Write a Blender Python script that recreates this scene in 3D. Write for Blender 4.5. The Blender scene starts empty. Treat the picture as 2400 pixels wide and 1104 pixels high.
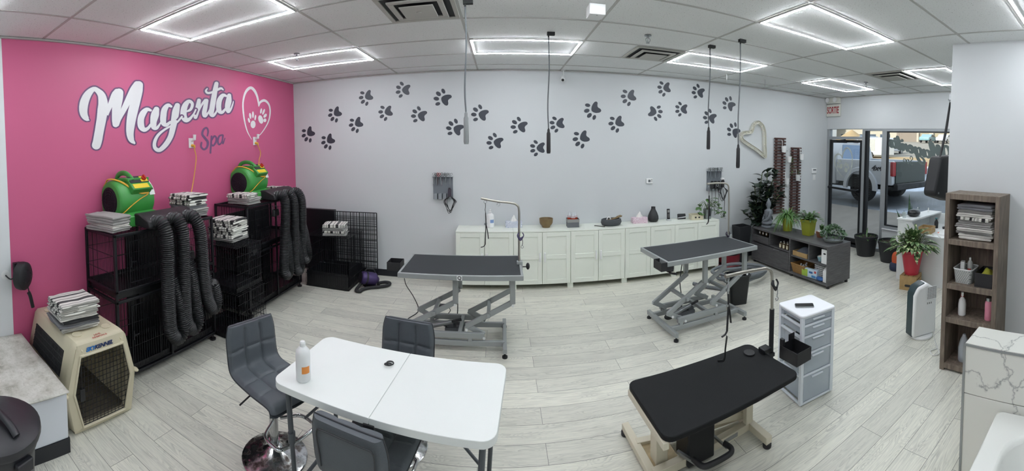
import bpy, math, random, json
from mathutils import Matrix, Vector
PI = math.pi
S = bpy.context.scene
COL = S.collection

# ---------- camera: a hand-held cylindrical panorama ----------
FP = 911.8                       # pixels per radian of the sweep
cam_data = bpy.data.cameras.new('camera')
cam_data.type = 'PANO'
cam_data.panorama_type = 'CENTRAL_CYLINDRICAL'
cam_data.central_cylindrical_range_u_min = -1200/FP
cam_data.central_cylindrical_range_u_max = 1200/FP
cam_data.central_cylindrical_range_v_min = -(1104-377.66)/FP
cam_data.central_cylindrical_range_v_max = 377.66/FP
cam_data.central_cylindrical_radius = 1.0
cam_data.clip_start = 0.02
cam_data.clip_end = 400
cam = bpy.data.objects.new('camera', cam_data)
COL.objects.link(cam)
def rot3(p, r, y):
    return Matrix.Rotation(y, 3, 'Z') @ Matrix.Rotation(p, 3, 'X') @ Matrix.Rotation(r, 3, 'Y')
Rw = rot3(-0.043, 0.0039, -0.0289)          # columns: right, forward, up
Rb = Matrix((Rw.col[0], Rw.col[2], -Rw.col[1])).transposed()
cam.matrix_world = Matrix.Translation((3.3654, 0, 2.036)) @ Rb.to_4x4()
S.camera = cam

# ---------- colour management, world, sun ----------
S.view_settings.view_transform = 'Standard'
S.view_settings.look = 'None'
S.view_settings.gamma = 1
S.view_settings.use_curve_mapping = False
S.view_settings.exposure = 0.0
S.cycles.use_denoising = True
S.cycles.max_bounces = 8
S.cycles.diffuse_bounces = 5
S.cycles.glossy_bounces = 3
S.cycles.transparent_max_bounces = 12
S.cycles.caustics_reflective = False
S.cycles.caustics_refractive = False
S.cycles.sample_clamp_indirect = 6
W = bpy.data.worlds.new('world'); S.world = W; W.use_nodes = True
wn = W.node_tree.nodes; wn.clear()
wo = wn.new('ShaderNodeOutputWorld'); wb = wn.new('ShaderNodeBackground'); sk = wn.new('ShaderNodeTexSky'); wm = wn.new('ShaderNodeMix')
sk.sky_type = 'HOSEK_WILKIE'; sk.sun_direction = (-0.93, 0.1, 0.38); sk.turbidity = 3.0
wb.inputs['Strength'].default_value = 2.4
wm.data_type = 'RGBA'; wm.inputs[0].default_value = .62; wm.inputs[7].default_value = (.86, .93, 1.0, 1)   # white added to the blue sky to brighten the street
W.node_tree.links.new(sk.outputs[0], wm.inputs[6]); W.node_tree.links.new(wm.outputs[2], wb.inputs[0]); W.node_tree.links.new(wb.outputs[0], wo.inputs[0])
sd = bpy.data.lights.new('sun', 'SUN'); sd.energy = 6.0; sd.angle = 0.01; sd.color = (1.0, .92, .82)
sun = bpy.data.objects.new('sun', sd); COL.objects.link(sun)
sun.rotation_euler = Vector((0.93, -0.1, -0.36)).to_track_quat('-Z', 'Y').to_euler()
LED = 100.0                       # emission of the LED tubes in the ceiling frames

# ---------- helpers ----------
rnd = random.Random(7)
def lin(h):
    h = h.lstrip('#'); out = []
    for i in (0, 2, 4):
        c = int(h[i:i+2], 16)/255
        out.append(c/12.92 if c <= .04045 else ((c+.055)/1.055)**2.4)
    return (*out, 1)
MATS = {}
def newmat(name):
    m = bpy.data.materials.new(name); m.use_nodes = True
    nt = m.node_tree; b = nt.nodes['Principled BSDF']
    return m, nt, b
def N(nt, typ, **kw):
    n = nt.nodes.new(typ)
    for k, v in kw.items():
        if k.startswith('i_'): n.inputs[int(k[2:]) if k[2:].isdigit() else k[2:].replace('_', ' ')].default_value = v
        else: setattr(n, k, v)
    return n
def L(nt, a, b): nt.links.new(a, b)
def mix(nt, fac, a, b, bt='MIX'):
    n = nt.nodes.new('ShaderNodeMix'); n.data_type = 'RGBA'; n.blend_type = bt
    for s, v in ((0, fac), (6, a), (7, b)):
        if hasattr(v, 'links'): nt.links.new(v, n.inputs[s])
        else: n.inputs[s].default_value = v
    return n.outputs[2]
def ramp(nt, src, stops, const=False):
    r = nt.nodes.new('ShaderNodeValToRGB'); nt.links.new(src, r.inputs[0])
    cr = r.color_ramp
    if const: cr.interpolation = 'CONSTANT'
    while len(cr.elements) < len(stops): cr.elements.new(0.5)
    for e, (p, c) in zip(cr.elements, stops):
        e.position = p; e.color = lin(c) if isinstance(c, str) else (c, c, c, 1)
    return r.outputs[0]
def coords(nt, kind='Object', scale=(1, 1, 1), rot=(0, 0, 0)):
    t = nt.nodes.new('ShaderNodeTexCoord'); m = nt.nodes.new('ShaderNodeMapping')
    m.inputs['Scale'].default_value = scale; m.inputs['Rotation'].default_value = rot
    nt.links.new(t.outputs[kind], m.inputs[0]); return m.outputs[0]
def mat(name, c, r=.5, m=0., var=.06, vs=6., bump=0., bs=60., spec=None, coat=0, emit=0, trans=0, alpha=1, sheen=0):
    """plain procedural material: base colour with a slight noise variation"""
    if name in MATS: return MATS[name]
    M, nt, b = newmat(name)
    b.inputs['Roughness'].default_value = r; b.inputs['Metallic'].default_value = m
    co = coords(nt)
    n = N(nt, 'ShaderNodeTexNoise', i_Scale=vs, i_Detail=3.0); L(nt, co, n.inputs[0])
    c0 = lin(c); d = tuple(max(0, x*(1-var*1.6)) for x in c0[:3])+(1,); u = tuple(min(1, x*(1+var)) for x in c0[:3])+(1,)
    L(nt, mix(nt, n.outputs[0], d, u), b.inputs['Base Color'])
    if bump:
        n2 = N(nt, 'ShaderNodeTexNoise', i_Scale=bs, i_Detail=4.0); L(nt, co, n2.inputs[0])
        bp = N(nt, 'ShaderNodeBump', i_Strength=bump, i_Distance=.004); L(nt, n2.outputs[0], bp.inputs['Height']); L(nt, bp.outputs[0], b.inputs['Normal'])
    if spec is not None: b.inputs['Specular IOR Level'].default_value = spec
    if coat: b.inputs['Coat Weight'].default_value = coat
    if trans: b.inputs['Transmission Weight'].default_value = trans
    if sheen: b.inputs['Sheen Weight'].default_value = sheen
    if alpha < 1: b.inputs['Alpha'].default_value = alpha
    if emit:
        b.inputs['Emission Color'].default_value = c0; b.inputs['Emission Strength'].default_value = emit
    MATS[name] = M; return M

class MB:
    """collects shapes, then links them as one mesh object"""
    def __init__(s): s.v = []; s.f = []; s.M = None
    def add(s, vs, fs):
        o = len(s.v)
        if s.M is not None: vs = [tuple(s.M @ Vector(v)) for v in vs]
        s.v.extend([tuple(v) for v in vs]); s.f.extend([tuple(i+o for i in f) for f in fs]); return s
    def box(s, x0, y0, z0, x1, y1, z1):
        v = [(x, y, z) for x in (x0, x1) for y in (y0, y1) for z in (z0, z1)]
        return s.add(v, [(0,1,3,2),(4,6,7,5),(0,4,5,1),(2,3,7,6),(0,2,6,4),(1,5,7,3)])
    def cb(s, cx, cy, cz, sx, sy, sz):
        return s.box(cx-sx/2, cy-sy/2, cz-sz/2, cx+sx/2, cy+sy/2, cz+sz/2)
    def beam(s, p, q, w, h=None, up=(0, 0, 1)):
        h = w if h is None else h
        p = Vector(p); q = Vector(q); d = (q-p).normalized(); u = Vector(up)
        if abs(d.dot(u)) > .98: u = Vector((1, 0, 0))
        a = d.cross(u).normalized(); b = a.cross(d).normalized()
        vs = []
        for c in (p, q):
            for i, j in ((-1,-1),(1,-1),(1,1),(-1,1)): vs.append(tuple(c+a*(i*w/2)+b*(j*h/2)))
        return s.add(vs, [(0,1,2,3),(7,6,5,4),(0,4,5,1),(1,5,6,2),(2,6,7,3),(3,7,4,0)])
    def tube(s, pts, r, n=8, close=False, caps=True, flat=1.0):
        P = [Vector(p) for p in pts]; m = len(P)
        R = r if hasattr(r, '__len__') else [r]*m
        vs = []; a = None
        for i in range(m):
            t = (P[(i+1) % m]-P[i-1]) if (close or 0 < i < m-1) else (P[1]-P[0] if i == 0 else P[-1]-P[-2])
            t.normalize()
            if a is None:
                u = Vector((0, 0, 1)) if abs(t.z) < .9 else Vector((1, 0, 0)); a = t.cross(u).normalized()
            else:
                a = (a-t*a.dot(t)); a = a.normalized() if a.length > 1e-6 else t.orthogonal().normalized()
            b = t.cross(a)
            for k in range(n):
                w = 2*PI*k/n; vs.append(tuple(P[i]+a*(R[i]*math.cos(w))+b*(R[i]*flat*math.sin(w))))
        fs = []
        for i in range(m if close else m-1):
            j = (i+1) % m
            for k in range(n):
                l = (k+1) % n; fs.append((i*n+k, i*n+l, j*n+l, j*n+k))
        if caps and not close: fs.append(tuple(range(n-1, -1, -1))); fs.append(tuple((m-1)*n+k for k in range(n)))
        return s.add(vs, fs)
    def cyl(s, x, y, z0, z1, r, n=20, r2=None):
        return s.tube([(x, y, z0), (x, y, z1)], [r, r if r2 is None else r2], n)
    def lathe(s, prof, n=28, c=(0, 0, 0)):
        vs = [(c[0]+r*math.cos(2*PI*k/n), c[1]+r*math.sin(2*PI*k/n), c[2]+z) for r, z in prof for k in range(n)]
        fs = [(i*n+k, i*n+(k+1) % n, (i+1)*n+(k+1) % n, (i+1)*n+k) for i in range(len(prof)-1) for k in range(n)]
        if prof[0][0] > 1e-5: fs.append(tuple(range(n-1, -1, -1)))
        if prof[-1][0] > 1e-5: fs.append(tuple((len(prof)-1)*n+k for k in range(n)))
        return s.add(vs, fs)
    def prism(s, poly, z0, z1, ax='z'):
        n = len(poly)
        def P(a, b, c): return {'z': (a, b, c), 'y': (a, c, b), 'x': (c, a, b)}[ax]
        vs = [P(a, b, z0) for a, b in poly]+[P(a, b, z1) for a, b in poly]
        return s.add(vs, [tuple(range(n-1, -1, -1)), tuple(range(n, 2*n))]+[(i, (i+1) % n, n+(i+1) % n, n+i) for i in range(n)])
    def ell(s, c, rx, ry, rz, n=16, m=10, e=1.0):
        sg = lambda v: math.copysign(abs(v)**e, v)
        pr = []
        for i in range(m+1):
            t = -PI/2+PI*i/m
            for k in range(n):
                w = 2*PI*k/n
                pr.append((c[0]+rx*sg(math.cos(t))*sg(math.cos(w)), c[1]+ry*sg(math.cos(t))*sg(math.sin(w)), c[2]+rz*sg(math.sin(t))))
        fs = [(i*n+k, i*n+(k+1) % n, (i+1)*n+(k+1) % n, (i+1)*n+k) for i in range(m) for k in range(n)]
        return s.add(pr, fs)
    def grid(s, nu, nv, fn, wrapu=False):
        vs = [fn(u/(nu if wrapu else nu-1), v/(nv-1)) for v in range(nv) for u in range(nu)]
        fs = []
        for v in range(nv-1):
            for u in range(nu if wrapu else nu-1):
                w = (u+1) % nu; fs.append((v*nu+u, v*nu+w, (v+1)*nu+w, (v+1)*nu+u))
        return s.add(vs, fs)
    def build(s, name, material, parent=None, loc=(0, 0, 0), rz=0, bevel=0, smooth=False, seg=2, subs=0, solid=0, mod_angle=40):
        me = bpy.data.meshes.new(name); me.from_pydata(s.v, [], s.f); me.update()
        import bmesh
        b = bmesh.new(); b.from_mesh(me); bmesh.ops.recalc_face_normals(b, faces=b.faces); b.to_mesh(me); b.free()
        if material: me.materials.append(material)
        o = bpy.data.objects.new(name, me); COL.objects.link(o)
        o.location = loc; o.rotation_euler = (0, 0, math.radians(rz))
        if parent is not None: o.parent = parent
        if solid: md = o.modifiers.new('solid', 'SOLIDIFY'); md.thickness = solid; md.offset = 0
        if bevel:
            md = o.modifiers.new('bevel', 'BEVEL'); md.width = bevel; md.segments = seg; md.limit_method = 'ANGLE'; md.angle_limit = math.radians(mod_angle)
        if subs: md = o.modifiers.new('sub', 'SUBSURF'); md.levels = subs; md.render_levels = subs
        if smooth or bevel or subs:
            me.polygons.foreach_set('use_smooth', [True]*len(me.polygons))
            if not subs:
                try: me.set_sharp_from_angle(angle=math.radians(42))
                except Exception: pass
        return o
def spline(P, n=6, close=False):
    P = [Vector(p) for p in P]; out = []
    m = len(P); Q = ([P[-1]]+P+[P[0], P[1]]) if close else ([P[0]*2-P[1]]+P+[P[-1]*2-P[-2]])
    for i in range(1, len(Q)-2):
        a, b, c, d = Q[i-1], Q[i], Q[i+1], Q[i+2]
        for k in range(n):
            t = k/n; out.append(.5*((2*b)+(-a+c)*t+(2*a-5*b+4*c-d)*t*t+(-a+3*b-3*c+d)*t**3))
    if not close: out.append(P[-1])
    return out
def rrect(x0, y0, x1, y1, r, n=5):
    out = []
    for cx, cy, a in ((x1-r, y1-r, 0), (x0+r, y1-r, 90), (x0+r, y0+r, 180), (x1-r, y0+r, 270)):
        for k in range(n+1):
            t = math.radians(a+90*k/n); out.append((cx+r*math.cos(t), cy+r*math.sin(t)))
    return out
def tag(o, label, cat, group=None, kind=None):
    o['label'] = label; o['category'] = cat
    if group: o['group'] = group
    if kind: o['kind'] = kind
    return o
def thing(name, label, cat, loc=(0, 0, 0), rz=0, group=None):
    o = bpy.data.objects.new(name, None); COL.objects.link(o); o.empty_display_size = .05
    o.location = loc; o.rotation_euler = (0, 0, math.radians(rz))
    return tag(o, label, cat, group)
def struct(o): o['kind'] = 'structure'; return o
def kids(o): return [c for c in bpy.data.objects if c.parent == o]
def dup(root, loc, rz=None, label=None, group=None, scale=None):
    r = root.copy(); COL.objects.link(r); r.location = loc
    if rz is not None: r.rotation_euler = (0, 0, math.radians(rz))
    if scale: r.scale = scale
    if label: r['label'] = label
    if group: r['group'] = group
    for ch in kids(root):
        c = ch.copy(); COL.objects.link(c); c.parent = r
        for g in kids(ch):
            d = g.copy(); COL.objects.link(d); d.parent = c
    return r
def text(name, body, size, material, parent, loc, rot, extrude=.0006, sx=1, align='CENTER', shear=0, offset=0):
    cu = bpy.data.curves.new(name, 'FONT'); cu.body = body; cu.size = size; cu.extrude = extrude
    cu.align_x = align; cu.align_y = 'CENTER'; cu.shear = shear; cu.offset = offset
    cu.materials.append(material)
    tmp = bpy.data.objects.new('tmp', cu); COL.objects.link(tmp)
    me = bpy.data.meshes.new_from_object(tmp.evaluated_get(bpy.context.evaluated_depsgraph_get()))
    bpy.data.objects.remove(tmp); bpy.data.curves.remove(cu)
    o = bpy.data.objects.new(name, me); COL.objects.link(o); o.parent = parent
    o.location = loc; o.rotation_euler = rot; o.scale = (sx, 1, 1); return o
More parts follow.
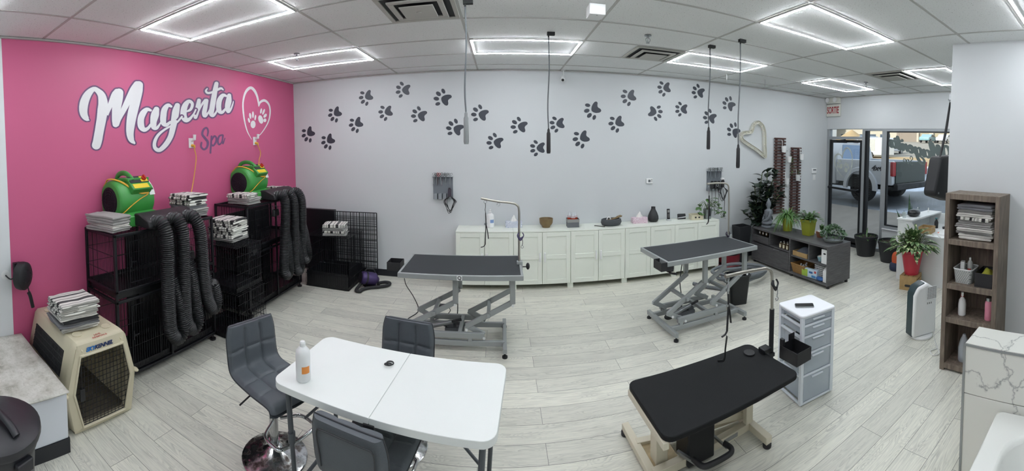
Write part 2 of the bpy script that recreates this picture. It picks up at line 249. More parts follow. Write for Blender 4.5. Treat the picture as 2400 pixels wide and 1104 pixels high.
MAG=[[[[1.914,2.376,1.913,2.374],[1.914,2.378,1.911,2.373],[1.914,2.38,1.909,2.373],[1.912,2.381,1.907,2.373],[1.909,2.388,1.898,2.372],[1.907,2.395,1.89,2.37],[1.907,2.401,1.879,2.371],[1.906,2.407,1.867,2.375],[1.903,2.416,1.855,2.38],[1.899,2.425,1.843,2.389],[1.897,2.434,1.831,2.4],[1.896,2.442,1.82,2.416],[1.895,2.452,1.812,2.432],[1.895,2.463,1.807,2.45],[1.896,2.476,1.803,2.469],[1.898,2.489,1.803,2.489],[1.901,2.505,1.804,2.51],[1.904,2.521,1.808,2.532],[1.909,2.538,1.814,2.555],[1.914,2.554,1.823,2.578],[1.921,2.571,1.835,2.6],[1.929,2.59,1.849,2.623],[1.938,2.607,1.866,2.644],[1.947,2.623,1.884,2.662],[1.957,2.637,1.904,2.678],[1.967,2.651,1.926,2.692],[1.977,2.662,1.948,2.703],[1.983,2.667,1.971,2.711],[1.985,2.668,1.995,2.713],[1.988,2.666,2.015,2.709],[1.995,2.661,2.031,2.702],[2.003,2.653,2.045,2.695],[2.011,2.643,2.06,2.687],[2.018,2.632,2.078,2.677],[2.023,2.621,2.095,2.663],[2.025,2.611,2.111,2.644],[2.025,2.598,2.122,2.622],[2.026,2.581,2.129,2.599],[2.025,2.562,2.135,2.576],[2.024,2.545,2.138,2.555],[2.022,2.532,2.139,2.535],[2.02,2.522,2.139,2.517],[2.017,2.509,2.136,2.5],[2.013,2.491,2.133,2.483],[2.01,2.471,2.129,2.461],[2.007,2.449,2.124,2.438],[2.003,2.425,2.117,2.412],[1.999,2.4,2.11,2.386],[1.993,2.372,2.102,2.357],[1.986,2.343,2.093,2.326],[1.979,2.312,2.084,2.296],[1.973,2.284,2.076,2.267],[1.966,2.256,2.069,2.24],[1.959,2.229,2.062,2.213],[1.953,2.205,2.056,2.187],[1.948,2.185,2.049,2.164],[1.944,2.171,2.043,2.146],[1.94,2.161,2.037,2.132],[1.936,2.15,2.032,2.121],[1.932,2.139,2.027,2.11],[1.93,2.121,2.015,2.096],[1.938,2.105,1.996,2.087],[1.954,2.092,1.974,2.085]],[[2.096,2.376,2.087,2.379],[2.106,2.377,2.08,2.384],[2.114,2.381,2.076,2.391],[2.119,2.388,2.077,2.399],[2.127,2.405,2.084,2.417],[2.136,2.423,2.09,2.434],[2.144,2.44,2.097,2.453],[2.153,2.458,2.105,2.472],[2.164,2.476,2.114,2.492],[2.176,2.495,2.124,2.512],[2.188,2.515,2.134,2.533],[2.201,2.536,2.143,2.555],[2.216,2.558,2.153,2.578],[2.232,2.581,2.164,2.603],[2.247,2.603,2.175,2.628],[2.259,2.62,2.186,2.649],[2.267,2.631,2.197,2.666],[2.273,2.639,2.208,2.678],[2.28,2.648,2.218,2.686],[2.289,2.658,2.226,2.695],[2.296,2.671,2.239,2.704],[2.295,2.685,2.256,2.708],[2.287,2.697,2.273,2.705]],[[2.279,2.712,2.303,2.71],[2.256,2.706,2.323,2.7],[2.238,2.693,2.334,2.685],[2.228,2.676,2.335,2.667],[2.223,2.662,2.333,2.653],[2.219,2.649,2.332,2.64],[2.214,2.635,2.33,2.625],[2.209,2.618,2.326,2.607],[2.204,2.598,2.321,2.586],[2.198,2.574,2.314,2.562],[2.193,2.548,2.306,2.537],[2.189,2.52,2.299,2.511],[2.185,2.489,2.291,2.482],[2.183,2.456,2.282,2.45],[2.181,2.424,2.274,2.419],[2.18,2.396,2.268,2.394],[2.18,2.376,2.264,2.377],[2.182,2.36,2.263,2.366],[2.184,2.347,2.263,2.354],[2.185,2.335,2.262,2.34],[2.19,2.323,2.259,2.328],[2.201,2.314,2.248,2.317],[2.216,2.309,2.233,2.31]],[[2.251,2.321,2.245,2.322],[2.257,2.322,2.241,2.325],[2.262,2.325,2.238,2.329],[2.264,2.329,2.238,2.334],[2.272,2.345,2.241,2.35],[2.279,2.36,2.243,2.366],[2.286,2.375,2.247,2.384],[2.295,2.39,2.252,2.402],[2.306,2.405,2.258,2.42],[2.317,2.421,2.266,2.439],[2.33,2.438,2.275,2.458],[2.346,2.458,2.287,2.481],[2.364,2.484,2.301,2.508],[2.385,2.512,2.318,2.538],[2.406,2.542,2.336,2.569],[2.428,2.573,2.354,2.6],[2.449,2.603,2.371,2.631],[2.471,2.634,2.39,2.663],[2.491,2.664,2.408,2.694],[2.509,2.688,2.425,2.722],[2.523,2.707,2.442,2.744],[2.535,2.721,2.457,2.761],[2.547,2.736,2.47,2.775],[2.56,2.752,2.483,2.79],[2.567,2.767,2.498,2.801],[2.566,2.783,2.518,2.806],[2.555,2.796,2.538,2.804]],[[2.539,2.808,2.564,2.807],[2.515,2.802,2.584,2.798],[2.497,2.788,2.597,2.784],[2.487,2.771,2.598,2.765],[2.481,2.753,2.596,2.747],[2.474,2.737,2.594,2.73],[2.468,2.72,2.592,2.71],[2.461,2.699,2.586,2.686],[2.452,2.672,2.577,2.656],[2.442,2.64,2.566,2.623],[2.431,2.607,2.554,2.589],[2.42,2.575,2.543,2.556],[2.409,2.544,2.531,2.524],[2.397,2.513,2.52,2.492],[2.386,2.481,2.509,2.461],[2.377,2.449,2.499,2.432],[2.369,2.416,2.489,2.401],[2.363,2.382,2.479,2.37],[2.358,2.35,2.47,2.339],[2.355,2.321,2.463,2.312],[2.353,2.296,2.457,2.29],[2.352,2.273,2.453,2.271],[2.353,2.252,2.45,2.254],[2.355,2.231,2.448,2.238],[2.36,2.211,2.447,2.223],[2.367,2.192,2.448,2.209],[2.376,2.175,2.449,2.196],[2.388,2.16,2.45,2.186],[2.403,2.148,2.45,2.177],[2.419,2.14,2.453,2.169],[2.434,2.136,2.459,2.158],[2.447,2.132,2.465,2.147],[2.451,2.13,2.467,2.143],[2.457,2.13,2.467,2.139],[2.462,2.132,2.465,2.135]]],[[[2.712,2.498,2.709,2.493],[2.711,2.504,2.704,2.489],[2.708,2.508,2.698,2.487],[2.703,2.51,2.692,2.487],[2.692,2.516,2.677,2.488],[2.679,2.522,2.663,2.49],[2.661,2.528,2.654,2.489],[2.636,2.528,2.651,2.486],[2.613,2.521,2.647,2.481],[2.591,2.51,2.639,2.471],[2.571,2.497,2.631,2.46],[2.554,2.483,2.623,2.448],[2.54,2.466,2.616,2.436],[2.528,2.448,2.608,2.423],[2.518,2.428,2.602,2.41],[2.511,2.407,2.597,2.397],[2.506,2.384,2.595,2.381],[2.504,2.361,2.594,2.364],[2.505,2.338,2.595,2.348],[2.51,2.316,2.596,2.337],[2.521,2.297,2.597,2.328],[2.537,2.281,2.599,2.32],[2.557,2.27,2.602,2.314],[2.579,2.262,2.602,2.31],[2.604,2.262,2.603,2.308],[2.625,2.268,2.609,2.307],[2.642,2.277,2.62,2.309],[2.658,2.287,2.632,2.313],[2.673,2.3,2.643,2.32],[2.686,2.314,2.656,2.331],[2.698,2.328,2.669,2.344],[2.71,2.342,2.682,2.357],[2.713,2.347,2.688,2.361],[2.712,2.353,2.695,2.362],[2.709,2.358,2.703,2.361]],[[2.781,2.543,2.798,2.54],[2.763,2.541,2.811,2.532],[2.749,2.533,2.818,2.52],[2.74,2.522,2.817,2.508],[2.729,2.508,2.815,2.492],[2.718,2.495,2.814,2.476],[2.707,2.48,2.813,2.461],[2.698,2.463,2.809,2.444],[2.691,2.443,2.801,2.425],[2.686,2.42,2.79,2.404],[2.683,2.396,2.78,2.385],[2.681,2.374,2.773,2.369],[2.681,2.353,2.77,2.356],[2.683,2.334,2.769,2.344],[2.688,2.316,2.77,2.335],[2.698,2.299,2.768,2.332],[2.717,2.287,2.764,2.331],[2.741,2.281,2.761,2.328],[2.766,2.284,2.76,2.324],[2.787,2.293,2.763,2.322],[2.802,2.308,2.774,2.327],[2.816,2.326,2.79,2.339],[2.828,2.344,2.807,2.354],[2.84,2.36,2.821,2.369],[2.851,2.375,2.834,2.383],[2.862,2.388,2.844,2.396],[2.873,2.401,2.853,2.409],[2.883,2.414,2.864,2.422],[2.885,2.418,2.867,2.425],[2.884,2.421,2.872,2.426],[2.881,2.424,2.877,2.426]]],[[[3.018,2.554,3.014,2.549],[3.018,2.56,3.009,2.545],[3.016,2.565,3.002,2.544],[3.011,2.568,2.995,2.544],[3.0,2.574,2.98,2.546],[2.988,2.582,2.966,2.549],[2.968,2.589,2.959,2.548],[2.94,2.587,2.96,2.546],[2.914,2.577,2.957,2.54],[2.892,2.563,2.949,2.53],[2.872,2.546,2.942,2.517],[2.855,2.526,2.936,2.505],[2.844,2.504,2.931,2.491],[2.836,2.48,2.927,2.474],[2.832,2.458,2.924,2.454],[2.829,2.437,2.92,2.435],[2.826,2.417,2.917,2.416],[2.825,2.396,2.915,2.399],[2.827,2.375,2.914,2.385],[2.834,2.354,2.913,2.377],[2.849,2.337,2.912,2.374],[2.869,2.326,2.913,2.369],[2.893,2.32,2.913,2.366],[2.92,2.321,2.913,2.363],[2.943,2.33,2.917,2.363],[2.96,2.343,2.931,2.369],[2.975,2.355,2.947,2.378],[2.989,2.366,2.965,2.387],[2.993,2.371,2.972,2.39],[2.995,2.377,2.98,2.39],[2.992,2.383,2.987,2.388]],[[3.099,2.602,3.117,2.6],[3.081,2.599,3.131,2.592],[3.066,2.592,3.138,2.581],[3.057,2.58,3.137,2.568],[3.047,2.564,3.134,2.55],[3.036,2.549,3.131,2.533],[3.025,2.531,3.128,2.517],[3.015,2.511,3.124,2.499],[3.008,2.49,3.119,2.479],[3.003,2.467,3.113,2.458],[2.998,2.444,3.105,2.434],[2.993,2.42,3.097,2.409],[2.987,2.394,3.088,2.383],[2.981,2.366,3.078,2.355],[2.975,2.339,3.067,2.327],[2.968,2.313,3.056,2.299],[2.96,2.287,3.046,2.274],[2.953,2.263,3.035,2.248],[2.945,2.241,3.023,2.222],[2.935,2.219,3.008,2.196],[2.921,2.198,2.99,2.171],[2.905,2.177,2.97,2.146],[2.887,2.156,2.948,2.123],[2.868,2.138,2.925,2.101],[2.848,2.119,2.898,2.081],[2.825,2.101,2.869,2.062],[2.805,2.086,2.839,2.046],[2.791,2.079,2.807,2.036],[2.785,2.079,2.775,2.036],[2.776,2.081,2.747,2.044],[2.766,2.087,2.727,2.058],[2.759,2.093,2.712,2.074],[2.755,2.101,2.704,2.092],[2.753,2.113,2.702,2.112],[2.753,2.128,2.704,2.132],[2.757,2.143,2.71,2.153],[2.763,2.16,2.719,2.173],[2.773,2.178,2.733,2.194],[2.785,2.197,2.75,2.214],[2.8,2.214,2.769,2.233],[2.818,2.23,2.792,2.251],[2.839,2.246,2.817,2.267],[2.863,2.261,2.843,2.281],[2.887,2.275,2.87,2.295],[2.912,2.288,2.897,2.308],[2.939,2.3,2.925,2.32],[2.966,2.312,2.953,2.331],[2.993,2.323,2.98,2.342],[3.019,2.335,3.006,2.353],[3.045,2.346,3.031,2.364],[3.07,2.358,3.055,2.375],[3.095,2.372,3.076,2.387],[3.117,2.388,3.096,2.402],[3.137,2.405,3.114,2.418],[3.155,2.422,3.133,2.435],[3.174,2.439,3.152,2.452],[3.177,2.443,3.157,2.455],[3.177,2.448,3.163,2.456],[3.174,2.452,3.169,2.455]]],[[[3.221,2.499,3.22,2.501],[3.225,2.497,3.22,2.505],[3.229,2.496,3.222,2.508],[3.233,2.497,3.225,2.51],[3.257,2.503,3.246,2.52],[3.282,2.508,3.268,2.53],[3.308,2.516,3.286,2.54],[3.332,2.53,3.297,2.549],[3.35,2.549,3.306,2.562],[3.363,2.57,3.314,2.577],[3.37,2.592,3.318,2.592],[3.37,2.612,3.318,2.601],[3.36,2.63,3.315,2.606],[3.342,2.643,3.307,2.611],[3.319,2.652,3.297,2.614],[3.292,2.655,3.294,2.614],[3.264,2.649,3.293,2.611],[3.24,2.638,3.287,2.603],[3.219,2.625,3.279,2.592],[3.2,2.61,3.272,2.581],[3.184,2.594,3.265,2.569],[3.17,2.575,3.259,2.554],[3.158,2.555,3.253,2.539],[3.149,2.534,3.248,2.524],[3.143,2.513,3.245,2.509],[3.139,2.491,3.242,2.492],[3.138,2.468,3.241,2.476],[3.141,2.447,3.241,2.465],[3.15,2.427,3.244,2.455],[3.162,2.408,3.248,2.446],[3.18,2.393,3.251,2.439],[3.206,2.381,3.248,2.438],[3.237,2.378,3.244,2.436],[3.264,2.385,3.248,2.433],[3.286,2.395,3.26,2.433],[3.305,2.408,3.274,2.436],[3.323,2.423,3.291,2.444],[3.34,2.44,3.31,2.457],[3.357,2.458,3.328,2.472],[3.371,2.475,3.345,2.486],[3.383,2.491,3.358,2.5],[3.394,2.506,3.368,2.514],[3.403,2.521,3.378,2.528],[3.413,2.536,3.389,2.543],[3.414,2.54,3.392,2.546],[3.413,2.543,3.398,2.548],[3.409,2.546,3.404,2.548]]],[[[3.462,2.678,3.477,2.678],[3.447,2.675,3.489,2.673],[3.436,2.668,3.497,2.665],[3.43,2.658,3.497,2.655],[3.424,2.642,3.494,2.639],[3.417,2.626,3.492,2.622],[3.411,2.61,3.489,2.605],[3.404,2.592,3.484,2.586],[3.397,2.572,3.477,2.564],[3.388,2.549,3.469,2.541],[3.38,2.527,3.46,2.518],[3.374,2.507,3.452,2.497],[3.369,2.49,3.444,2.481],[3.365,2.476,3.436,2.466],[3.362,2.463,3.428,2.453],[3.359,2.449,3.421,2.44],[3.358,2.44,3.414,2.432],[3.364,2.431,3.403,2.426],[3.375,2.426,3.389,2.424]],[[3.417,2.466,3.412,2.467],[3.423,2.466,3.409,2.47],[3.427,2.468,3.407,2.473],[3.43,2.471,3.408,2.477],[3.446,2.494,3.422,2.5],[3.461,2.518,3.437,2.524],[3.477,2.54,3.451,2.547],[3.492,2.56,3.465,2.568],[3.506,2.578,3.478,2.587],[3.52,2.594,3.49,2.605],[3.534,2.608,3.502,2.621],[3.548,2.62,3.514,2.635],[3.56,2.63,3.527,2.648],[3.572,2.637,3.539,2.659],[3.585,2.644,3.55,2.668],[3.599,2.652,3.56,2.677],[3.605,2.66,3.57,2.682],[3.606,2.668,3.582,2.683],[3.602,2.675,3.593,2.681]],[[3.6,2.686,3.615,2.685],[3.585,2.682,3.627,2.68],[3.574,2.676,3.634,2.672],[3.567,2.667,3.634,2.662],[3.558,2.645,3.628,2.64],[3.548,2.623,3.622,2.617],[3.539,2.601,3.617,2.595],[3.531,2.58,3.611,2.574],[3.523,2.559,3.604,2.552],[3.515,2.538,3.597,2.531],[3.509,2.517,3.592,2.513],[3.507,2.498,3.588,2.499],[3.509,2.481,3.587,2.491],[3.515,2.466,3.585,2.486],[3.531,2.451,3.578,2.488],[3.569,2.448,3.557,2.489],[3.591,2.459,3.558,2.487],[3.607,2.474,3.573,2.494],[3.622,2.49,3.591,2.506],[3.636,2.506,3.608,2.518],[3.648,2.521,3.621,2.53],[3.659,2.537,3.632,2.545],[3.67,2.554,3.643,2.561],[3.681,2.569,3.655,2.576],[3.682,2.573,3.659,2.58],[3.681,2.577,3.665,2.582],[3.677,2.58,3.671,2.582]]],[[[3.799,2.922,3.816,2.922],[3.782,2.918,3.83,2.917],[3.768,2.91,3.837,2.908],[3.761,2.9,3.838,2.897],[3.752,2.881,3.833,2.878],[3.744,2.862,3.828,2.859],[3.735,2.842,3.823,2.839],[3.726,2.82,3.817,2.817],[3.716,2.794,3.81,2.791],[3.706,2.766,3.802,2.763],[3.696,2.737,3.794,2.733],[3.687,2.708,3.786,2.704],[3.677,2.677,3.777,2.673],[3.668,2.645,3.768,2.641],[3.659,2.615,3.758,2.61],[3.652,2.588,3.75,2.582],[3.645,2.564,3.742,2.557],[3.637,2.542,3.734,2.535],[3.632,2.521,3.729,2.519],[3.633,2.499,3.726,2.51],[3.644,2.48,3.724,2.506],[3.663,2.466,3.72,2.501],[3.691,2.458,3.715,2.499],[3.723,2.462,3.707,2.495],[3.745,2.475,3.714,2.497],[3.763,2.491,3.73,2.507],[3.779,2.508,3.747,2.521],[3.792,2.524,3.761,2.534],[3.801,2.539,3.77,2.545],[3.806,2.553,3.777,2.557],[3.809,2.566,3.783,2.569],[3.813,2.579,3.79,2.582],[3.814,2.583,3.793,2.585],[3.811,2.586,3.797,2.587],[3.807,2.587,3.802,2.588]],[[3.623,2.823,3.627,2.821],[3.619,2.823,3.63,2.818],[3.614,2.822,3.63,2.815],[3.61,2.82,3.628,2.812],[3.601,2.812,3.621,2.803],[3.59,2.804,3.614,2.794],[3.579,2.795,3.61,2.788],[3.574,2.782,3.611,2.787],[3.578,2.77,3.613,2.784],[3.587,2.759,3.618,2.78],[3.602,2.751,3.625,2.776],[3.622,2.747,3.631,2.775],[3.644,2.748,3.642,2.775],[3.667,2.752,3.66,2.779],[3.69,2.758,3.68,2.784],[3.713,2.765,3.701,2.79],[3.737,2.773,3.722,2.797],[3.761,2.782,3.743,2.806],[3.784,2.791,3.766,2.816],[3.807,2.8,3.789,2.825],[3.83,2.809,3.811,2.835],[3.853,2.818,3.834,2.845],[3.872,2.825,3.858,2.854],[3.883,2.829,3.883,2.859],[3.888,2.83,3.907,2.857],[3.896,2.829,3.921,2.849],[3.908,2.825,3.929,2.841],[3.922,2.822,3.937,2.834],[3.926,2.821,3.939,2.832],[3.93,2.821,3.939,2.829],[3.935,2.823,3.938,2.826]]],[[[4.014,2.753,4.011,2.747],[4.013,2.758,4.005,2.743],[4.01,2.762,3.998,2.74],[4.003,2.764,3.99,2.74],[3.986,2.77,3.968,2.739],[3.968,2.777,3.948,2.74],[3.942,2.781,3.937,2.738],[3.906,2.777,3.936,2.735],[3.875,2.763,3.93,2.728],[3.849,2.745,3.919,2.716],[3.827,2.725,3.907,2.701],[3.808,2.704,3.898,2.686],[3.794,2.68,3.891,2.67],[3.784,2.656,3.885,2.651],[3.778,2.632,3.881,2.632],[3.775,2.61,3.878,2.615],[3.774,2.589,3.877,2.599],[3.778,2.568,3.877,2.584],[3.785,2.549,3.879,2.571],[3.797,2.532,3.88,2.564],[3.816,2.518,3.881,2.559],[3.84,2.509,3.882,2.555],[3.869,2.506,3.882,2.551],[3.901,2.511,3.882,2.549],[3.926,2.524,3.89,2.551],[3.945,2.54,3.907,2.561],[3.963,2.557,3.928,2.575],[3.98,2.571,3.948,2.589],[3.985,2.577,3.956,2.592],[3.985,2.583,3.965,2.594],[3.981,2.588,3.974,2.592]],[[4.044,2.79,4.062,2.791],[4.026,2.785,4.078,2.787],[4.013,2.776,4.089,2.779],[4.007,2.765,4.091,2.768],[3.998,2.746,4.093,2.749],[3.989,2.726,4.096,2.729],[3.981,2.707,4.097,2.709],[3.973,2.689,4.095,2.686],[3.967,2.67,4.087,2.663],[3.959,2.649,4.077,2.64],[3.953,2.625,4.067,2.62],[3.951,2.602,4.06,2.605],[3.955,2.58,4.055,2.589],[3.963,2.559,4.05,2.572],[3.976,2.541,4.047,2.562],[4.005,2.524,4.032,2.564],[4.045,2.532,4.015,2.561],[4.064,2.547,4.028,2.566],[4.081,2.564,4.045,2.578],[4.095,2.582,4.06,2.592],[4.107,2.601,4.074,2.608],[4.118,2.623,4.088,2.628],[4.128,2.645,4.1,2.648],[4.135,2.662,4.11,2.664],[4.139,2.673,4.116,2.675],[4.14,2.681,4.119,2.681],[4.14,2.687,4.121,2.687],[4.14,2.693,4.124,2.693],[4.14,2.695,4.125,2.695],[4.138,2.697,4.128,2.697],[4.135,2.698,4.132,2.698]]]]
SPA=[[[[3.593,2.21,3.588,2.211],[3.599,2.211,3.583,2.213],[3.603,2.213,3.581,2.216],[3.606,2.216,3.581,2.22],[3.612,2.231,3.585,2.235],[3.619,2.246,3.59,2.25],[3.625,2.262,3.593,2.264],[3.628,2.278,3.593,2.276],[3.625,2.293,3.59,2.287],[3.618,2.309,3.586,2.299],[3.608,2.322,3.58,2.307],[3.59,2.331,3.578,2.309],[3.566,2.331,3.575,2.308],[3.545,2.324,3.564,2.304],[3.526,2.314,3.552,2.296],[3.51,2.302,3.542,2.288],[3.498,2.288,3.534,2.277],[3.489,2.271,3.527,2.264],[3.482,2.253,3.523,2.25],[3.482,2.234,3.523,2.24],[3.49,2.217,3.528,2.232],[3.504,2.203,3.539,2.222],[3.518,2.191,3.553,2.211],[3.531,2.179,3.567,2.199],[3.545,2.167,3.58,2.187],[3.558,2.155,3.595,2.175],[3.569,2.146,3.61,2.161],[3.574,2.136,3.619,2.143],[3.575,2.125,3.62,2.124],[3.573,2.11,3.616,2.104],[3.568,2.095,3.607,2.086],[3.562,2.083,3.596,2.07],[3.553,2.075,3.582,2.057],[3.541,2.067,3.563,2.046],[3.53,2.062,3.542,2.038],[3.523,2.061,3.519,2.036],[3.517,2.063,3.498,2.042],[3.506,2.069,3.481,2.053],[3.496,2.078,3.467,2.066],[3.49,2.086,3.458,2.08],[3.489,2.095,3.457,2.095],[3.491,2.107,3.461,2.11],[3.494,2.12,3.466,2.124],[3.497,2.134,3.47,2.137],[3.497,2.138,3.473,2.141],[3.494,2.142,3.477,2.144],[3.489,2.144,3.483,2.145]]],[[[3.67,2.224,3.678,2.224],[3.663,2.222,3.684,2.221],[3.657,2.219,3.689,2.217],[3.655,2.214,3.69,2.213],[3.652,2.196,3.687,2.195],[3.65,2.179,3.685,2.177],[3.647,2.161,3.682,2.159],[3.644,2.14,3.679,2.138],[3.64,2.116,3.675,2.114],[3.636,2.089,3.67,2.087],[3.631,2.063,3.666,2.061],[3.628,2.042,3.662,2.04],[3.626,2.028,3.66,2.026],[3.625,2.019,3.659,2.017],[3.624,2.011,3.659,2.009],[3.623,2.003,3.658,2.001],[3.624,1.998,3.655,1.996],[3.629,1.994,3.65,1.993],[3.635,1.992,3.643,1.991]],[[3.674,2.16,3.668,2.162],[3.68,2.16,3.664,2.166],[3.686,2.161,3.663,2.17],[3.69,2.164,3.665,2.174],[3.702,2.178,3.676,2.187],[3.715,2.192,3.688,2.202],[3.726,2.203,3.701,2.216],[3.731,2.207,3.717,2.226],[3.729,2.206,3.741,2.227],[3.733,2.203,3.758,2.22],[3.739,2.198,3.77,2.209],[3.743,2.191,3.778,2.197],[3.744,2.182,3.78,2.183],[3.743,2.169,3.779,2.167],[3.739,2.155,3.775,2.15],[3.734,2.143,3.767,2.134],[3.724,2.131,3.754,2.119],[3.71,2.118,3.738,2.104],[3.697,2.106,3.72,2.091],[3.689,2.101,3.703,2.082],[3.694,2.101,3.68,2.082],[3.692,2.103,3.668,2.091],[3.686,2.109,3.662,2.098],[3.678,2.115,3.657,2.104],[3.674,2.117,3.655,2.108],[3.669,2.118,3.655,2.111],[3.663,2.117,3.658,2.115]]],[[[3.902,2.236,3.903,2.232],[3.898,2.24,3.902,2.227],[3.893,2.242,3.898,2.224],[3.886,2.242,3.892,2.222],[3.869,2.24,3.874,2.219],[3.85,2.238,3.856,2.216],[3.829,2.234,3.844,2.213],[3.809,2.225,3.835,2.209],[3.794,2.211,3.827,2.2],[3.782,2.194,3.818,2.186],[3.773,2.176,3.812,2.171],[3.769,2.159,3.808,2.158],[3.77,2.142,3.808,2.145],[3.775,2.124,3.811,2.13],[3.785,2.108,3.816,2.119],[3.802,2.096,3.816,2.116],[3.827,2.097,3.815,2.117],[3.846,2.106,3.826,2.121],[3.863,2.119,3.84,2.13],[3.877,2.134,3.852,2.142],[3.887,2.153,3.861,2.157],[3.895,2.174,3.868,2.177],[3.901,2.197,3.874,2.2],[3.908,2.218,3.881,2.221],[3.908,2.222,3.884,2.225],[3.905,2.225,3.888,2.227],[3.9,2.227,3.894,2.228]],[[3.894,2.238,3.901,2.237],[3.886,2.236,3.908,2.235],[3.881,2.233,3.911,2.231],[3.878,2.229,3.912,2.227],[3.874,2.211,3.908,2.209],[3.87,2.193,3.903,2.19],[3.867,2.175,3.899,2.173],[3.865,2.159,3.896,2.158],[3.865,2.143,3.896,2.144],[3.867,2.127,3.897,2.129],[3.871,2.114,3.898,2.121],[3.899,2.109,3.88,2.122],[3.91,2.122,3.886,2.129],[3.921,2.142,3.898,2.147],[3.932,2.166,3.912,2.17],[3.943,2.187,3.925,2.191],[3.943,2.19,3.927,2.193],[3.942,2.192,3.931,2.194],[3.939,2.194,3.935,2.195]]]]
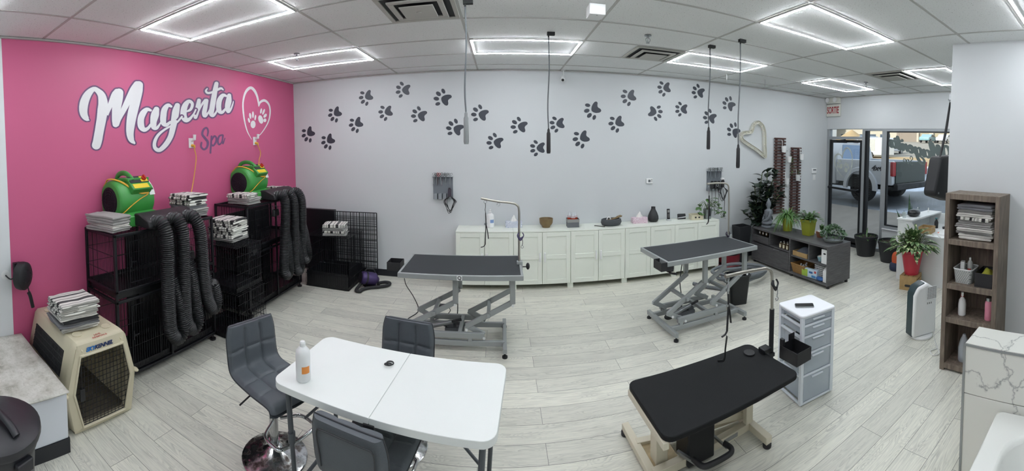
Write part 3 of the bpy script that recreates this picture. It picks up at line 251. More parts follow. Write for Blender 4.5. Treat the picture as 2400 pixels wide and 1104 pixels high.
MAGO=[[[1.929,2.372,1.924,2.365],[1.931,2.381,1.916,2.36],[1.928,2.389,1.906,2.358],[1.922,2.395,1.897,2.36],[1.918,2.402,1.889,2.358],[1.916,2.408,1.88,2.357],[1.918,2.413,1.867,2.359],[1.919,2.418,1.854,2.364],[1.917,2.426,1.842,2.37],[1.914,2.435,1.829,2.379],[1.912,2.442,1.815,2.393],[1.912,2.448,1.804,2.41],[1.913,2.456,1.795,2.428],[1.913,2.466,1.79,2.447],[1.914,2.477,1.786,2.468],[1.916,2.49,1.785,2.489],[1.918,2.504,1.787,2.511],[1.922,2.519,1.791,2.534],[1.926,2.535,1.797,2.558],[1.931,2.549,1.807,2.582],[1.937,2.566,1.819,2.606],[1.945,2.583,1.834,2.629],[1.953,2.6,1.852,2.651],[1.961,2.614,1.871,2.671],[1.969,2.627,1.892,2.688],[1.978,2.64,1.915,2.703],[1.986,2.649,1.939,2.716],[1.987,2.652,1.967,2.726],[1.982,2.652,1.998,2.729],[1.979,2.652,2.024,2.723],[1.984,2.648,2.042,2.715],[1.991,2.64,2.057,2.707],[1.998,2.631,2.074,2.699],[2.004,2.622,2.092,2.688],[2.007,2.612,2.111,2.672],[2.008,2.604,2.128,2.651],[2.008,2.593,2.14,2.627],[2.008,2.577,2.148,2.602],[2.007,2.56,2.153,2.578],[2.006,2.543,2.157,2.556],[2.004,2.532,2.158,2.536],[2.002,2.523,2.157,2.516],[1.999,2.51,2.155,2.499],[1.995,2.492,2.152,2.481],[1.992,2.472,2.148,2.46],[1.989,2.45,2.142,2.436],[1.985,2.427,2.135,2.411],[1.981,2.402,2.128,2.383],[1.975,2.375,2.12,2.354],[1.969,2.345,2.111,2.324],[1.962,2.315,2.102,2.293],[1.955,2.286,2.094,2.265],[1.949,2.259,2.087,2.237],[1.942,2.232,2.08,2.21],[1.936,2.208,2.074,2.184],[1.931,2.188,2.067,2.161],[1.927,2.175,2.061,2.142],[1.923,2.166,2.054,2.127],[1.92,2.155,2.049,2.116],[1.915,2.144,2.044,2.105],[1.913,2.12,2.028,2.085],[1.923,2.097,2.003,2.073],[1.945,2.08,1.973,2.072]],[[2.094,2.362,2.077,2.367],[2.112,2.364,2.064,2.376],[2.127,2.371,2.058,2.39],[2.137,2.383,2.06,2.403],[2.145,2.401,2.067,2.421],[2.153,2.418,2.073,2.439],[2.162,2.435,2.08,2.457],[2.171,2.452,2.088,2.477],[2.181,2.47,2.097,2.498],[2.193,2.489,2.107,2.518],[2.205,2.509,2.117,2.539],[2.219,2.53,2.126,2.56],[2.233,2.552,2.136,2.583],[2.249,2.576,2.147,2.609],[2.264,2.597,2.158,2.633],[2.276,2.614,2.169,2.655],[2.283,2.623,2.181,2.673],[2.288,2.63,2.194,2.687],[2.295,2.638,2.203,2.695],[2.304,2.649,2.212,2.704],[2.314,2.668,2.231,2.717],[2.313,2.689,2.256,2.723],[2.301,2.707,2.281,2.719]],[[2.279,2.726,2.31,2.724],[2.247,2.718,2.337,2.711],[2.223,2.7,2.353,2.69],[2.21,2.677,2.355,2.665],[2.205,2.664,2.353,2.651],[2.2,2.651,2.351,2.638],[2.195,2.637,2.349,2.623],[2.19,2.62,2.346,2.605],[2.185,2.6,2.34,2.584],[2.18,2.576,2.333,2.56],[2.174,2.55,2.326,2.535],[2.17,2.521,2.318,2.51],[2.167,2.491,2.31,2.481],[2.164,2.457,2.301,2.449],[2.162,2.425,2.293,2.418],[2.161,2.397,2.287,2.394],[2.161,2.375,2.284,2.378],[2.163,2.358,2.283,2.367],[2.165,2.346,2.282,2.355],[2.166,2.334,2.281,2.342],[2.173,2.316,2.276,2.322],[2.189,2.302,2.261,2.306],[2.213,2.295,2.238,2.297]],[[2.251,2.307,2.237,2.309],[2.265,2.309,2.225,2.316],[2.276,2.316,2.219,2.326],[2.283,2.326,2.22,2.337],[2.291,2.341,2.222,2.353],[2.298,2.357,2.225,2.37],[2.305,2.371,2.228,2.388],[2.314,2.385,2.234,2.407],[2.323,2.399,2.241,2.426],[2.335,2.414,2.249,2.445],[2.348,2.431,2.258,2.465],[2.363,2.452,2.269,2.487],[2.381,2.477,2.284,2.514],[2.402,2.505,2.301,2.544],[2.424,2.536,2.319,2.576],[2.446,2.566,2.336,2.606],[2.467,2.597,2.354,2.637],[2.489,2.628,2.372,2.669],[2.509,2.657,2.39,2.7],[2.527,2.681,2.408,2.728],[2.54,2.699,2.425,2.751],[2.552,2.713,2.44,2.769],[2.563,2.727,2.454,2.783],[2.577,2.743,2.467,2.798],[2.587,2.765,2.488,2.814],[2.585,2.788,2.517,2.822],[2.57,2.807,2.546,2.819]],[[2.538,2.823,2.572,2.822],[2.505,2.814,2.6,2.81],[2.48,2.796,2.617,2.789],[2.467,2.772,2.619,2.764],[2.46,2.754,2.617,2.746],[2.454,2.738,2.615,2.729],[2.448,2.721,2.612,2.708],[2.441,2.701,2.607,2.683],[2.432,2.674,2.598,2.654],[2.422,2.643,2.587,2.621],[2.411,2.61,2.575,2.586],[2.401,2.578,2.563,2.553],[2.39,2.548,2.552,2.52],[2.378,2.517,2.54,2.489],[2.367,2.485,2.529,2.458],[2.357,2.452,2.519,2.429],[2.349,2.418,2.509,2.399],[2.343,2.384,2.499,2.367],[2.338,2.352,2.49,2.337],[2.335,2.322,2.483,2.311],[2.333,2.297,2.477,2.289],[2.332,2.274,2.473,2.27],[2.333,2.251,2.47,2.254],[2.336,2.23,2.468,2.24],[2.341,2.208,2.468,2.226],[2.348,2.188,2.468,2.213],[2.357,2.17,2.468,2.202],[2.37,2.153,2.468,2.193],[2.387,2.138,2.467,2.188],[2.405,2.129,2.468,2.181],[2.42,2.124,2.473,2.17],[2.433,2.12,2.479,2.159],[2.444,2.115,2.486,2.149],[2.458,2.115,2.487,2.138],[2.471,2.119,2.481,2.127]],[[2.731,2.498,2.725,2.485],[2.731,2.51,2.714,2.476],[2.724,2.521,2.699,2.471],[2.711,2.527,2.684,2.471],[2.7,2.532,2.668,2.472],[2.687,2.539,2.655,2.474],[2.663,2.545,2.652,2.472],[2.631,2.544,2.657,2.47],[2.601,2.534,2.658,2.467],[2.577,2.522,2.653,2.459],[2.556,2.507,2.647,2.449],[2.537,2.491,2.641,2.439],[2.522,2.473,2.635,2.429],[2.509,2.453,2.628,2.418],[2.498,2.432,2.622,2.406],[2.491,2.409,2.618,2.394],[2.486,2.385,2.616,2.38],[2.483,2.361,2.615,2.365],[2.484,2.336,2.616,2.35],[2.49,2.311,2.616,2.342],[2.503,2.289,2.616,2.337],[2.521,2.271,2.617,2.331],[2.543,2.257,2.616,2.327],[2.572,2.247,2.61,2.326],[2.604,2.245,2.602,2.325],[2.631,2.252,2.603,2.323],[2.652,2.262,2.61,2.324],[2.671,2.274,2.619,2.326],[2.689,2.289,2.628,2.331],[2.703,2.304,2.639,2.341],[2.715,2.318,2.652,2.354],[2.727,2.332,2.665,2.367],[2.734,2.343,2.678,2.375],[2.733,2.356,2.694,2.378],[2.725,2.368,2.711,2.376]],[[2.783,2.559,2.809,2.554],[2.755,2.555,2.83,2.541],[2.733,2.543,2.84,2.523],[2.719,2.526,2.838,2.504],[2.708,2.513,2.837,2.488],[2.697,2.499,2.836,2.472],[2.686,2.484,2.834,2.457],[2.677,2.466,2.831,2.441],[2.67,2.446,2.823,2.422],[2.665,2.423,2.812,2.401],[2.662,2.399,2.802,2.383],[2.66,2.375,2.796,2.368],[2.659,2.353,2.793,2.356],[2.661,2.332,2.792,2.346],[2.666,2.312,2.791,2.34],[2.679,2.29,2.788,2.341],[2.703,2.273,2.779,2.345],[2.734,2.265,2.768,2.345],[2.768,2.267,2.757,2.341],[2.799,2.279,2.751,2.336],[2.819,2.297,2.758,2.337],[2.834,2.316,2.772,2.348],[2.847,2.335,2.788,2.363],[2.859,2.352,2.803,2.378],[2.871,2.366,2.814,2.391],[2.882,2.38,2.824,2.404],[2.892,2.393,2.834,2.417],[2.903,2.406,2.844,2.43],[2.907,2.417,2.854,2.438],[2.905,2.427,2.868,2.442],[2.896,2.436,2.883,2.442]],[[3.039,2.552,3.031,2.54],[3.04,2.566,3.017,2.53],[3.034,2.577,3.0,2.526],[3.022,2.584,2.984,2.528],[3.012,2.59,2.968,2.53],[2.999,2.598,2.955,2.532],[2.972,2.607,2.955,2.53],[2.932,2.603,2.968,2.53],[2.9,2.59,2.972,2.527],[2.875,2.574,2.967,2.519],[2.853,2.554,2.961,2.509],[2.834,2.532,2.957,2.499],[2.822,2.507,2.954,2.488],[2.814,2.482,2.95,2.472],[2.809,2.459,2.947,2.453],[2.806,2.438,2.944,2.434],[2.804,2.417,2.941,2.416],[2.803,2.396,2.938,2.399],[2.804,2.372,2.937,2.387],[2.812,2.348,2.935,2.384],[2.83,2.326,2.932,2.385],[2.855,2.311,2.927,2.384],[2.886,2.303,2.921,2.383],[2.923,2.304,2.91,2.38],[2.954,2.315,2.906,2.377],[2.975,2.33,2.916,2.382],[2.99,2.342,2.932,2.391],[3.004,2.353,2.95,2.4],[3.014,2.364,2.966,2.407],[3.017,2.378,2.984,2.407],[3.012,2.391,3.0,2.401]],[[3.101,2.619,3.129,2.615],[3.072,2.614,3.151,2.602],[3.048,2.602,3.163,2.584],[3.034,2.584,3.161,2.564],[3.024,2.568,3.158,2.547],[3.013,2.552,3.155,2.53],[3.002,2.535,3.152,2.513],[2.992,2.514,3.149,2.496],[2.985,2.492,3.143,2.477],[2.979,2.469,3.137,2.456],[2.974,2.446,3.13,2.432],[2.969,2.422,3.121,2.407],[2.963,2.396,3.112,2.38],[2.958,2.369,3.102,2.352],[2.952,2.342,3.091,2.323],[2.945,2.316,3.08,2.296],[2.938,2.291,3.069,2.27],[2.931,2.267,3.059,2.244],[2.923,2.246,3.046,2.216],[2.913,2.226,3.03,2.189],[2.9,2.206,3.011,2.162],[2.885,2.186,2.99,2.137],[2.868,2.167,2.967,2.112],[2.851,2.149,2.942,2.09],[2.831,2.131,2.915,2.069],[2.811,2.114,2.884,2.049],[2.793,2.101,2.851,2.032],[2.785,2.096,2.813,2.019],[2.789,2.096,2.771,2.019],[2.787,2.096,2.736,2.03],[2.782,2.099,2.711,2.046],[2.779,2.102,2.693,2.065],[2.777,2.105,2.683,2.088],[2.775,2.114,2.68,2.111],[2.776,2.126,2.682,2.134],[2.778,2.139,2.688,2.157],[2.784,2.154,2.699,2.179],[2.793,2.171,2.713,2.201],[2.804,2.188,2.731,2.223],[2.817,2.203,2.752,2.244],[2.833,2.218,2.776,2.263],[2.853,2.232,2.803,2.28],[2.876,2.247,2.83,2.295],[2.9,2.261,2.858,2.309],[2.924,2.273,2.886,2.323],[2.95,2.285,2.915,2.335],[2.977,2.296,2.943,2.346],[3.004,2.308,2.969,2.357],[3.03,2.319,2.995,2.368],[3.056,2.331,3.019,2.379],[3.083,2.343,3.041,2.39],[3.11,2.358,3.061,2.401],[3.134,2.376,3.078,2.413],[3.156,2.394,3.096,2.429],[3.174,2.411,3.114,2.445],[3.193,2.428,3.133,2.463],[3.201,2.439,3.146,2.47],[3.201,2.451,3.163,2.473],[3.193,2.463,3.179,2.47]],[[3.203,2.487,3.197,2.497],[3.214,2.48,3.197,2.509],[3.228,2.478,3.204,2.519],[3.243,2.48,3.215,2.526],[3.266,2.486,3.237,2.537],[3.292,2.492,3.258,2.547],[3.322,2.501,3.272,2.555],[3.352,2.519,3.278,2.56],[3.374,2.542,3.283,2.568],[3.388,2.566,3.289,2.581],[3.396,2.591,3.292,2.593],[3.397,2.618,3.292,2.596],[3.382,2.642,3.293,2.594],[3.359,2.659,3.29,2.596],[3.33,2.67,3.286,2.597],[3.292,2.673,3.295,2.595],[3.252,2.664,3.305,2.596],[3.223,2.651,3.304,2.591],[3.2,2.635,3.299,2.582],[3.179,2.619,3.293,2.572],[3.162,2.6,3.288,2.562],[3.147,2.58,3.282,2.549],[3.135,2.559,3.277,2.535],[3.125,2.537,3.273,2.522],[3.118,2.514,3.27,2.507],[3.114,2.491,3.268,2.492],[3.113,2.466,3.267,2.478],[3.117,2.442,3.267,2.469],[3.126,2.42,3.268,2.462],[3.14,2.399,3.271,2.456],[3.161,2.38,3.271,2.452],[3.193,2.364,3.261,2.454],[3.235,2.36,3.246,2.454],[3.27,2.367,3.242,2.451],[3.297,2.379,3.249,2.449],[3.32,2.393,3.259,2.45],[3.341,2.41,3.273,2.456],[3.36,2.429,3.29,2.468],[3.378,2.448,3.308,2.482],[3.393,2.466,3.323,2.495],[3.407,2.483,3.335,2.508],[3.418,2.499,3.345,2.521],[3.427,2.514,3.354,2.535],[3.437,2.529,3.365,2.549],[3.441,2.541,3.376,2.559],[3.436,2.552,3.391,2.564],[3.425,2.56,3.409,2.565]],[[3.461,2.695,3.487,2.694],[3.434,2.689,3.51,2.686],[3.414,2.676,3.523,2.671],[3.403,2.66,3.525,2.654],[3.397,2.643,3.522,2.637],[3.391,2.627,3.519,2.621],[3.385,2.612,3.516,2.603],[3.378,2.594,3.511,2.584],[3.371,2.574,3.504,2.561],[3.362,2.552,3.496,2.538],[3.355,2.53,3.487,2.515],[3.348,2.51,3.478,2.494],[3.343,2.494,3.47,2.477],[3.34,2.48,3.462,2.463],[3.337,2.466,3.455,2.45],[3.333,2.452,3.447,2.436],[3.333,2.436,3.435,2.421],[3.343,2.421,3.413,2.41],[3.363,2.41,3.388,2.407]],[[3.413,2.449,3.397,2.453],[3.43,2.45,3.386,2.461],[3.445,2.455,3.381,2.472],[3.455,2.464,3.384,2.483],[3.471,2.488,3.398,2.506],[3.486,2.511,3.412,2.53],[3.502,2.534,3.427,2.553],[3.516,2.553,3.441,2.575],[3.53,2.571,3.454,2.595],[3.544,2.586,3.467,2.613],[3.558,2.599,3.479,2.629],[3.57,2.611,3.493,2.645],[3.581,2.619,3.506,2.659],[3.591,2.625,3.52,2.671],[3.604,2.632,3.531,2.681],[3.618,2.64,3.541,2.69],[3.631,2.654,3.561,2.699],[3.633,2.671,3.585,2.702],[3.625,2.686,3.607,2.697]],[[3.6,2.703,3.627,2.701],[3.573,2.697,3.649,2.692],[3.552,2.685,3.662,2.677],[3.54,2.669,3.662,2.66],[3.531,2.647,3.656,2.638],[3.521,2.625,3.651,2.615],[3.512,2.604,3.645,2.593],[3.504,2.583,3.639,2.572],[3.496,2.562,3.632,2.55],[3.488,2.54,3.625,2.529],[3.482,2.518,3.62,2.511],[3.479,2.497,3.617,2.5],[3.481,2.478,3.615,2.494],[3.488,2.459,3.613,2.493],[3.512,2.436,3.598,2.503],[3.574,2.429,3.551,2.507],[3.609,2.445,3.541,2.502],[3.628,2.462,3.553,2.507],[3.644,2.479,3.57,2.517],[3.659,2.496,3.584,2.527],[3.673,2.513,3.596,2.538],[3.685,2.53,3.606,2.552],[3.696,2.547,3.617,2.567],[3.707,2.563,3.629,2.583],[3.711,2.575,3.641,2.593],[3.706,2.586,3.658,2.599],[3.694,2.595,3.677,2.6]],[[3.799,2.94,3.828,2.939],[3.769,2.933,3.853,2.93],[3.745,2.919,3.867,2.915],[3.732,2.901,3.867,2.896],[3.724,2.882,3.862,2.877],[3.715,2.863,3.858,2.858],[3.706,2.843,3.853,2.838],[3.697,2.821,3.847,2.815],[3.688,2.795,3.84,2.79],[3.678,2.767,3.832,2.762],[3.668,2.738,3.824,2.732],[3.658,2.709,3.816,2.703],[3.649,2.678,3.807,2.672],[3.64,2.647,3.797,2.64],[3.631,2.616,3.788,2.609],[3.624,2.589,3.779,2.58],[3.617,2.566,3.771,2.555],[3.609,2.544,3.764,2.533],[3.604,2.521,3.759,2.519],[3.604,2.496,3.756,2.514],[3.617,2.471,3.751,2.515],[3.641,2.452,3.743,2.516],[3.679,2.439,3.726,2.518],[3.731,2.444,3.698,2.513],[3.764,2.461,3.694,2.51],[3.785,2.479,3.707,2.518],[3.804,2.498,3.723,2.531],[3.819,2.516,3.735,2.542],[3.829,2.534,3.743,2.55],[3.835,2.55,3.748,2.56],[3.839,2.564,3.754,2.572],[3.843,2.576,3.761,2.585],[3.843,2.588,3.77,2.596],[3.836,2.598,3.785,2.603],[3.821,2.604,3.803,2.606]],[[3.634,2.84,3.648,2.834],[3.617,2.841,3.657,2.825],[3.6,2.837,3.658,2.814],[3.588,2.829,3.651,2.803],[3.579,2.822,3.644,2.793],[3.567,2.814,3.637,2.785],[3.553,2.8,3.636,2.783],[3.545,2.778,3.639,2.791],[3.552,2.759,3.639,2.795],[3.565,2.745,3.64,2.794],[3.586,2.734,3.641,2.794],[3.615,2.728,3.639,2.794],[3.645,2.729,3.642,2.795],[3.672,2.734,3.655,2.797],[3.697,2.74,3.673,2.802],[3.722,2.747,3.692,2.808],[3.747,2.756,3.711,2.815],[3.773,2.765,3.732,2.823],[3.796,2.774,3.754,2.833],[3.819,2.783,3.777,2.842],[3.843,2.792,3.798,2.851],[3.865,2.801,3.822,2.862],[3.881,2.807,3.849,2.872],[3.883,2.808,3.883,2.879],[3.875,2.81,3.92,2.877],[3.875,2.812,3.942,2.866],[3.886,2.808,3.951,2.858],[3.9,2.805,3.958,2.852],[3.915,2.801,3.967,2.843],[3.933,2.803,3.969,2.832],[3.95,2.809,3.963,2.82]],[[4.043,2.754,4.035,2.739],[4.042,2.768,4.02,2.727],[4.031,2.779,3.999,2.72],[4.014,2.785,3.979,2.719],[3.999,2.79,3.956,2.719],[3.979,2.797,3.937,2.719],[3.944,2.802,3.935,2.717],[3.894,2.794,3.948,2.717],[3.855,2.776,3.951,2.715],[3.825,2.755,3.943,2.706],[3.801,2.733,3.934,2.693],[3.781,2.709,3.927,2.68],[3.766,2.684,3.921,2.667],[3.755,2.658,3.916,2.65],[3.748,2.632,3.912,2.632],[3.745,2.609,3.909,2.616],[3.745,2.586,3.908,2.602],[3.748,2.564,3.908,2.588],[3.756,2.542,3.909,2.579],[3.77,2.521,3.908,2.575],[3.792,2.503,3.904,2.574],[3.823,2.491,3.899,2.573],[3.863,2.486,3.888,2.572],[3.91,2.493,3.872,2.567],[3.945,2.51,3.871,2.565],[3.968,2.528,3.885,2.573],[3.987,2.544,3.905,2.587],[4.004,2.559,3.925,2.601],[4.014,2.572,3.944,2.61],[4.015,2.587,3.966,2.613],[4.006,2.6,3.989,2.61]],[[4.04,2.809,4.073,2.81],[4.009,2.799,4.101,2.803],[3.986,2.783,4.12,2.788],[3.975,2.764,4.124,2.769],[3.966,2.745,4.126,2.75],[3.957,2.725,4.129,2.73],[3.949,2.707,4.13,2.709],[3.942,2.69,4.127,2.686],[3.936,2.672,4.12,2.661],[3.929,2.651,4.109,2.638],[3.922,2.626,4.1,2.619],[3.92,2.601,4.093,2.606],[3.923,2.577,4.088,2.592],[3.932,2.554,4.083,2.578],[3.945,2.532,4.078,2.571],[3.991,2.505,4.046,2.584],[4.062,2.516,3.998,2.577],[4.088,2.535,4.004,2.579],[4.107,2.554,4.018,2.588],[4.123,2.574,4.032,2.6],[4.137,2.595,4.044,2.614],[4.149,2.619,4.057,2.633],[4.16,2.641,4.069,2.652],[4.167,2.658,4.078,2.668],[4.171,2.671,4.084,2.677],[4.173,2.681,4.086,2.681],[4.173,2.687,4.088,2.687],[4.174,2.693,4.091,2.693],[4.172,2.703,4.098,2.704],[4.163,2.712,4.111,2.712],[4.147,2.716,4.129,2.717]]]
HRT=[[[4.528,2.173,4.526,2.172],[4.53,2.174,4.523,2.172],[4.53,2.176,4.521,2.173],[4.53,2.177,4.519,2.174],[4.506,2.206,4.492,2.202],[4.482,2.234,4.466,2.229],[4.459,2.263,4.44,2.257],[4.44,2.293,4.417,2.288],[4.424,2.327,4.398,2.322],[4.41,2.363,4.382,2.358],[4.398,2.4,4.368,2.395],[4.388,2.436,4.357,2.431],[4.379,2.472,4.347,2.468],[4.373,2.509,4.34,2.504],[4.369,2.544,4.334,2.54],[4.365,2.578,4.33,2.574],[4.363,2.609,4.328,2.606],[4.362,2.639,4.327,2.636],[4.363,2.667,4.329,2.665],[4.367,2.696,4.332,2.695],[4.376,2.726,4.339,2.726],[4.388,2.756,4.348,2.758],[4.402,2.785,4.36,2.788],[4.417,2.81,4.373,2.816],[4.434,2.831,4.388,2.841],[4.453,2.85,4.406,2.863],[4.472,2.865,4.425,2.883],[4.49,2.877,4.446,2.9],[4.508,2.887,4.469,2.915],[4.523,2.894,4.495,2.928],[4.535,2.897,4.526,2.937],[4.543,2.898,4.56,2.941],[4.553,2.897,4.591,2.936],[4.57,2.892,4.617,2.926],[4.588,2.883,4.64,2.913],[4.606,2.872,4.66,2.898],[4.623,2.858,4.677,2.881],[4.639,2.841,4.693,2.86],[4.655,2.822,4.706,2.839],[4.668,2.803,4.718,2.817],[4.679,2.783,4.726,2.794],[4.688,2.761,4.733,2.77],[4.695,2.74,4.737,2.748],[4.701,2.721,4.74,2.728],[4.706,2.706,4.742,2.711],[4.71,2.692,4.742,2.697],[4.713,2.68,4.742,2.684],[4.716,2.667,4.742,2.67],[4.717,2.664,4.741,2.667],[4.721,2.662,4.738,2.664],[4.727,2.662,4.732,2.662]],[[4.728,2.662,4.723,2.662],[4.734,2.662,4.718,2.664],[4.739,2.664,4.716,2.666],[4.741,2.667,4.716,2.67],[4.752,2.682,4.72,2.684],[4.762,2.696,4.723,2.7],[4.772,2.708,4.73,2.716],[4.784,2.717,4.745,2.734],[4.802,2.726,4.768,2.75],[4.826,2.735,4.797,2.764],[4.849,2.742,4.831,2.776],[4.866,2.745,4.866,2.784],[4.88,2.745,4.901,2.783],[4.897,2.743,4.931,2.777],[4.917,2.738,4.956,2.767],[4.936,2.731,4.977,2.756],[4.953,2.722,4.996,2.742],[4.97,2.71,5.013,2.727],[4.985,2.696,5.027,2.708],[4.996,2.678,5.037,2.687],[5.003,2.657,5.044,2.663],[5.008,2.632,5.048,2.637],[5.009,2.605,5.048,2.608],[5.006,2.578,5.044,2.579],[5.0,2.55,5.036,2.549],[4.991,2.519,5.025,2.517],[4.978,2.489,5.01,2.486],[4.962,2.46,4.992,2.456],[4.942,2.433,4.971,2.427],[4.919,2.406,4.946,2.399],[4.894,2.38,4.919,2.373],[4.868,2.355,4.891,2.347],[4.841,2.33,4.862,2.322],[4.812,2.306,4.832,2.298],[4.783,2.283,4.801,2.275],[4.755,2.263,4.771,2.255],[4.728,2.246,4.741,2.238],[4.701,2.231,4.712,2.224],[4.674,2.218,4.684,2.211],[4.648,2.204,4.656,2.198],[4.646,2.202,4.653,2.197],[4.646,2.201,4.651,2.197],[4.646,2.199,4.648,2.198]]]
HP=[[[[4.636,2.394],[4.626,2.365],[4.601,2.344],[4.57,2.335],[4.539,2.342],[4.517,2.362],[4.51,2.39],[4.52,2.419],[4.544,2.44],[4.575,2.449],[4.606,2.443],[4.629,2.423]],[[4.5,2.452],[4.504,2.434],[4.501,2.42],[4.491,2.413],[4.477,2.415],[4.463,2.426],[4.453,2.443],[4.449,2.461],[4.453,2.475],[4.463,2.482],[4.476,2.48],[4.49,2.469]],[[4.537,2.516],[4.537,2.494],[4.531,2.477],[4.518,2.469],[4.504,2.473],[4.492,2.488],[4.484,2.509],[4.483,2.531],[4.49,2.548],[4.502,2.556],[4.517,2.552],[4.529,2.537]],[[4.603,2.534],[4.598,2.509],[4.588,2.491],[4.575,2.484],[4.563,2.49],[4.555,2.507],[4.552,2.532],[4.557,2.557],[4.567,2.575],[4.58,2.583],[4.592,2.577],[4.6,2.559]],[[4.655,2.493],[4.646,2.472],[4.634,2.457],[4.622,2.451],[4.613,2.457],[4.61,2.473],[4.613,2.495],[4.622,2.516],[4.634,2.531],[4.646,2.536],[4.655,2.53],[4.659,2.514]]],[[[4.83,2.484],[4.835,2.451],[4.823,2.424],[4.796,2.409],[4.762,2.412],[4.731,2.431],[4.71,2.461],[4.705,2.493],[4.717,2.52],[4.743,2.535],[4.776,2.532],[4.808,2.514]],[[4.808,2.599],[4.798,2.579],[4.784,2.564],[4.77,2.559],[4.76,2.565],[4.757,2.581],[4.761,2.601],[4.771,2.621],[4.785,2.636],[4.799,2.641],[4.809,2.635],[4.812,2.62]],[[4.876,2.588],[4.858,2.566],[4.838,2.55],[4.821,2.546],[4.813,2.554],[4.814,2.572],[4.826,2.595],[4.844,2.617],[4.864,2.632],[4.881,2.637],[4.89,2.629],[4.888,2.611]],[[4.918,2.524],[4.895,2.51],[4.87,2.502],[4.851,2.503],[4.841,2.512],[4.845,2.528],[4.86,2.545],[4.882,2.559],[4.907,2.567],[4.927,2.566],[4.937,2.557],[4.933,2.541]],[[4.919,2.462],[4.908,2.448],[4.89,2.439],[4.868,2.436],[4.85,2.441],[4.839,2.452],[4.838,2.467],[4.849,2.48],[4.867,2.49],[4.888,2.493],[4.907,2.488],[4.918,2.477]]]]
PAWS=[[.308,2.288,.118,-145.8],[.673,2.156,.116,-147.3],[.808,2.59,.113,-151.1],[1.171,2.406,.112,-154.1],[1.349,2.819,.109,-158.4],[1.667,2.563,.108,-166.4],[1.951,2.878,.108,172.7],[2.192,2.481,.111,161.5],[2.555,2.713,.119,154.4],[2.734,2.266,.117,152.5],[3.108,2.477,.115,158.4],[3.327,2.065,.112,161.9],[3.686,2.3,.113,163.1],[3.96,1.985,.107,179.9],[4.253,2.348,.107,-172.1],[4.793,2.584,.122,-151.2],[4.619,2.147,.121,-154.2],[5.172,2.385,.117,-156.5],[5.369,2.797,.117,-161.6],[5.97,2.961,.11,-167.5],[5.728,2.563,.114,-16.5],[6.286,2.635,.108,179.1],[6.598,2.93,.113,164.7],[6.835,2.513,.121,159.9],[7.218,2.751,.122,144.7],[7.331,2.287,.128,143.0]]

# ---------- main dimensions ----------
CE = 3.136; BY = 5.76; XF = 9.75; PX = 7.0; YR = -2.6     # ceiling height, back wall, street wall, inner wall, wall behind the camera
GX = lambda k: .596+1.219*k                               # ceiling grid, lines across the room
GY = lambda j: 5.388-.6575*j

# ---------- room materials ----------
def wall_mat(name, c, r=.6):
    M, nt, b = newmat(name); co = coords(nt)
    n = N(nt, 'ShaderNodeTexNoise', i_Scale=.9, i_Detail=2.0); L(nt, co, n.inputs[0])
    c0 = lin(c)
    L(nt, mix(nt, n.outputs[0], tuple(x*.96 for x in c0[:3])+(1,), tuple(min(1, x*1.04) for x in c0[:3])+(1,)), b.inputs['Base Color'])
    n2 = N(nt, 'ShaderNodeTexNoise', i_Scale=220., i_Detail=2.0); L(nt, co, n2.inputs[0])
    bp = N(nt, 'ShaderNodeBump', i_Strength=.12, i_Distance=.002); L(nt, n2.outputs[0], bp.inputs['Height']); L(nt, bp.outputs[0], b.inputs['Normal'])
    b.inputs['Roughness'].default_value = r; return M
m_pink = wall_mat('magenta_paint', 'C55C85', .5)
m_wall = wall_mat('pale_grey_blue_paint', 'CBCFD1', .55)
m_white_wall = wall_mat('white_paint', 'DCE0E2', .55)
m_blackbase = mat('black_rubber_base', '1B1E24', .45)
M, nt, b = newmat('grey_oak_planks'); m_floor = M
co = coords(nt)
br = N(nt, 'ShaderNodeTexBrick', offset=.37, offset_frequency=2, i_Scale=1.0, i_Mortar_Size=.0016, i_Mortar_Smooth=.3)
br.inputs['Brick Width'].default_value = 1.22; br.inputs['Row Height'].default_value = .182
br.inputs['Color1'].default_value = (0, 0, 0, 1); br.inputs['Color2'].default_value = (1, 1, 1, 1); br.inputs['Mortar'].default_value = (.5, .5, .5, 1)
L(nt, co, br.inputs['Vector'])
# each plank shifts the grain pattern, so boards differ
sep = N(nt, 'ShaderNodeSeparateColor'); L(nt, br.outputs['Color'], sep.inputs[0])
cmb = N(nt, 'ShaderNodeCombineXYZ'); L(nt, sep.outputs[0], cmb.inputs[2])
mul = N(nt, 'ShaderNodeVectorMath', operation='SCALE', i_3=9.0); L(nt, cmb.outputs[0], mul.inputs[0])
ad = N(nt, 'ShaderNodeVectorMath', operation='ADD'); L(nt, co, ad.inputs[0]); L(nt, mul.outputs[0], ad.inputs[1])
mp = N(nt, 'ShaderNodeMapping'); mp.inputs['Scale'].default_value = (1.5, 9.0, 3.0); L(nt, ad.outputs[0], mp.inputs[0])
w1 = N(nt, 'ShaderNodeTexNoise', i_Scale=1.0, i_Detail=2.0, i_Distortion=.6); L(nt, mp.outputs[0], w1.inputs[0])
m1 = N(nt, 'ShaderNodeMath', operation='MULTIPLY', i_1=26.0); L(nt, w1.outputs[0], m1.inputs[0])
m2 = N(nt, 'ShaderNodeMath', operation='FRACT'); L(nt, m1.outputs[0], m2.inputs[0])
rings = ramp(nt, m2.outputs[0], [(0, .0), (.45, .15), (.8, .9), (.93, 1.), (1., .0)])
mp2 = N(nt, 'ShaderNodeMapping'); mp2.inputs['Scale'].default_value = (6, 120, 6); L(nt, ad.outputs[0], mp2.inputs[0])
w2 = N(nt, 'ShaderNodeTexNoise', i_Scale=1.0, i_Detail=5.0); L(nt, mp2.outputs[0], w2.inputs[0])
w3 = N(nt, 'ShaderNodeTexNoise', i_Scale=1.7, i_Detail=3.0); L(nt, mp.outputs[0], w3.inputs[0])
base = mix(nt, sep.outputs[0], lin('D4D3C8'), lin('E8E7DA'))
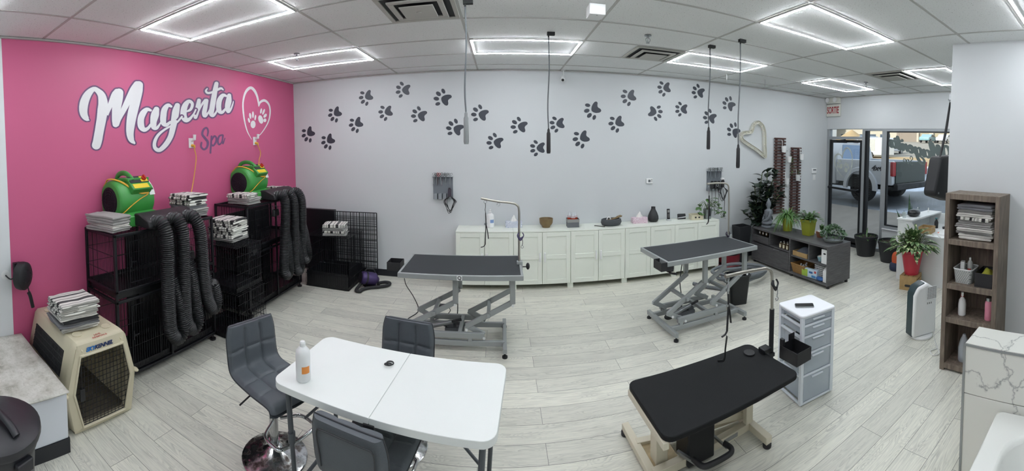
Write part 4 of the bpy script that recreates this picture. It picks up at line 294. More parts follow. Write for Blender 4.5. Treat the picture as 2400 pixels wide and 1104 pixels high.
f1 = N(nt, 'ShaderNodeMath', operation='MULTIPLY', i_1=.44); L(nt, rings, f1.inputs[0])
msk = ramp(nt, w3.outputs[0], [(.42, .12), (.62, 1.)])
f2 = N(nt, 'ShaderNodeMath', operation='MULTIPLY'); L(nt, f1.outputs[0], f2.inputs[0]); L(nt, msk, f2.inputs[1])
base = mix(nt, f2.outputs[0], base, lin('8F908A'))
fine = ramp(nt, w2.outputs[0], [(.35, .36), (.6, 0.)])
base = mix(nt, fine, base, lin('A3A5A0'))
base = mix(nt, br.outputs['Fac'], base, lin('5E605F'))
L(nt, base, b.inputs['Base Color']); b.inputs['Roughness'].default_value = .34; b.inputs['Specular IOR Level'].default_value = .35
bp = N(nt, 'ShaderNodeBump', i_Strength=.25, i_Distance=.002); inv = N(nt, 'ShaderNodeMath', operation='SUBTRACT', i_0=1.0); L(nt, br.outputs['Fac'], inv.inputs[1])
L(nt, inv.outputs[0], bp.inputs['Height']); L(nt, bp.outputs[0], b.inputs['Normal'])
# speckled mineral ceiling tile
M, nt, b = newmat('speckled_ceiling_tile'); m_tile = M
co = coords(nt); n1 = N(nt, 'ShaderNodeTexNoise', i_Scale=95.0, i_Detail=3.0); L(nt, co, n1.inputs[0])
n2 = N(nt, 'ShaderNodeTexNoise', i_Scale=1.1, i_Detail=2.0); L(nt, co, n2.inputs[0])
sp = ramp(nt, n1.outputs[0], [(.28, .85), (.37, 0.)])
L(nt, mix(nt, sp, mix(nt, n2.outputs[0], lin('E6E9E9'), lin('F2F4F4')), lin('8B8A87')), b.inputs['Base Color']); b.inputs['Roughness'].default_value = .9
bp = N(nt, 'ShaderNodeBump', i_Strength=.4, i_Distance=.003); L(nt, n1.outputs[0], bp.inputs['Height']); L(nt, bp.outputs[0], b.inputs['Normal'])
m_tbar = mat('ceiling_grid_paint', 'B9B9B6', .5)
m_led = mat('led_tube', 'F6FAFF', .4, var=0, emit=LED)
m_whiteplastic = mat('white_plastic', 'E6E8E8', .4, var=.02)
m_alu = mat('brushed_aluminium', '9EA2A4', .35, .85)
m_winalu = mat('window_aluminium', 'A3A8AB', .4, .35)
m_blackmetal = mat('black_metal', '15171B', .42, .2)
M, nt, b = newmat('clear_glass'); m_glass = M
gl = N(nt, 'ShaderNodeBsdfGlossy', i_Roughness=.02); tr = N(nt, 'ShaderNodeBsdfTransparent'); tr.inputs[0].default_value = (.93, .96, .97, 1)
fr = N(nt, 'ShaderNodeFresnel', i_IOR=1.35); mx = N(nt, 'ShaderNodeMixShader'); L(nt, fr.outputs[0], mx.inputs[0]); L(nt, tr.outputs[0], mx.inputs[1]); L(nt, gl.outputs[0], mx.inputs[2])
L(nt, mx.outputs[0], nt.nodes['Material Output'].inputs['Surface'])

# ---------- floor, ceiling, walls ----------
struct(MB().box(-.1, YR-.1, -.12, XF+.14, BY+.1, 0).build('floor', m_floor))
struct(MB().box(-.1, YR-.1, CE, XF+.14, BY+.1, CE+.08).build('ceiling', m_tile))
g = MB()
for k in range(-1, 9):
    x = GX(k)
    if 0 < x < XF: g.box(x-.012, YR, CE-.004, x+.012, BY, CE)
j = 0
while GY(j) > YR:
    g.box(0, GY(j)-.012, CE-.0045, XF, GY(j)+.012, CE); j += 1
struct(g.build('trim_1', m_tbar))
e = MB()
for a in ((0, BY-.022, XF, BY), (0, 0, .022, BY), (XF-.022, YR, XF, BY)): e.box(a[0], a[1], CE-.02, a[2], a[3], CE-.0047)
struct(e.build('trim_2', m_tbar))
struct(MB().box(-.1, 1.04, 0, 0, BY, CE).build('wall_left', m_pink))
struct(MB().box(-.1, YR, 0, .006, 1.04, CE).build('wall_front_left', m_white_wall))
struct(MB().box(-.1, BY, 0, XF+.14, BY+.1, CE).build('wall_back', m_wall))
struct(MB().box(-.1, YR-.1, 0, XF+.14, YR, CE).build('wall_behind_camera', m_white_wall))
struct(MB().box(PX, YR, 0, PX+.12, 1.62, CE).build('wall_inner', m_wall))
HZ = 2.46; SZ = .50; DT = 2.24
w = MB().box(XF, YR, HZ, XF+.14, BY, CE).box(XF, YR, 0, XF+.14, 4.23, SZ).box(XF, YR, SZ, XF+.14, 1.4, HZ)
struct(w.build('wall_right', m_wall))
struct(MB().box(XF-.03, YR, SZ-.02, XF+.02, 4.22, SZ).build('window_sill_1', m_white_wall))
struct(MB().box(0, BY-.012, 0, 9.7, BY, .10).build('baseboard_back', m_blackbase))
struct(MB().box(0, 1.04, 0, .012, BY, .10).build('baseboard_left', m_blackbase))
struct(MB().box(PX-.012, YR, 0, PX, 1.632, .10).box(PX-.012, 1.62, 0, PX+.132, 1.632, .10).build('baseboard_inner', m_blackbase))
# exterior parapet of the shop front, it shades the pavement
m_ext = mat('exterior_render', 'A8A49C', .8)
struct(MB().box(XF+.02, -14, CE+.08, XF+.3, 16, 5.6).box(-2, -14, CE+.08, XF+.02, 16, CE+.2).box(XF, BY+.1, 0, XF+.3, 16, CE+.08).box(XF, -14, 0, XF+.3, YR-.1, CE+.08).build('wall_exterior', m_ext))

# ---------- street front: door and windows ----------
def rect_frame(mb, x, y0, y1, z0, z1, t, d=.06):
    mb.box(x-d/2, y0, z0, x+d/2, y0+t, z1); mb.box(x-d/2, y1-t, z0, x+d/2, y1, z1)
    mb.box(x-d/2, y0+t, z0, x+d/2, y1-t, z0+t); mb.box(x-d/2, y0+t, z1-t, x+d/2, y1-t, z1)
XG = XF+.06
d = struct(MB().box(XG-.05, 5.69, 0, XG+.05, 5.76, HZ).box(XG-.05, 4.72, 0, XG+.05, 4.79, HZ).box(XG-.05, 4.79, DT, XG+.05, 5.69, DT+.06).build('door_1', m_winalu))
fr_ = MB(); rect_frame(fr_, XG-.01, 4.80, 5.68, .02, DT-.01, .055, .05); fr_.box(XG-.035, 4.855, .02, XG+.015, 5.625, .16)
fr_.build('door_frame', m_blackmetal, d)
MB().box(XG-.005, 4.85, .16, XG+.001, 5.63, DT-.06).build('glass', m_glass, d)
MB().box(XG-.005, 4.79, DT+.06, XG+.001, 5.69, HZ).build('glass', m_glass, d)
MB().tube([(XG-.10, 5.64, 1.20), (XG-.10, 4.85, 1.17)], .024, 10).box(XG-.1, 5.6, 1.17, XG-.03, 5.64, 1.23).box(XG-.1, 4.84, 1.14, XG-.03, 4.88, 1.2).build('push_bar', m_blackmetal, d)
MB().box(XG-.09, 5.2, DT-.075, XG-.03, 5.6, DT-.01).beam((XG-.07, 5.45, DT-.03), (XG-.22, 5.1, DT-.01), .02).build('door_closer', m_blackmetal, d)
MB().box(XF-.04, 4.72, 0, XF+.1, 5.76, .045).build('threshold', m_blackbase, d)
w1_ = struct(MB().box(XG-.05, 4.24, 0, XG+.05, 4.30, HZ).box(XG-.05, 4.30, HZ-.04, XG+.05, 4.72, HZ).box(XG-.05, 4.30, 0, XG+.05, 4.72, .06).build('window_1', m_winalu))
MB().box(XG-.045, 4.66, .06, XG+.04, 4.72, HZ-.04).box(XG-.045, 4.24, .06, XG+.04, 4.262, HZ-.04).build('gasket', m_blackmetal, w1_)
MB().box(XG-.003, 4.30, .06, XG+.003, 4.66, HZ-.04).build('glass', m_glass, w1_)
fr_ = MB(); rect_frame(fr_, XG, 1.4, 4.24, SZ, HZ, .05, .1); w2_ = struct(fr_.build('window_2', m_winalu))
fr_ = MB(); rect_frame(fr_, XG-.01, 1.45, 4.19, SZ+.05, HZ-.05, .022, .06); fr_.build('gasket', m_blackmetal, w2_)
MB().box(XG-.003, 1.472, SZ+.072, XG+.003, 4.168, HZ-.072).build('glass', m_glass, w2_)

# ---------- ceiling fittings ----------
def led_frame(k, j, label):
    x0, x1, y1, y0 = GX(k)+.015, GX(k+1)-.015, GY(j)-.015, GY(j+1)+.015
    cx, cy = (x0+x1)/2, (y0+y1)/2; hx, hy = (x1-x0)/2, (y1-y0)/2
    t = thing('ceiling_light', label, 'ceiling light', (cx, cy, CE), 0, 'rectangular LED frames in the ceiling')
    h = MB()
    for a in ((-hx, -hy, hx, -hy+.03), (-hx, hy-.03, hx, hy), (-hx, -hy+.03, -hx+.03, hy-.03), (hx-.03, -hy+.03, hx, hy-.03)): h.box(a[0], a[1], -.012, a[2], a[3], -.0005)
    h.build('housing', m_whiteplastic, t)
    for a in ((-hx+.008, -hy+.008, hx-.008, -hy+.022), (-hx+.008, hy-.022, hx-.008, hy-.008), (-hx+.008, -hy+.024, -hx+.022, hy-.024), (hx-.022, -hy+.024, hx-.008, hy-.024)):
        MB().box(a[0], a[1], -.0165, a[2], a[3], -.0125).build('led_tube', m_led, t)
    return t
for k, j, lb in ((0, 4, 'bright LED frame light nearest the camera above the pink wall side'), (0, 1, 'bright LED frame light by the corner of the pink and grey walls'),
    (2, 1, 'bright LED frame light over the middle of the white cabinets'), (4, 1, 'bright LED frame light above the right end of the white cabinets'),
    (4, 4, 'large bright LED frame light above the drawer tower'), (6, 1, 'small bright LED frame light in front of the exit sign corner'),
    (6, 4, 'bright LED frame light partly hidden behind the inner wall end'), (4, 7, 'bright LED frame light cut off at the top right corner'),
    (2, 4, 'LED frame light overhead in the middle of the room'), (0, 7, 'LED frame light overhead by the white wall'), (2, 8, 'LED frame light above the camera'), (6, 8, 'LED frame light over the front desk')):  # last three frames are out of view, added to even the light
    led_frame(k, j, lb)
m_vent = mat('vent_paint', 'B4B3AC', .5); m_dark = mat('dark_recess', '2A2C2D', .8)
def vent(x0, y0, label, big=False):
    w = .60
    t = thing('ceiling_vent', label, 'air vent', (x0+w/2, y0+w/2, CE), 0)
    f = MB()
    for s0, s1, z0, z1 in ((.30, .262, -.016, -.002), (.215, .17, -.03, -.016), (.135, .0, -.042, -.034)):
        if s1 == 0: f.box(-s0, -s0, z0, s0, s0, z1)
        else:
            for a in ((-s0, -s0, s0, -s1), (-s0, s1, s0, s0), (-s0, -s1, -s1, s1), (s1, -s1, s0, s1)): f.box(a[0], a[1], z0, a[2], a[3], z1)
    f.build('diffuser', m_vent, t, bevel=.004)
    MB().box(-.262, -.262, -.004, .262, .262, -.001).build('duct_opening', m_dark, t)
    if big: MB().cyl(0, 0, -.05, -.043, .02).build('knob', m_vent, t)
vent(2.425, 2.78, 'large square ceiling air vent at the top edge left of the hanging cords', True)
vent(4.86, 4.10, 'square ceiling air vent right of the middle LED frame')
vent(7.92, 2.78, 'square ceiling air vent beside the LED frame over the front desk')
for x, y, lb in ((1.1, 3.98, 'grey sprinkler head in front of the LED frame by the pink wall'), (4.81, 3.67, 'grey sprinkler head beside the middle air vent'), (8.49, 3.8, 'small sprinkler head beyond the ceiling frames near the exit sign')):
    s = thing('sprinkler', lb, 'sprinkler', (x, y, CE))
    MB().lathe([(.034, -.001), (.036, -.012), (.012, -.014), (.012, -.03)], 18).build('escutcheon', m_alu, s, smooth=True)
    a = MB(); a.tube([(0, 0, -.03)]+[(.024*math.sin(u), 0, -.05+.022*math.cos(u)) for u in (.5, 1, 1.5, 2, 2.6)]+[(0, 0, -.078)], .004, 6)
    a.tube([(0, 0, -.03)]+[(-.024*math.sin(u), 0, -.05+.022*math.cos(u)) for u in (.5, 1, 1.5, 2, 2.6)]+[(0, 0, -.078)], .004, 6); a.cyl(0, 0, -.084, -.078, .018)
    a.cyl(0, 0, -.07, -.03, .004, 8); a.build('deflector', m_alu, s)
sb = thing('junction_box', 'small white square box on the ceiling above the grey wall', 'ceiling box', (4.12, 3.05, CE))
MB().box(-.065, -.065, -.085, .065, .065, -.001).build('cover', m_whiteplastic, sb, bevel=.005)
MB().cyl(0, -.04, -.0875, -.0845, .006, 10).build('screw', m_alu, sb)
sc = thing('security_camera', 'small white security camera where the ceiling meets the back wall', 'camera', (4.29, 5.66, CE))
MB().cyl(0, .04, -.015, -.001, .035).tube([(0, .04, -.01), (0, .0, -.09), (-.02, -.04, -.14)], .007, 8).build('bracket', m_whiteplastic, sc)
MB().tube([(-.03, -.09, -.175), (-.01, -.01, -.125)], .033, 16).build('body', m_whiteplastic, sc, bevel=.005)
MB().tube([(-.031, -.094, -.178), (-.028, -.085, -.172)], .02, 16).build('lens', m_dark, sc)
# hooks in the ceiling edge
for x, y, lb in ((6.62, 5.0, 'small grey wire hook in the ceiling above the heart sign'), (7.35, 4.98, 'small grey wire hook in the ceiling left of the far LED frame')):
    tag(MB().tube([(x, y, CE-.001), (x, y, CE-.10), (x+.01, y, CE-.115)], .005, 6).build('ceiling_hook', m_alu), lb, 'hook')

# ---------- painted lettering on the magenta wall ----------
m_letter = mat('white_letter_paint', 'E4E4E6', .5, var=.02); m_plum = mat('plum_letter_paint', '6B4A72', .5, var=.02)
def ribbon(mb, rows, fn, e=3e-5):
    n = len(rows); vs = [(v[0]+e*(k % n), v[1], v[2]) for k, v in enumerate([fn(*r[0:2]) for r in rows]+[fn(*r[2:4]) for r in rows])]
    mb.add(vs, [(i, i+1, n+i+1, n+i) for i in range(n-1)])
sign = thing('wall_lettering', 'large white script word Magenta with plum outline painted on the magenta wall', 'wall lettering', (0, 3.0, 2.0))
o_ = MB()
for r in MAGO: ribbon(o_, r, lambda y, z: (.0012, y-3, z-2))
o_.build('outline', m_plum, sign)
for lt in MAG:
    mb = MB()
    for i, r in enumerate(lt): ribbon(mb, r, lambda y, z: (.002+.0004*i, y-3, z-2))
    mb.build('letter', m_letter, sign)
sign2 = thing('wall_lettering', 'small plum script word Spa painted beside the upper wall outlet', 'wall lettering', (0, 3.5, 2.0))
for lt in SPA:
    mb = MB()
    for i, r in enumerate(lt): ribbon(mb, r, lambda y, z: (.0012+.0004*i, y-3.5, z-2))
    mb.build('letter', m_plum, sign2)
def heart_decal(name, label, m, fn, loc):
    t = thing(name, label, 'decal', loc); mb = MB()
    for r in HRT: ribbon(mb, r, fn)
    mb.build('heart_outline', m, t)
    for p in HP:
        mb = MB()
        for e in p: mb.add([fn(*q) for q in e], [tuple(range(12))])
        mb.build('paw_print', m, t)
    return t
heart_decal('heart_decal', 'white heart outline holding two paw prints on the magenta wall', m_letter, lambda y, z: (.0014, y-4.5, z-2.2), (0, 4.5, 2.2))
# the same logo, seen from behind, on the shop window (dark vinyl) and the door (frosted)
m_vinyl = mat('dark_window_vinyl', '5A6664', .6); m_frost = mat('frosted_vinyl', 'B9C0B4', .7, alpha=.75)
tw = thing('window_lettering', 'dark vinyl word Magenta reading backwards across the shop window', 'window lettering', (XG-.006, 3.0, 2.0))
fy = lambda y: 3.95+.57*(y-3.77)-3.0
fz = lambda y, z: .585+.57*z+.0173*y-2.0
o_ = MB()
for i, r in enumerate(MAGO): ribbon(o_, r, lambda y, z: (-.0004*i, fy(y), fz(y, z)), -3e-5)
o_.build('outline', m_vinyl, tw)
tw = thing('window_lettering', 'small dark vinyl word Spa reading backwards low on the shop window', 'window lettering', (XG-.006, 3.0, 2.0))
o_ = MB()
for lt in SPA:
    for r in lt: ribbon(o_, r, lambda y, z: (-.0004*len(o_.v)/30, 3.59+(y-3.45)*.5-3, 1.73+(z-1.97)*.6-2), -3e-5)
o_.build('letter', m_vinyl, tw)
heart_decal('door_decal', 'frosted heart outline holding paw prints on the glass street door', m_frost, lambda y, z: (0, (y-4.6)*.72+.0, (z-2.35)*.9), (XG-.0075, 5.25, 1.55))

# ---------- paw prints on the grey wall ----------
m_paw = mat('charcoal_wall_decal', '363B45', .45, var=.04); 
def paw_mesh(mb, fn, n=20):
    pad = [(-.062, .0), (-.052, .030), (-.028, .054), (-.004, .066), (.022, .074), (.048, .070), (.058, .052), (.052, .030), (.040, .012), (.036, -.006), (.044, -.026), (.058, -.046), (.058, -.066), (.040, -.078), (.014, -.074), (-.014, -.060), (-.042, -.036)]
    pts = [p[:2] for p in spline([(a, b, 0) for a, b in pad], 3, True)]
    mb.add([fn(*p) for p in pts], [tuple(range(len(pts)))])
    for cx, cy, a, b, r in ((-.072, .098, .034, .023, -38), (-.118, .044, .038, .026, -14), (-.120, -.026, .038, .026, 14), (-.075, -.084, .036, .023, 36)):
        r = math.radians(r)
        e = [(cx+a*math.cos(t)*math.cos(r)-b*math.sin(t)*math.sin(r), cy+a*math.cos(t)*math.sin(r)+b*math.sin(t)*math.cos(r)) for t in [2*PI*k/16 for k in range(16)]]
        mb.add([fn(*p) for p in e], [tuple(range(16))])
words = ['first', 'second', 'third', 'fourth', 'fifth', 'sixth', 'seventh', 'eighth', 'ninth', 'tenth', 'eleventh', 'twelfth', 'thirteenth', 'fourteenth', 'fifteenth', 'sixteenth', 'seventeenth', 'eighteenth', 'nineteenth', 'twentieth', 'twenty-first', 'twenty-second', 'twenty-third', 'twenty-fourth', 'twenty-fifth', 'twenty-sixth']
paws = sorted(PAWS)
base = MB(); paw_mesh(base, lambda a, b: (-a, 0, b)); pm = base.build('paw_print_decal', m_paw)
for i, (x, z, s, a) in enumerate(paws):
    o = pm if i == 0 else pm.copy()
    if i: COL.objects.link(o)
    # canonical toes point to -x; turn so that they point along the measured angle
    o.location = (x, BY-.0015, z); o.rotation_euler = (0, -math.radians(a), 0); o.scale = (s/.106,)*3
    tag(o, 'dark paw print decal on the grey wall, %s counting from the magenta corner' % words[i], 'wall decal', 'paw print decals across the grey wall')

# ---------- towels ----------
def stripe_mat(name, off, cols=None):
    M, nt, b = newmat(name); co = coords(nt)
    s = N(nt, 'ShaderNodeSeparateXYZ'); L(nt, co, s.inputs[0])
    nz = N(nt, 'ShaderNodeTexNoise', i_Scale=9.0, i_Detail=1.0); L(nt, co, nz.inputs[0])
    a = N(nt, 'ShaderNodeMath', operation='MULTIPLY_ADD', i_1=.02); L(nt, nz.outputs[0], a.inputs[0]); L(nt, s.outputs[0], a.inputs[2])
    a2 = N(nt, 'ShaderNodeMath', operation='MULTIPLY_ADD', i_1=4.0, i_2=off); L(nt, a.outputs[0], a2.inputs[0])
    fr = N(nt, 'ShaderNodeMath', operation='FRACT'); L(nt, a2.outputs[0], fr.inputs[0])
    c = ramp(nt, fr.outputs[0], cols or [(0, 'DAD9D2'), (.10, '8F8D86'), (.17, 'E2E1DA'), (.28, '141518'), (.44, 'E2E1DA'), (.55, 'A9A8A4'), (.64, 'E2E1DA'), (.70, '9A9993'), (.76, 'E2E1DA'), (.83, '17181B'), (.94, 'DAD9D2')], True)
    L(nt, c, b.inputs['Base Color']); b.inputs['Roughness'].default_value = .95; b.inputs['Sheen Weight'].default_value = .3
    n2 = N(nt, 'ShaderNodeTexNoise', i_Scale=260.0, i_Detail=2.0); L(nt, co, n2.inputs[0])
    bp = N(nt, 'ShaderNodeBump', i_Strength=.5, i_Distance=.002); L(nt, n2.outputs[0], bp.inputs['Height']); L(nt, bp.outputs[0], b.inputs['Normal'])
    return M
m_st = [stripe_mat('striped_terry_a', .1), stripe_mat('striped_terry_b', .45), stripe_mat('striped_terry_c', .72)]
m_gt = mat('grey_terry', '9A9996', .95, var=.12, vs=30, bump=.8, bs=240, sheen=.3)
m_gt2 = mat('dark_grey_terry', '74757A', .95, var=.14, vs=30, bump=.8, bs=240, sheen=.3)
m_gw = mat('off_white_terry', 'D6D4CE', .95, var=.06, vs=30, bump=.8, bs=240, sheen=.3)
def towel_mesh(w, d, h, layers, seed):
    q = random.Random(seed); mb = MB(); th = h/layers
    for l in range(layers):
        ww = w*q.uniform(.93, 1.0); dd = d*q.uniform(.94, 1.0); ox = q.uniform(-.006, .006); oy = q.uniform(-.005, .005)
        ph = [q.uniform(0, 6) for _ in range(5)]; r = th*.49; hw = ww/2-r; sec = []
        for k in range(9): sec.append((hw-2*hw*k/8, r))
        for k in range(1, 7): a = PI/2+PI*k/7; sec.append((-hw+r*math.cos(a), r*math.sin(a)))
        for k in range(9): sec.append((-hw+2*hw*k/8, -r))
        for k in range(1, 7): a = -PI/2+PI*k/7; sec.append((hw+r*math.cos(a), r*math.sin(a)))
        n = len(sec); ts = (-1, -.985, -.94, -.7, -.35, 0, .35, .7, .94, .985, 1); o0 = len(mb.v); vs = []
        for t in ts:
            k2 = (1-max(0, (abs(t)-.93)/.07)**2)**.5 if abs(t) < 1 else 0
            k2 = .30+.70*k2
            for x, z in sec:
                xx = x+ox+.005*math.sin(4*t+ph[2]); yy = oy+t*dd/2+.006*math.sin(7*x/ww+ph[3])
                amp = (l+.6)/layers; wob = (.0028*math.sin(17*x+ph[0])*math.sin(5*t+ph[1])+.002*math.sin(9*t+23*x+ph[4]))*amp
                vs.append((xx, yy, th*(l+.5)+z*k2+(wob if z > 0 else wob*.4)))
        mb.v.extend(vs); m = len(ts)
        for i in range(m-1):
            for j in range(n): mb.f.append((o0+i*n+j, o0+i*n+(j+1) % n, o0+(i+1)*n+(j+1) % n, o0+(i+1)*n+j))
        mb.f.append(tuple(o0+k for k in range(n))); mb.f.append(tuple(o0+(m-1)*n+k for k in range(n)))
    return mb
def stack(cx, cy, z, w, d, rz, spec, where, cat='towel'):
    """spec: list from the bottom of (material key, height, layers)"""
    n = len(spec); zz = z
    mm = {'a': m_st[0], 'b': m_st[1], 'c': m_st[2], 'g': m_gt, 'd': m_gt2, 'w': m_gw}
    nm = {'a': 'striped black and white', 'b': 'striped black and white', 'c': 'striped black and white', 'g': 'plain grey', 'd': 'plain dark grey', 'w': 'off-white'}
    for i, (k, h, ly) in enumerate(spec):
        if n == 1: pos = 'only'
        elif i == n-1: pos = 'topmost'
        elif i == 0: pos = 'lowest'
        else: pos = words[n-1-i]+' from top'
        seed = rnd.randint(0, 9999); q = random.Random(seed)
        o = towel_mesh(w*q.uniform(.95, 1.02), d*q.uniform(.95, 1.03), h, ly, seed).build('folded_towel', mm[k], None, (cx+q.uniform(-.008, .008), cy+q.uniform(-.008, .008), zz+.003), rz+q.uniform(-4, 4), smooth=True)
        tag(o, '%s folded towel, %s, %s' % (nm[k], pos, where), cat, 'folded towels '+where); zz += h+.001
    return zz

# ---------- wire cages against the magenta wall ----------
m_wire = mat('black_powder_coat', '1A1B20', .4, .3); m_pan = mat('black_plastic_pan', '17181B', .35)
def wires(mb, o, u, v, lu, lv, su, nv_, r=.0016):
    """a grid: bars along v every su over lu, nv_ bars along u"""
    o = Vector(o); u = Vector(u); v = Vector(v); n = max(2, round(lu/su))
    for i in range(n+1):
        p = o+u*(lu*i/n); mb.beam(p, p+v*lv, r*2, r*2)
    for j in range(nv_+1):
        p = o+v*(lv*j/nv_); mb.beam(p, p+u*lu, r*2.4, r*2.4)
def cage_bank(label, x0, x1, y0, y1, h, mid):
    t = thing('dog_cage', label, 'cage', (x0, y0, 0)); w = x1-x0; l = y1-y0; f = MB(); b = .024
    base = .07
    for x in (b/2, w-b/2):
        for y in (b/2, l/2, l-b/2): f.cb(x, y, (h+base)/2, b, b, h-base)
    for z in (base, mid-.05, mid+.04, h-b/2):
        for x in (b/2, w-b/2): f.cb(x, l/2, z, b, l, b)
        for y in (b/2, l-b/2): f.cb(w/2, y, z, w, b, b)
    f.build('frame', m_wire, t, bevel=.003)
    for zb in (base+.02, mid):
        p = MB(); p.box(.03, .03, zb, w-.03, l-.03, zb+.012); p.box(.028, .028, zb-.03, w-.026, .034, zb+.055); p.box(w-.034, .028, zb-.03, w-.028, l-.028, zb+.05)
        p.box(.028, l-.034, zb-.03, w-.028, l-.028, zb+.055); p.box(.028, .028, zb-.03, .034, l-.028, zb+.055)
        p.build('tray', m_pan, t)
    for z0, z1 in ((base+.03, mid-.06), (mid+.05, h-.03)):
        for ya, yb in ((.03, l/2-.015), (l/2+.015, l-.03)):
            d = MB(); wires(d, (w-.012, ya, z0), (0, 1, 0), (0, 0, 1), yb-ya, z1-z0, .026, 3)
            # door outline inside the panel
            ym = (ya+yb)/2
            for q in (ym-.16, ym+.16): d.beam((w-.006, q, z0+.05), (w-.006, q, z1-.05), .007)
            for q in (z0+.05, z1-.05): d.beam((w-.006, ym-.16, q), (w-.006, ym+.16, q), .007)
            do = d.build('door', m_wire, t)
            MB().beam((w+.004, ym-.15, (z0+z1)/2), (w+.004, ym-.09, (z0+z1)/2), .01).beam((w+.004, ym-.15, (z0+z1)/2-.04), (w+.004, ym-.15, (z0+z1)/2+.04), .008).build('latch', m_wire, do)
        for y in (.012, l-.012):
            d = MB(); wires(d, (.02, y, z0-.02), (1, 0, 0), (0, 0, 1), w-.04, z1-z0+.02, .024, 3); d.build('side_panel', m_wire, t)
        d = MB(); wires(d, (.008, .03, z0), (0, 1, 0), (0, 0, 1), l-.06, z1-z0, .05, 3); d.build('back_panel', m_wire, t)
    d = MB(); wires(d, (.02, .03, h-.014), (0, 1, 0), (1, 0, 0), l-.06, w-.04, .026, 3); d.build('top_panel', m_wire, t)
    for x in (.04, w-.02):
        for y in (.04, l-.04):
            MB().cyl(x, y, 0, .018, .034).cyl(x, y, .018, .07, .012).build('foot', m_pan, t)
    return t
cage_bank('two-tier black dog cage nearest the beige kennel with a green dryer on top', .02, .55, 1.80, 3.05, 1.33, .785)
cage_bank('two-tier black dog cage by the wall corner with a green dryer on top', .02, .55, 3.66, 4.93, 1.35, .80)
# dark panels standing behind the lower cage tiers
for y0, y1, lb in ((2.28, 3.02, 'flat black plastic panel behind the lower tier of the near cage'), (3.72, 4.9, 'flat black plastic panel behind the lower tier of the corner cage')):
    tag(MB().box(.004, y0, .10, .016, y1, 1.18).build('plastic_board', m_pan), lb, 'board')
def wire_crate(label, x, y, z, sx, sy, sz, sp=.034, front='x', group=None):
    t = thing('wire_crate', label, 'crate', (x, y, z), 0, group)
    for nm, o, u, v, lu, lv, nn in (('front_panel', (sx, 0, .01), (0, 1, 0), (0, 0, 1), sy, sz-.01, 5), ('back_panel', (0, 0, .01), (0, 1, 0), (0, 0, 1), sy, sz-.01, 4),
        ('side_panel', (0, 0, .01), (1, 0, 0), (0, 0, 1), sx, sz-.01, 4), ('side_panel', (0, sy, .01), (1, 0, 0), (0, 0, 1), sx, sz-.01, 4), ('top_panel', (0, 0, sz), (1, 0, 0), (0, 1, 0), sx, sy, 5)):
        d = MB(); wires(d, o, u, v, lu, lv, sp, nn, .0019); d.build(nm, m_wire, t)
    p = MB(); p.box(.006, .006, .004, sx-.006, sy-.006, .012)
    for a in ((.006, .006, .01, sy-.006), (sx-.01, .006, sx-.006, sy-.006), (.01, .006, sx-.01, .01), (.01, sy-.01, sx-.01, sy-.006)): p.box(a[0], a[1], .012, a[2], a[3], .05)
    p.build('pan', m_pan, t)
    return t
t = wire_crate('small black wire crate standing on the floor between the two cages', .22, 3.10, 0, .60, .50, .50)
t = wire_crate('small black wire crate stacked on another, striped towels on top', .22, 3.12, .515, .57, .48, .475)
MB().box(.571, .30, .36, .575, .38, .40).build('label_plate', m_blackmetal, t)
t = wire_crate('large black wire crate by the grey wall, folded towels on top', .60, 4.965, 0, .68, .62, .745, .03)
MB().box(.012, .010, .012, .668, .015, .23).box(.010, .015, .012, .015, .60, .23).box(.015, .600, .012, .668, .605, .23).build('liner', m_pan, t)
tag(MB().box(.12, 5.66, .03, .76, 5.74, 1.02).build('plastic_pan', m_pan, bevel=.01), 'solid black plastic panel leaning on the grey wall behind the crate', 'panel')
t = thing('folded_crate', 'folded flat black wire crate leaning on the grey wall', 'crate', (.775, 5.62, .03))
for k in range(3):
    mb = MB(); wires(mb, (.0+.013*k, .03*k, 0+.012*k), (1, 0, 0), (0, 0, 1), 0.715-.02*k, .98-.02*k, (.055, .036, .048)[k], (9, 14, 11)[k], .0023); mb.build('wire_panel', m_wire, t)
fr_ = MB()
for a in ((0, 0, .715, 0), (0, .98, .715, .98), (0, 0, 0, .98), (.715, 0, .715, .98)): fr_.beam((a[0], -.006, a[1]), (a[2], -.006, a[3]), .010)
fr_.build('frame', m_wire, t)

# towel stacks on the left side
stack(.53, 1.39, .665, .32, .33, -3, [('b', .030, 2), ('d', .032, 2), ('c', .026, 2), ('w', .026, 2), ('a', .028, 2), ('b', .028, 2), ('a', .034, 2)], 'stacked on the beige kennel')
stack(.30, 1.90, 1.335, .42, .22, 6, [('g', .035, 2), ('w', .028, 2), ('g', .075, 3)], 'on the first cage corner')
stack(.33, 2.915, 1.335, .36, .26, -3, [('g', .045, 2), ('g', .045, 2), ('d', .03, 2), ('a', .055, 2), ('c', .06, 2)], 'right of the first green dryer')
stack(.44, 3.42, .998, .36, .33, 4, [('g', .035, 2), ('a', .04, 2), ('c', .04, 2), ('b', .04, 2), ('a', .04, 2), ('c', .045, 2)], 'on the two small wire crates')
stack(.36, 3.83, 1.355, .34, .26, 0, [('g', .035, 2), ('g', .04, 2), ('a', .05, 2)], 'left of the second green dryer')
stack(.24, 4.835, 1.355, .36, .19, 0, [('b', .06, 2), ('a', .05, 2)], 'in the wall corner')
stack(1.00, 5.17, .75, .34, .30, 12, [('g', .035, 2), ('b', .03, 2), ('g', .05, 2), ('a', .045, 2)], 'on the large wire crate')

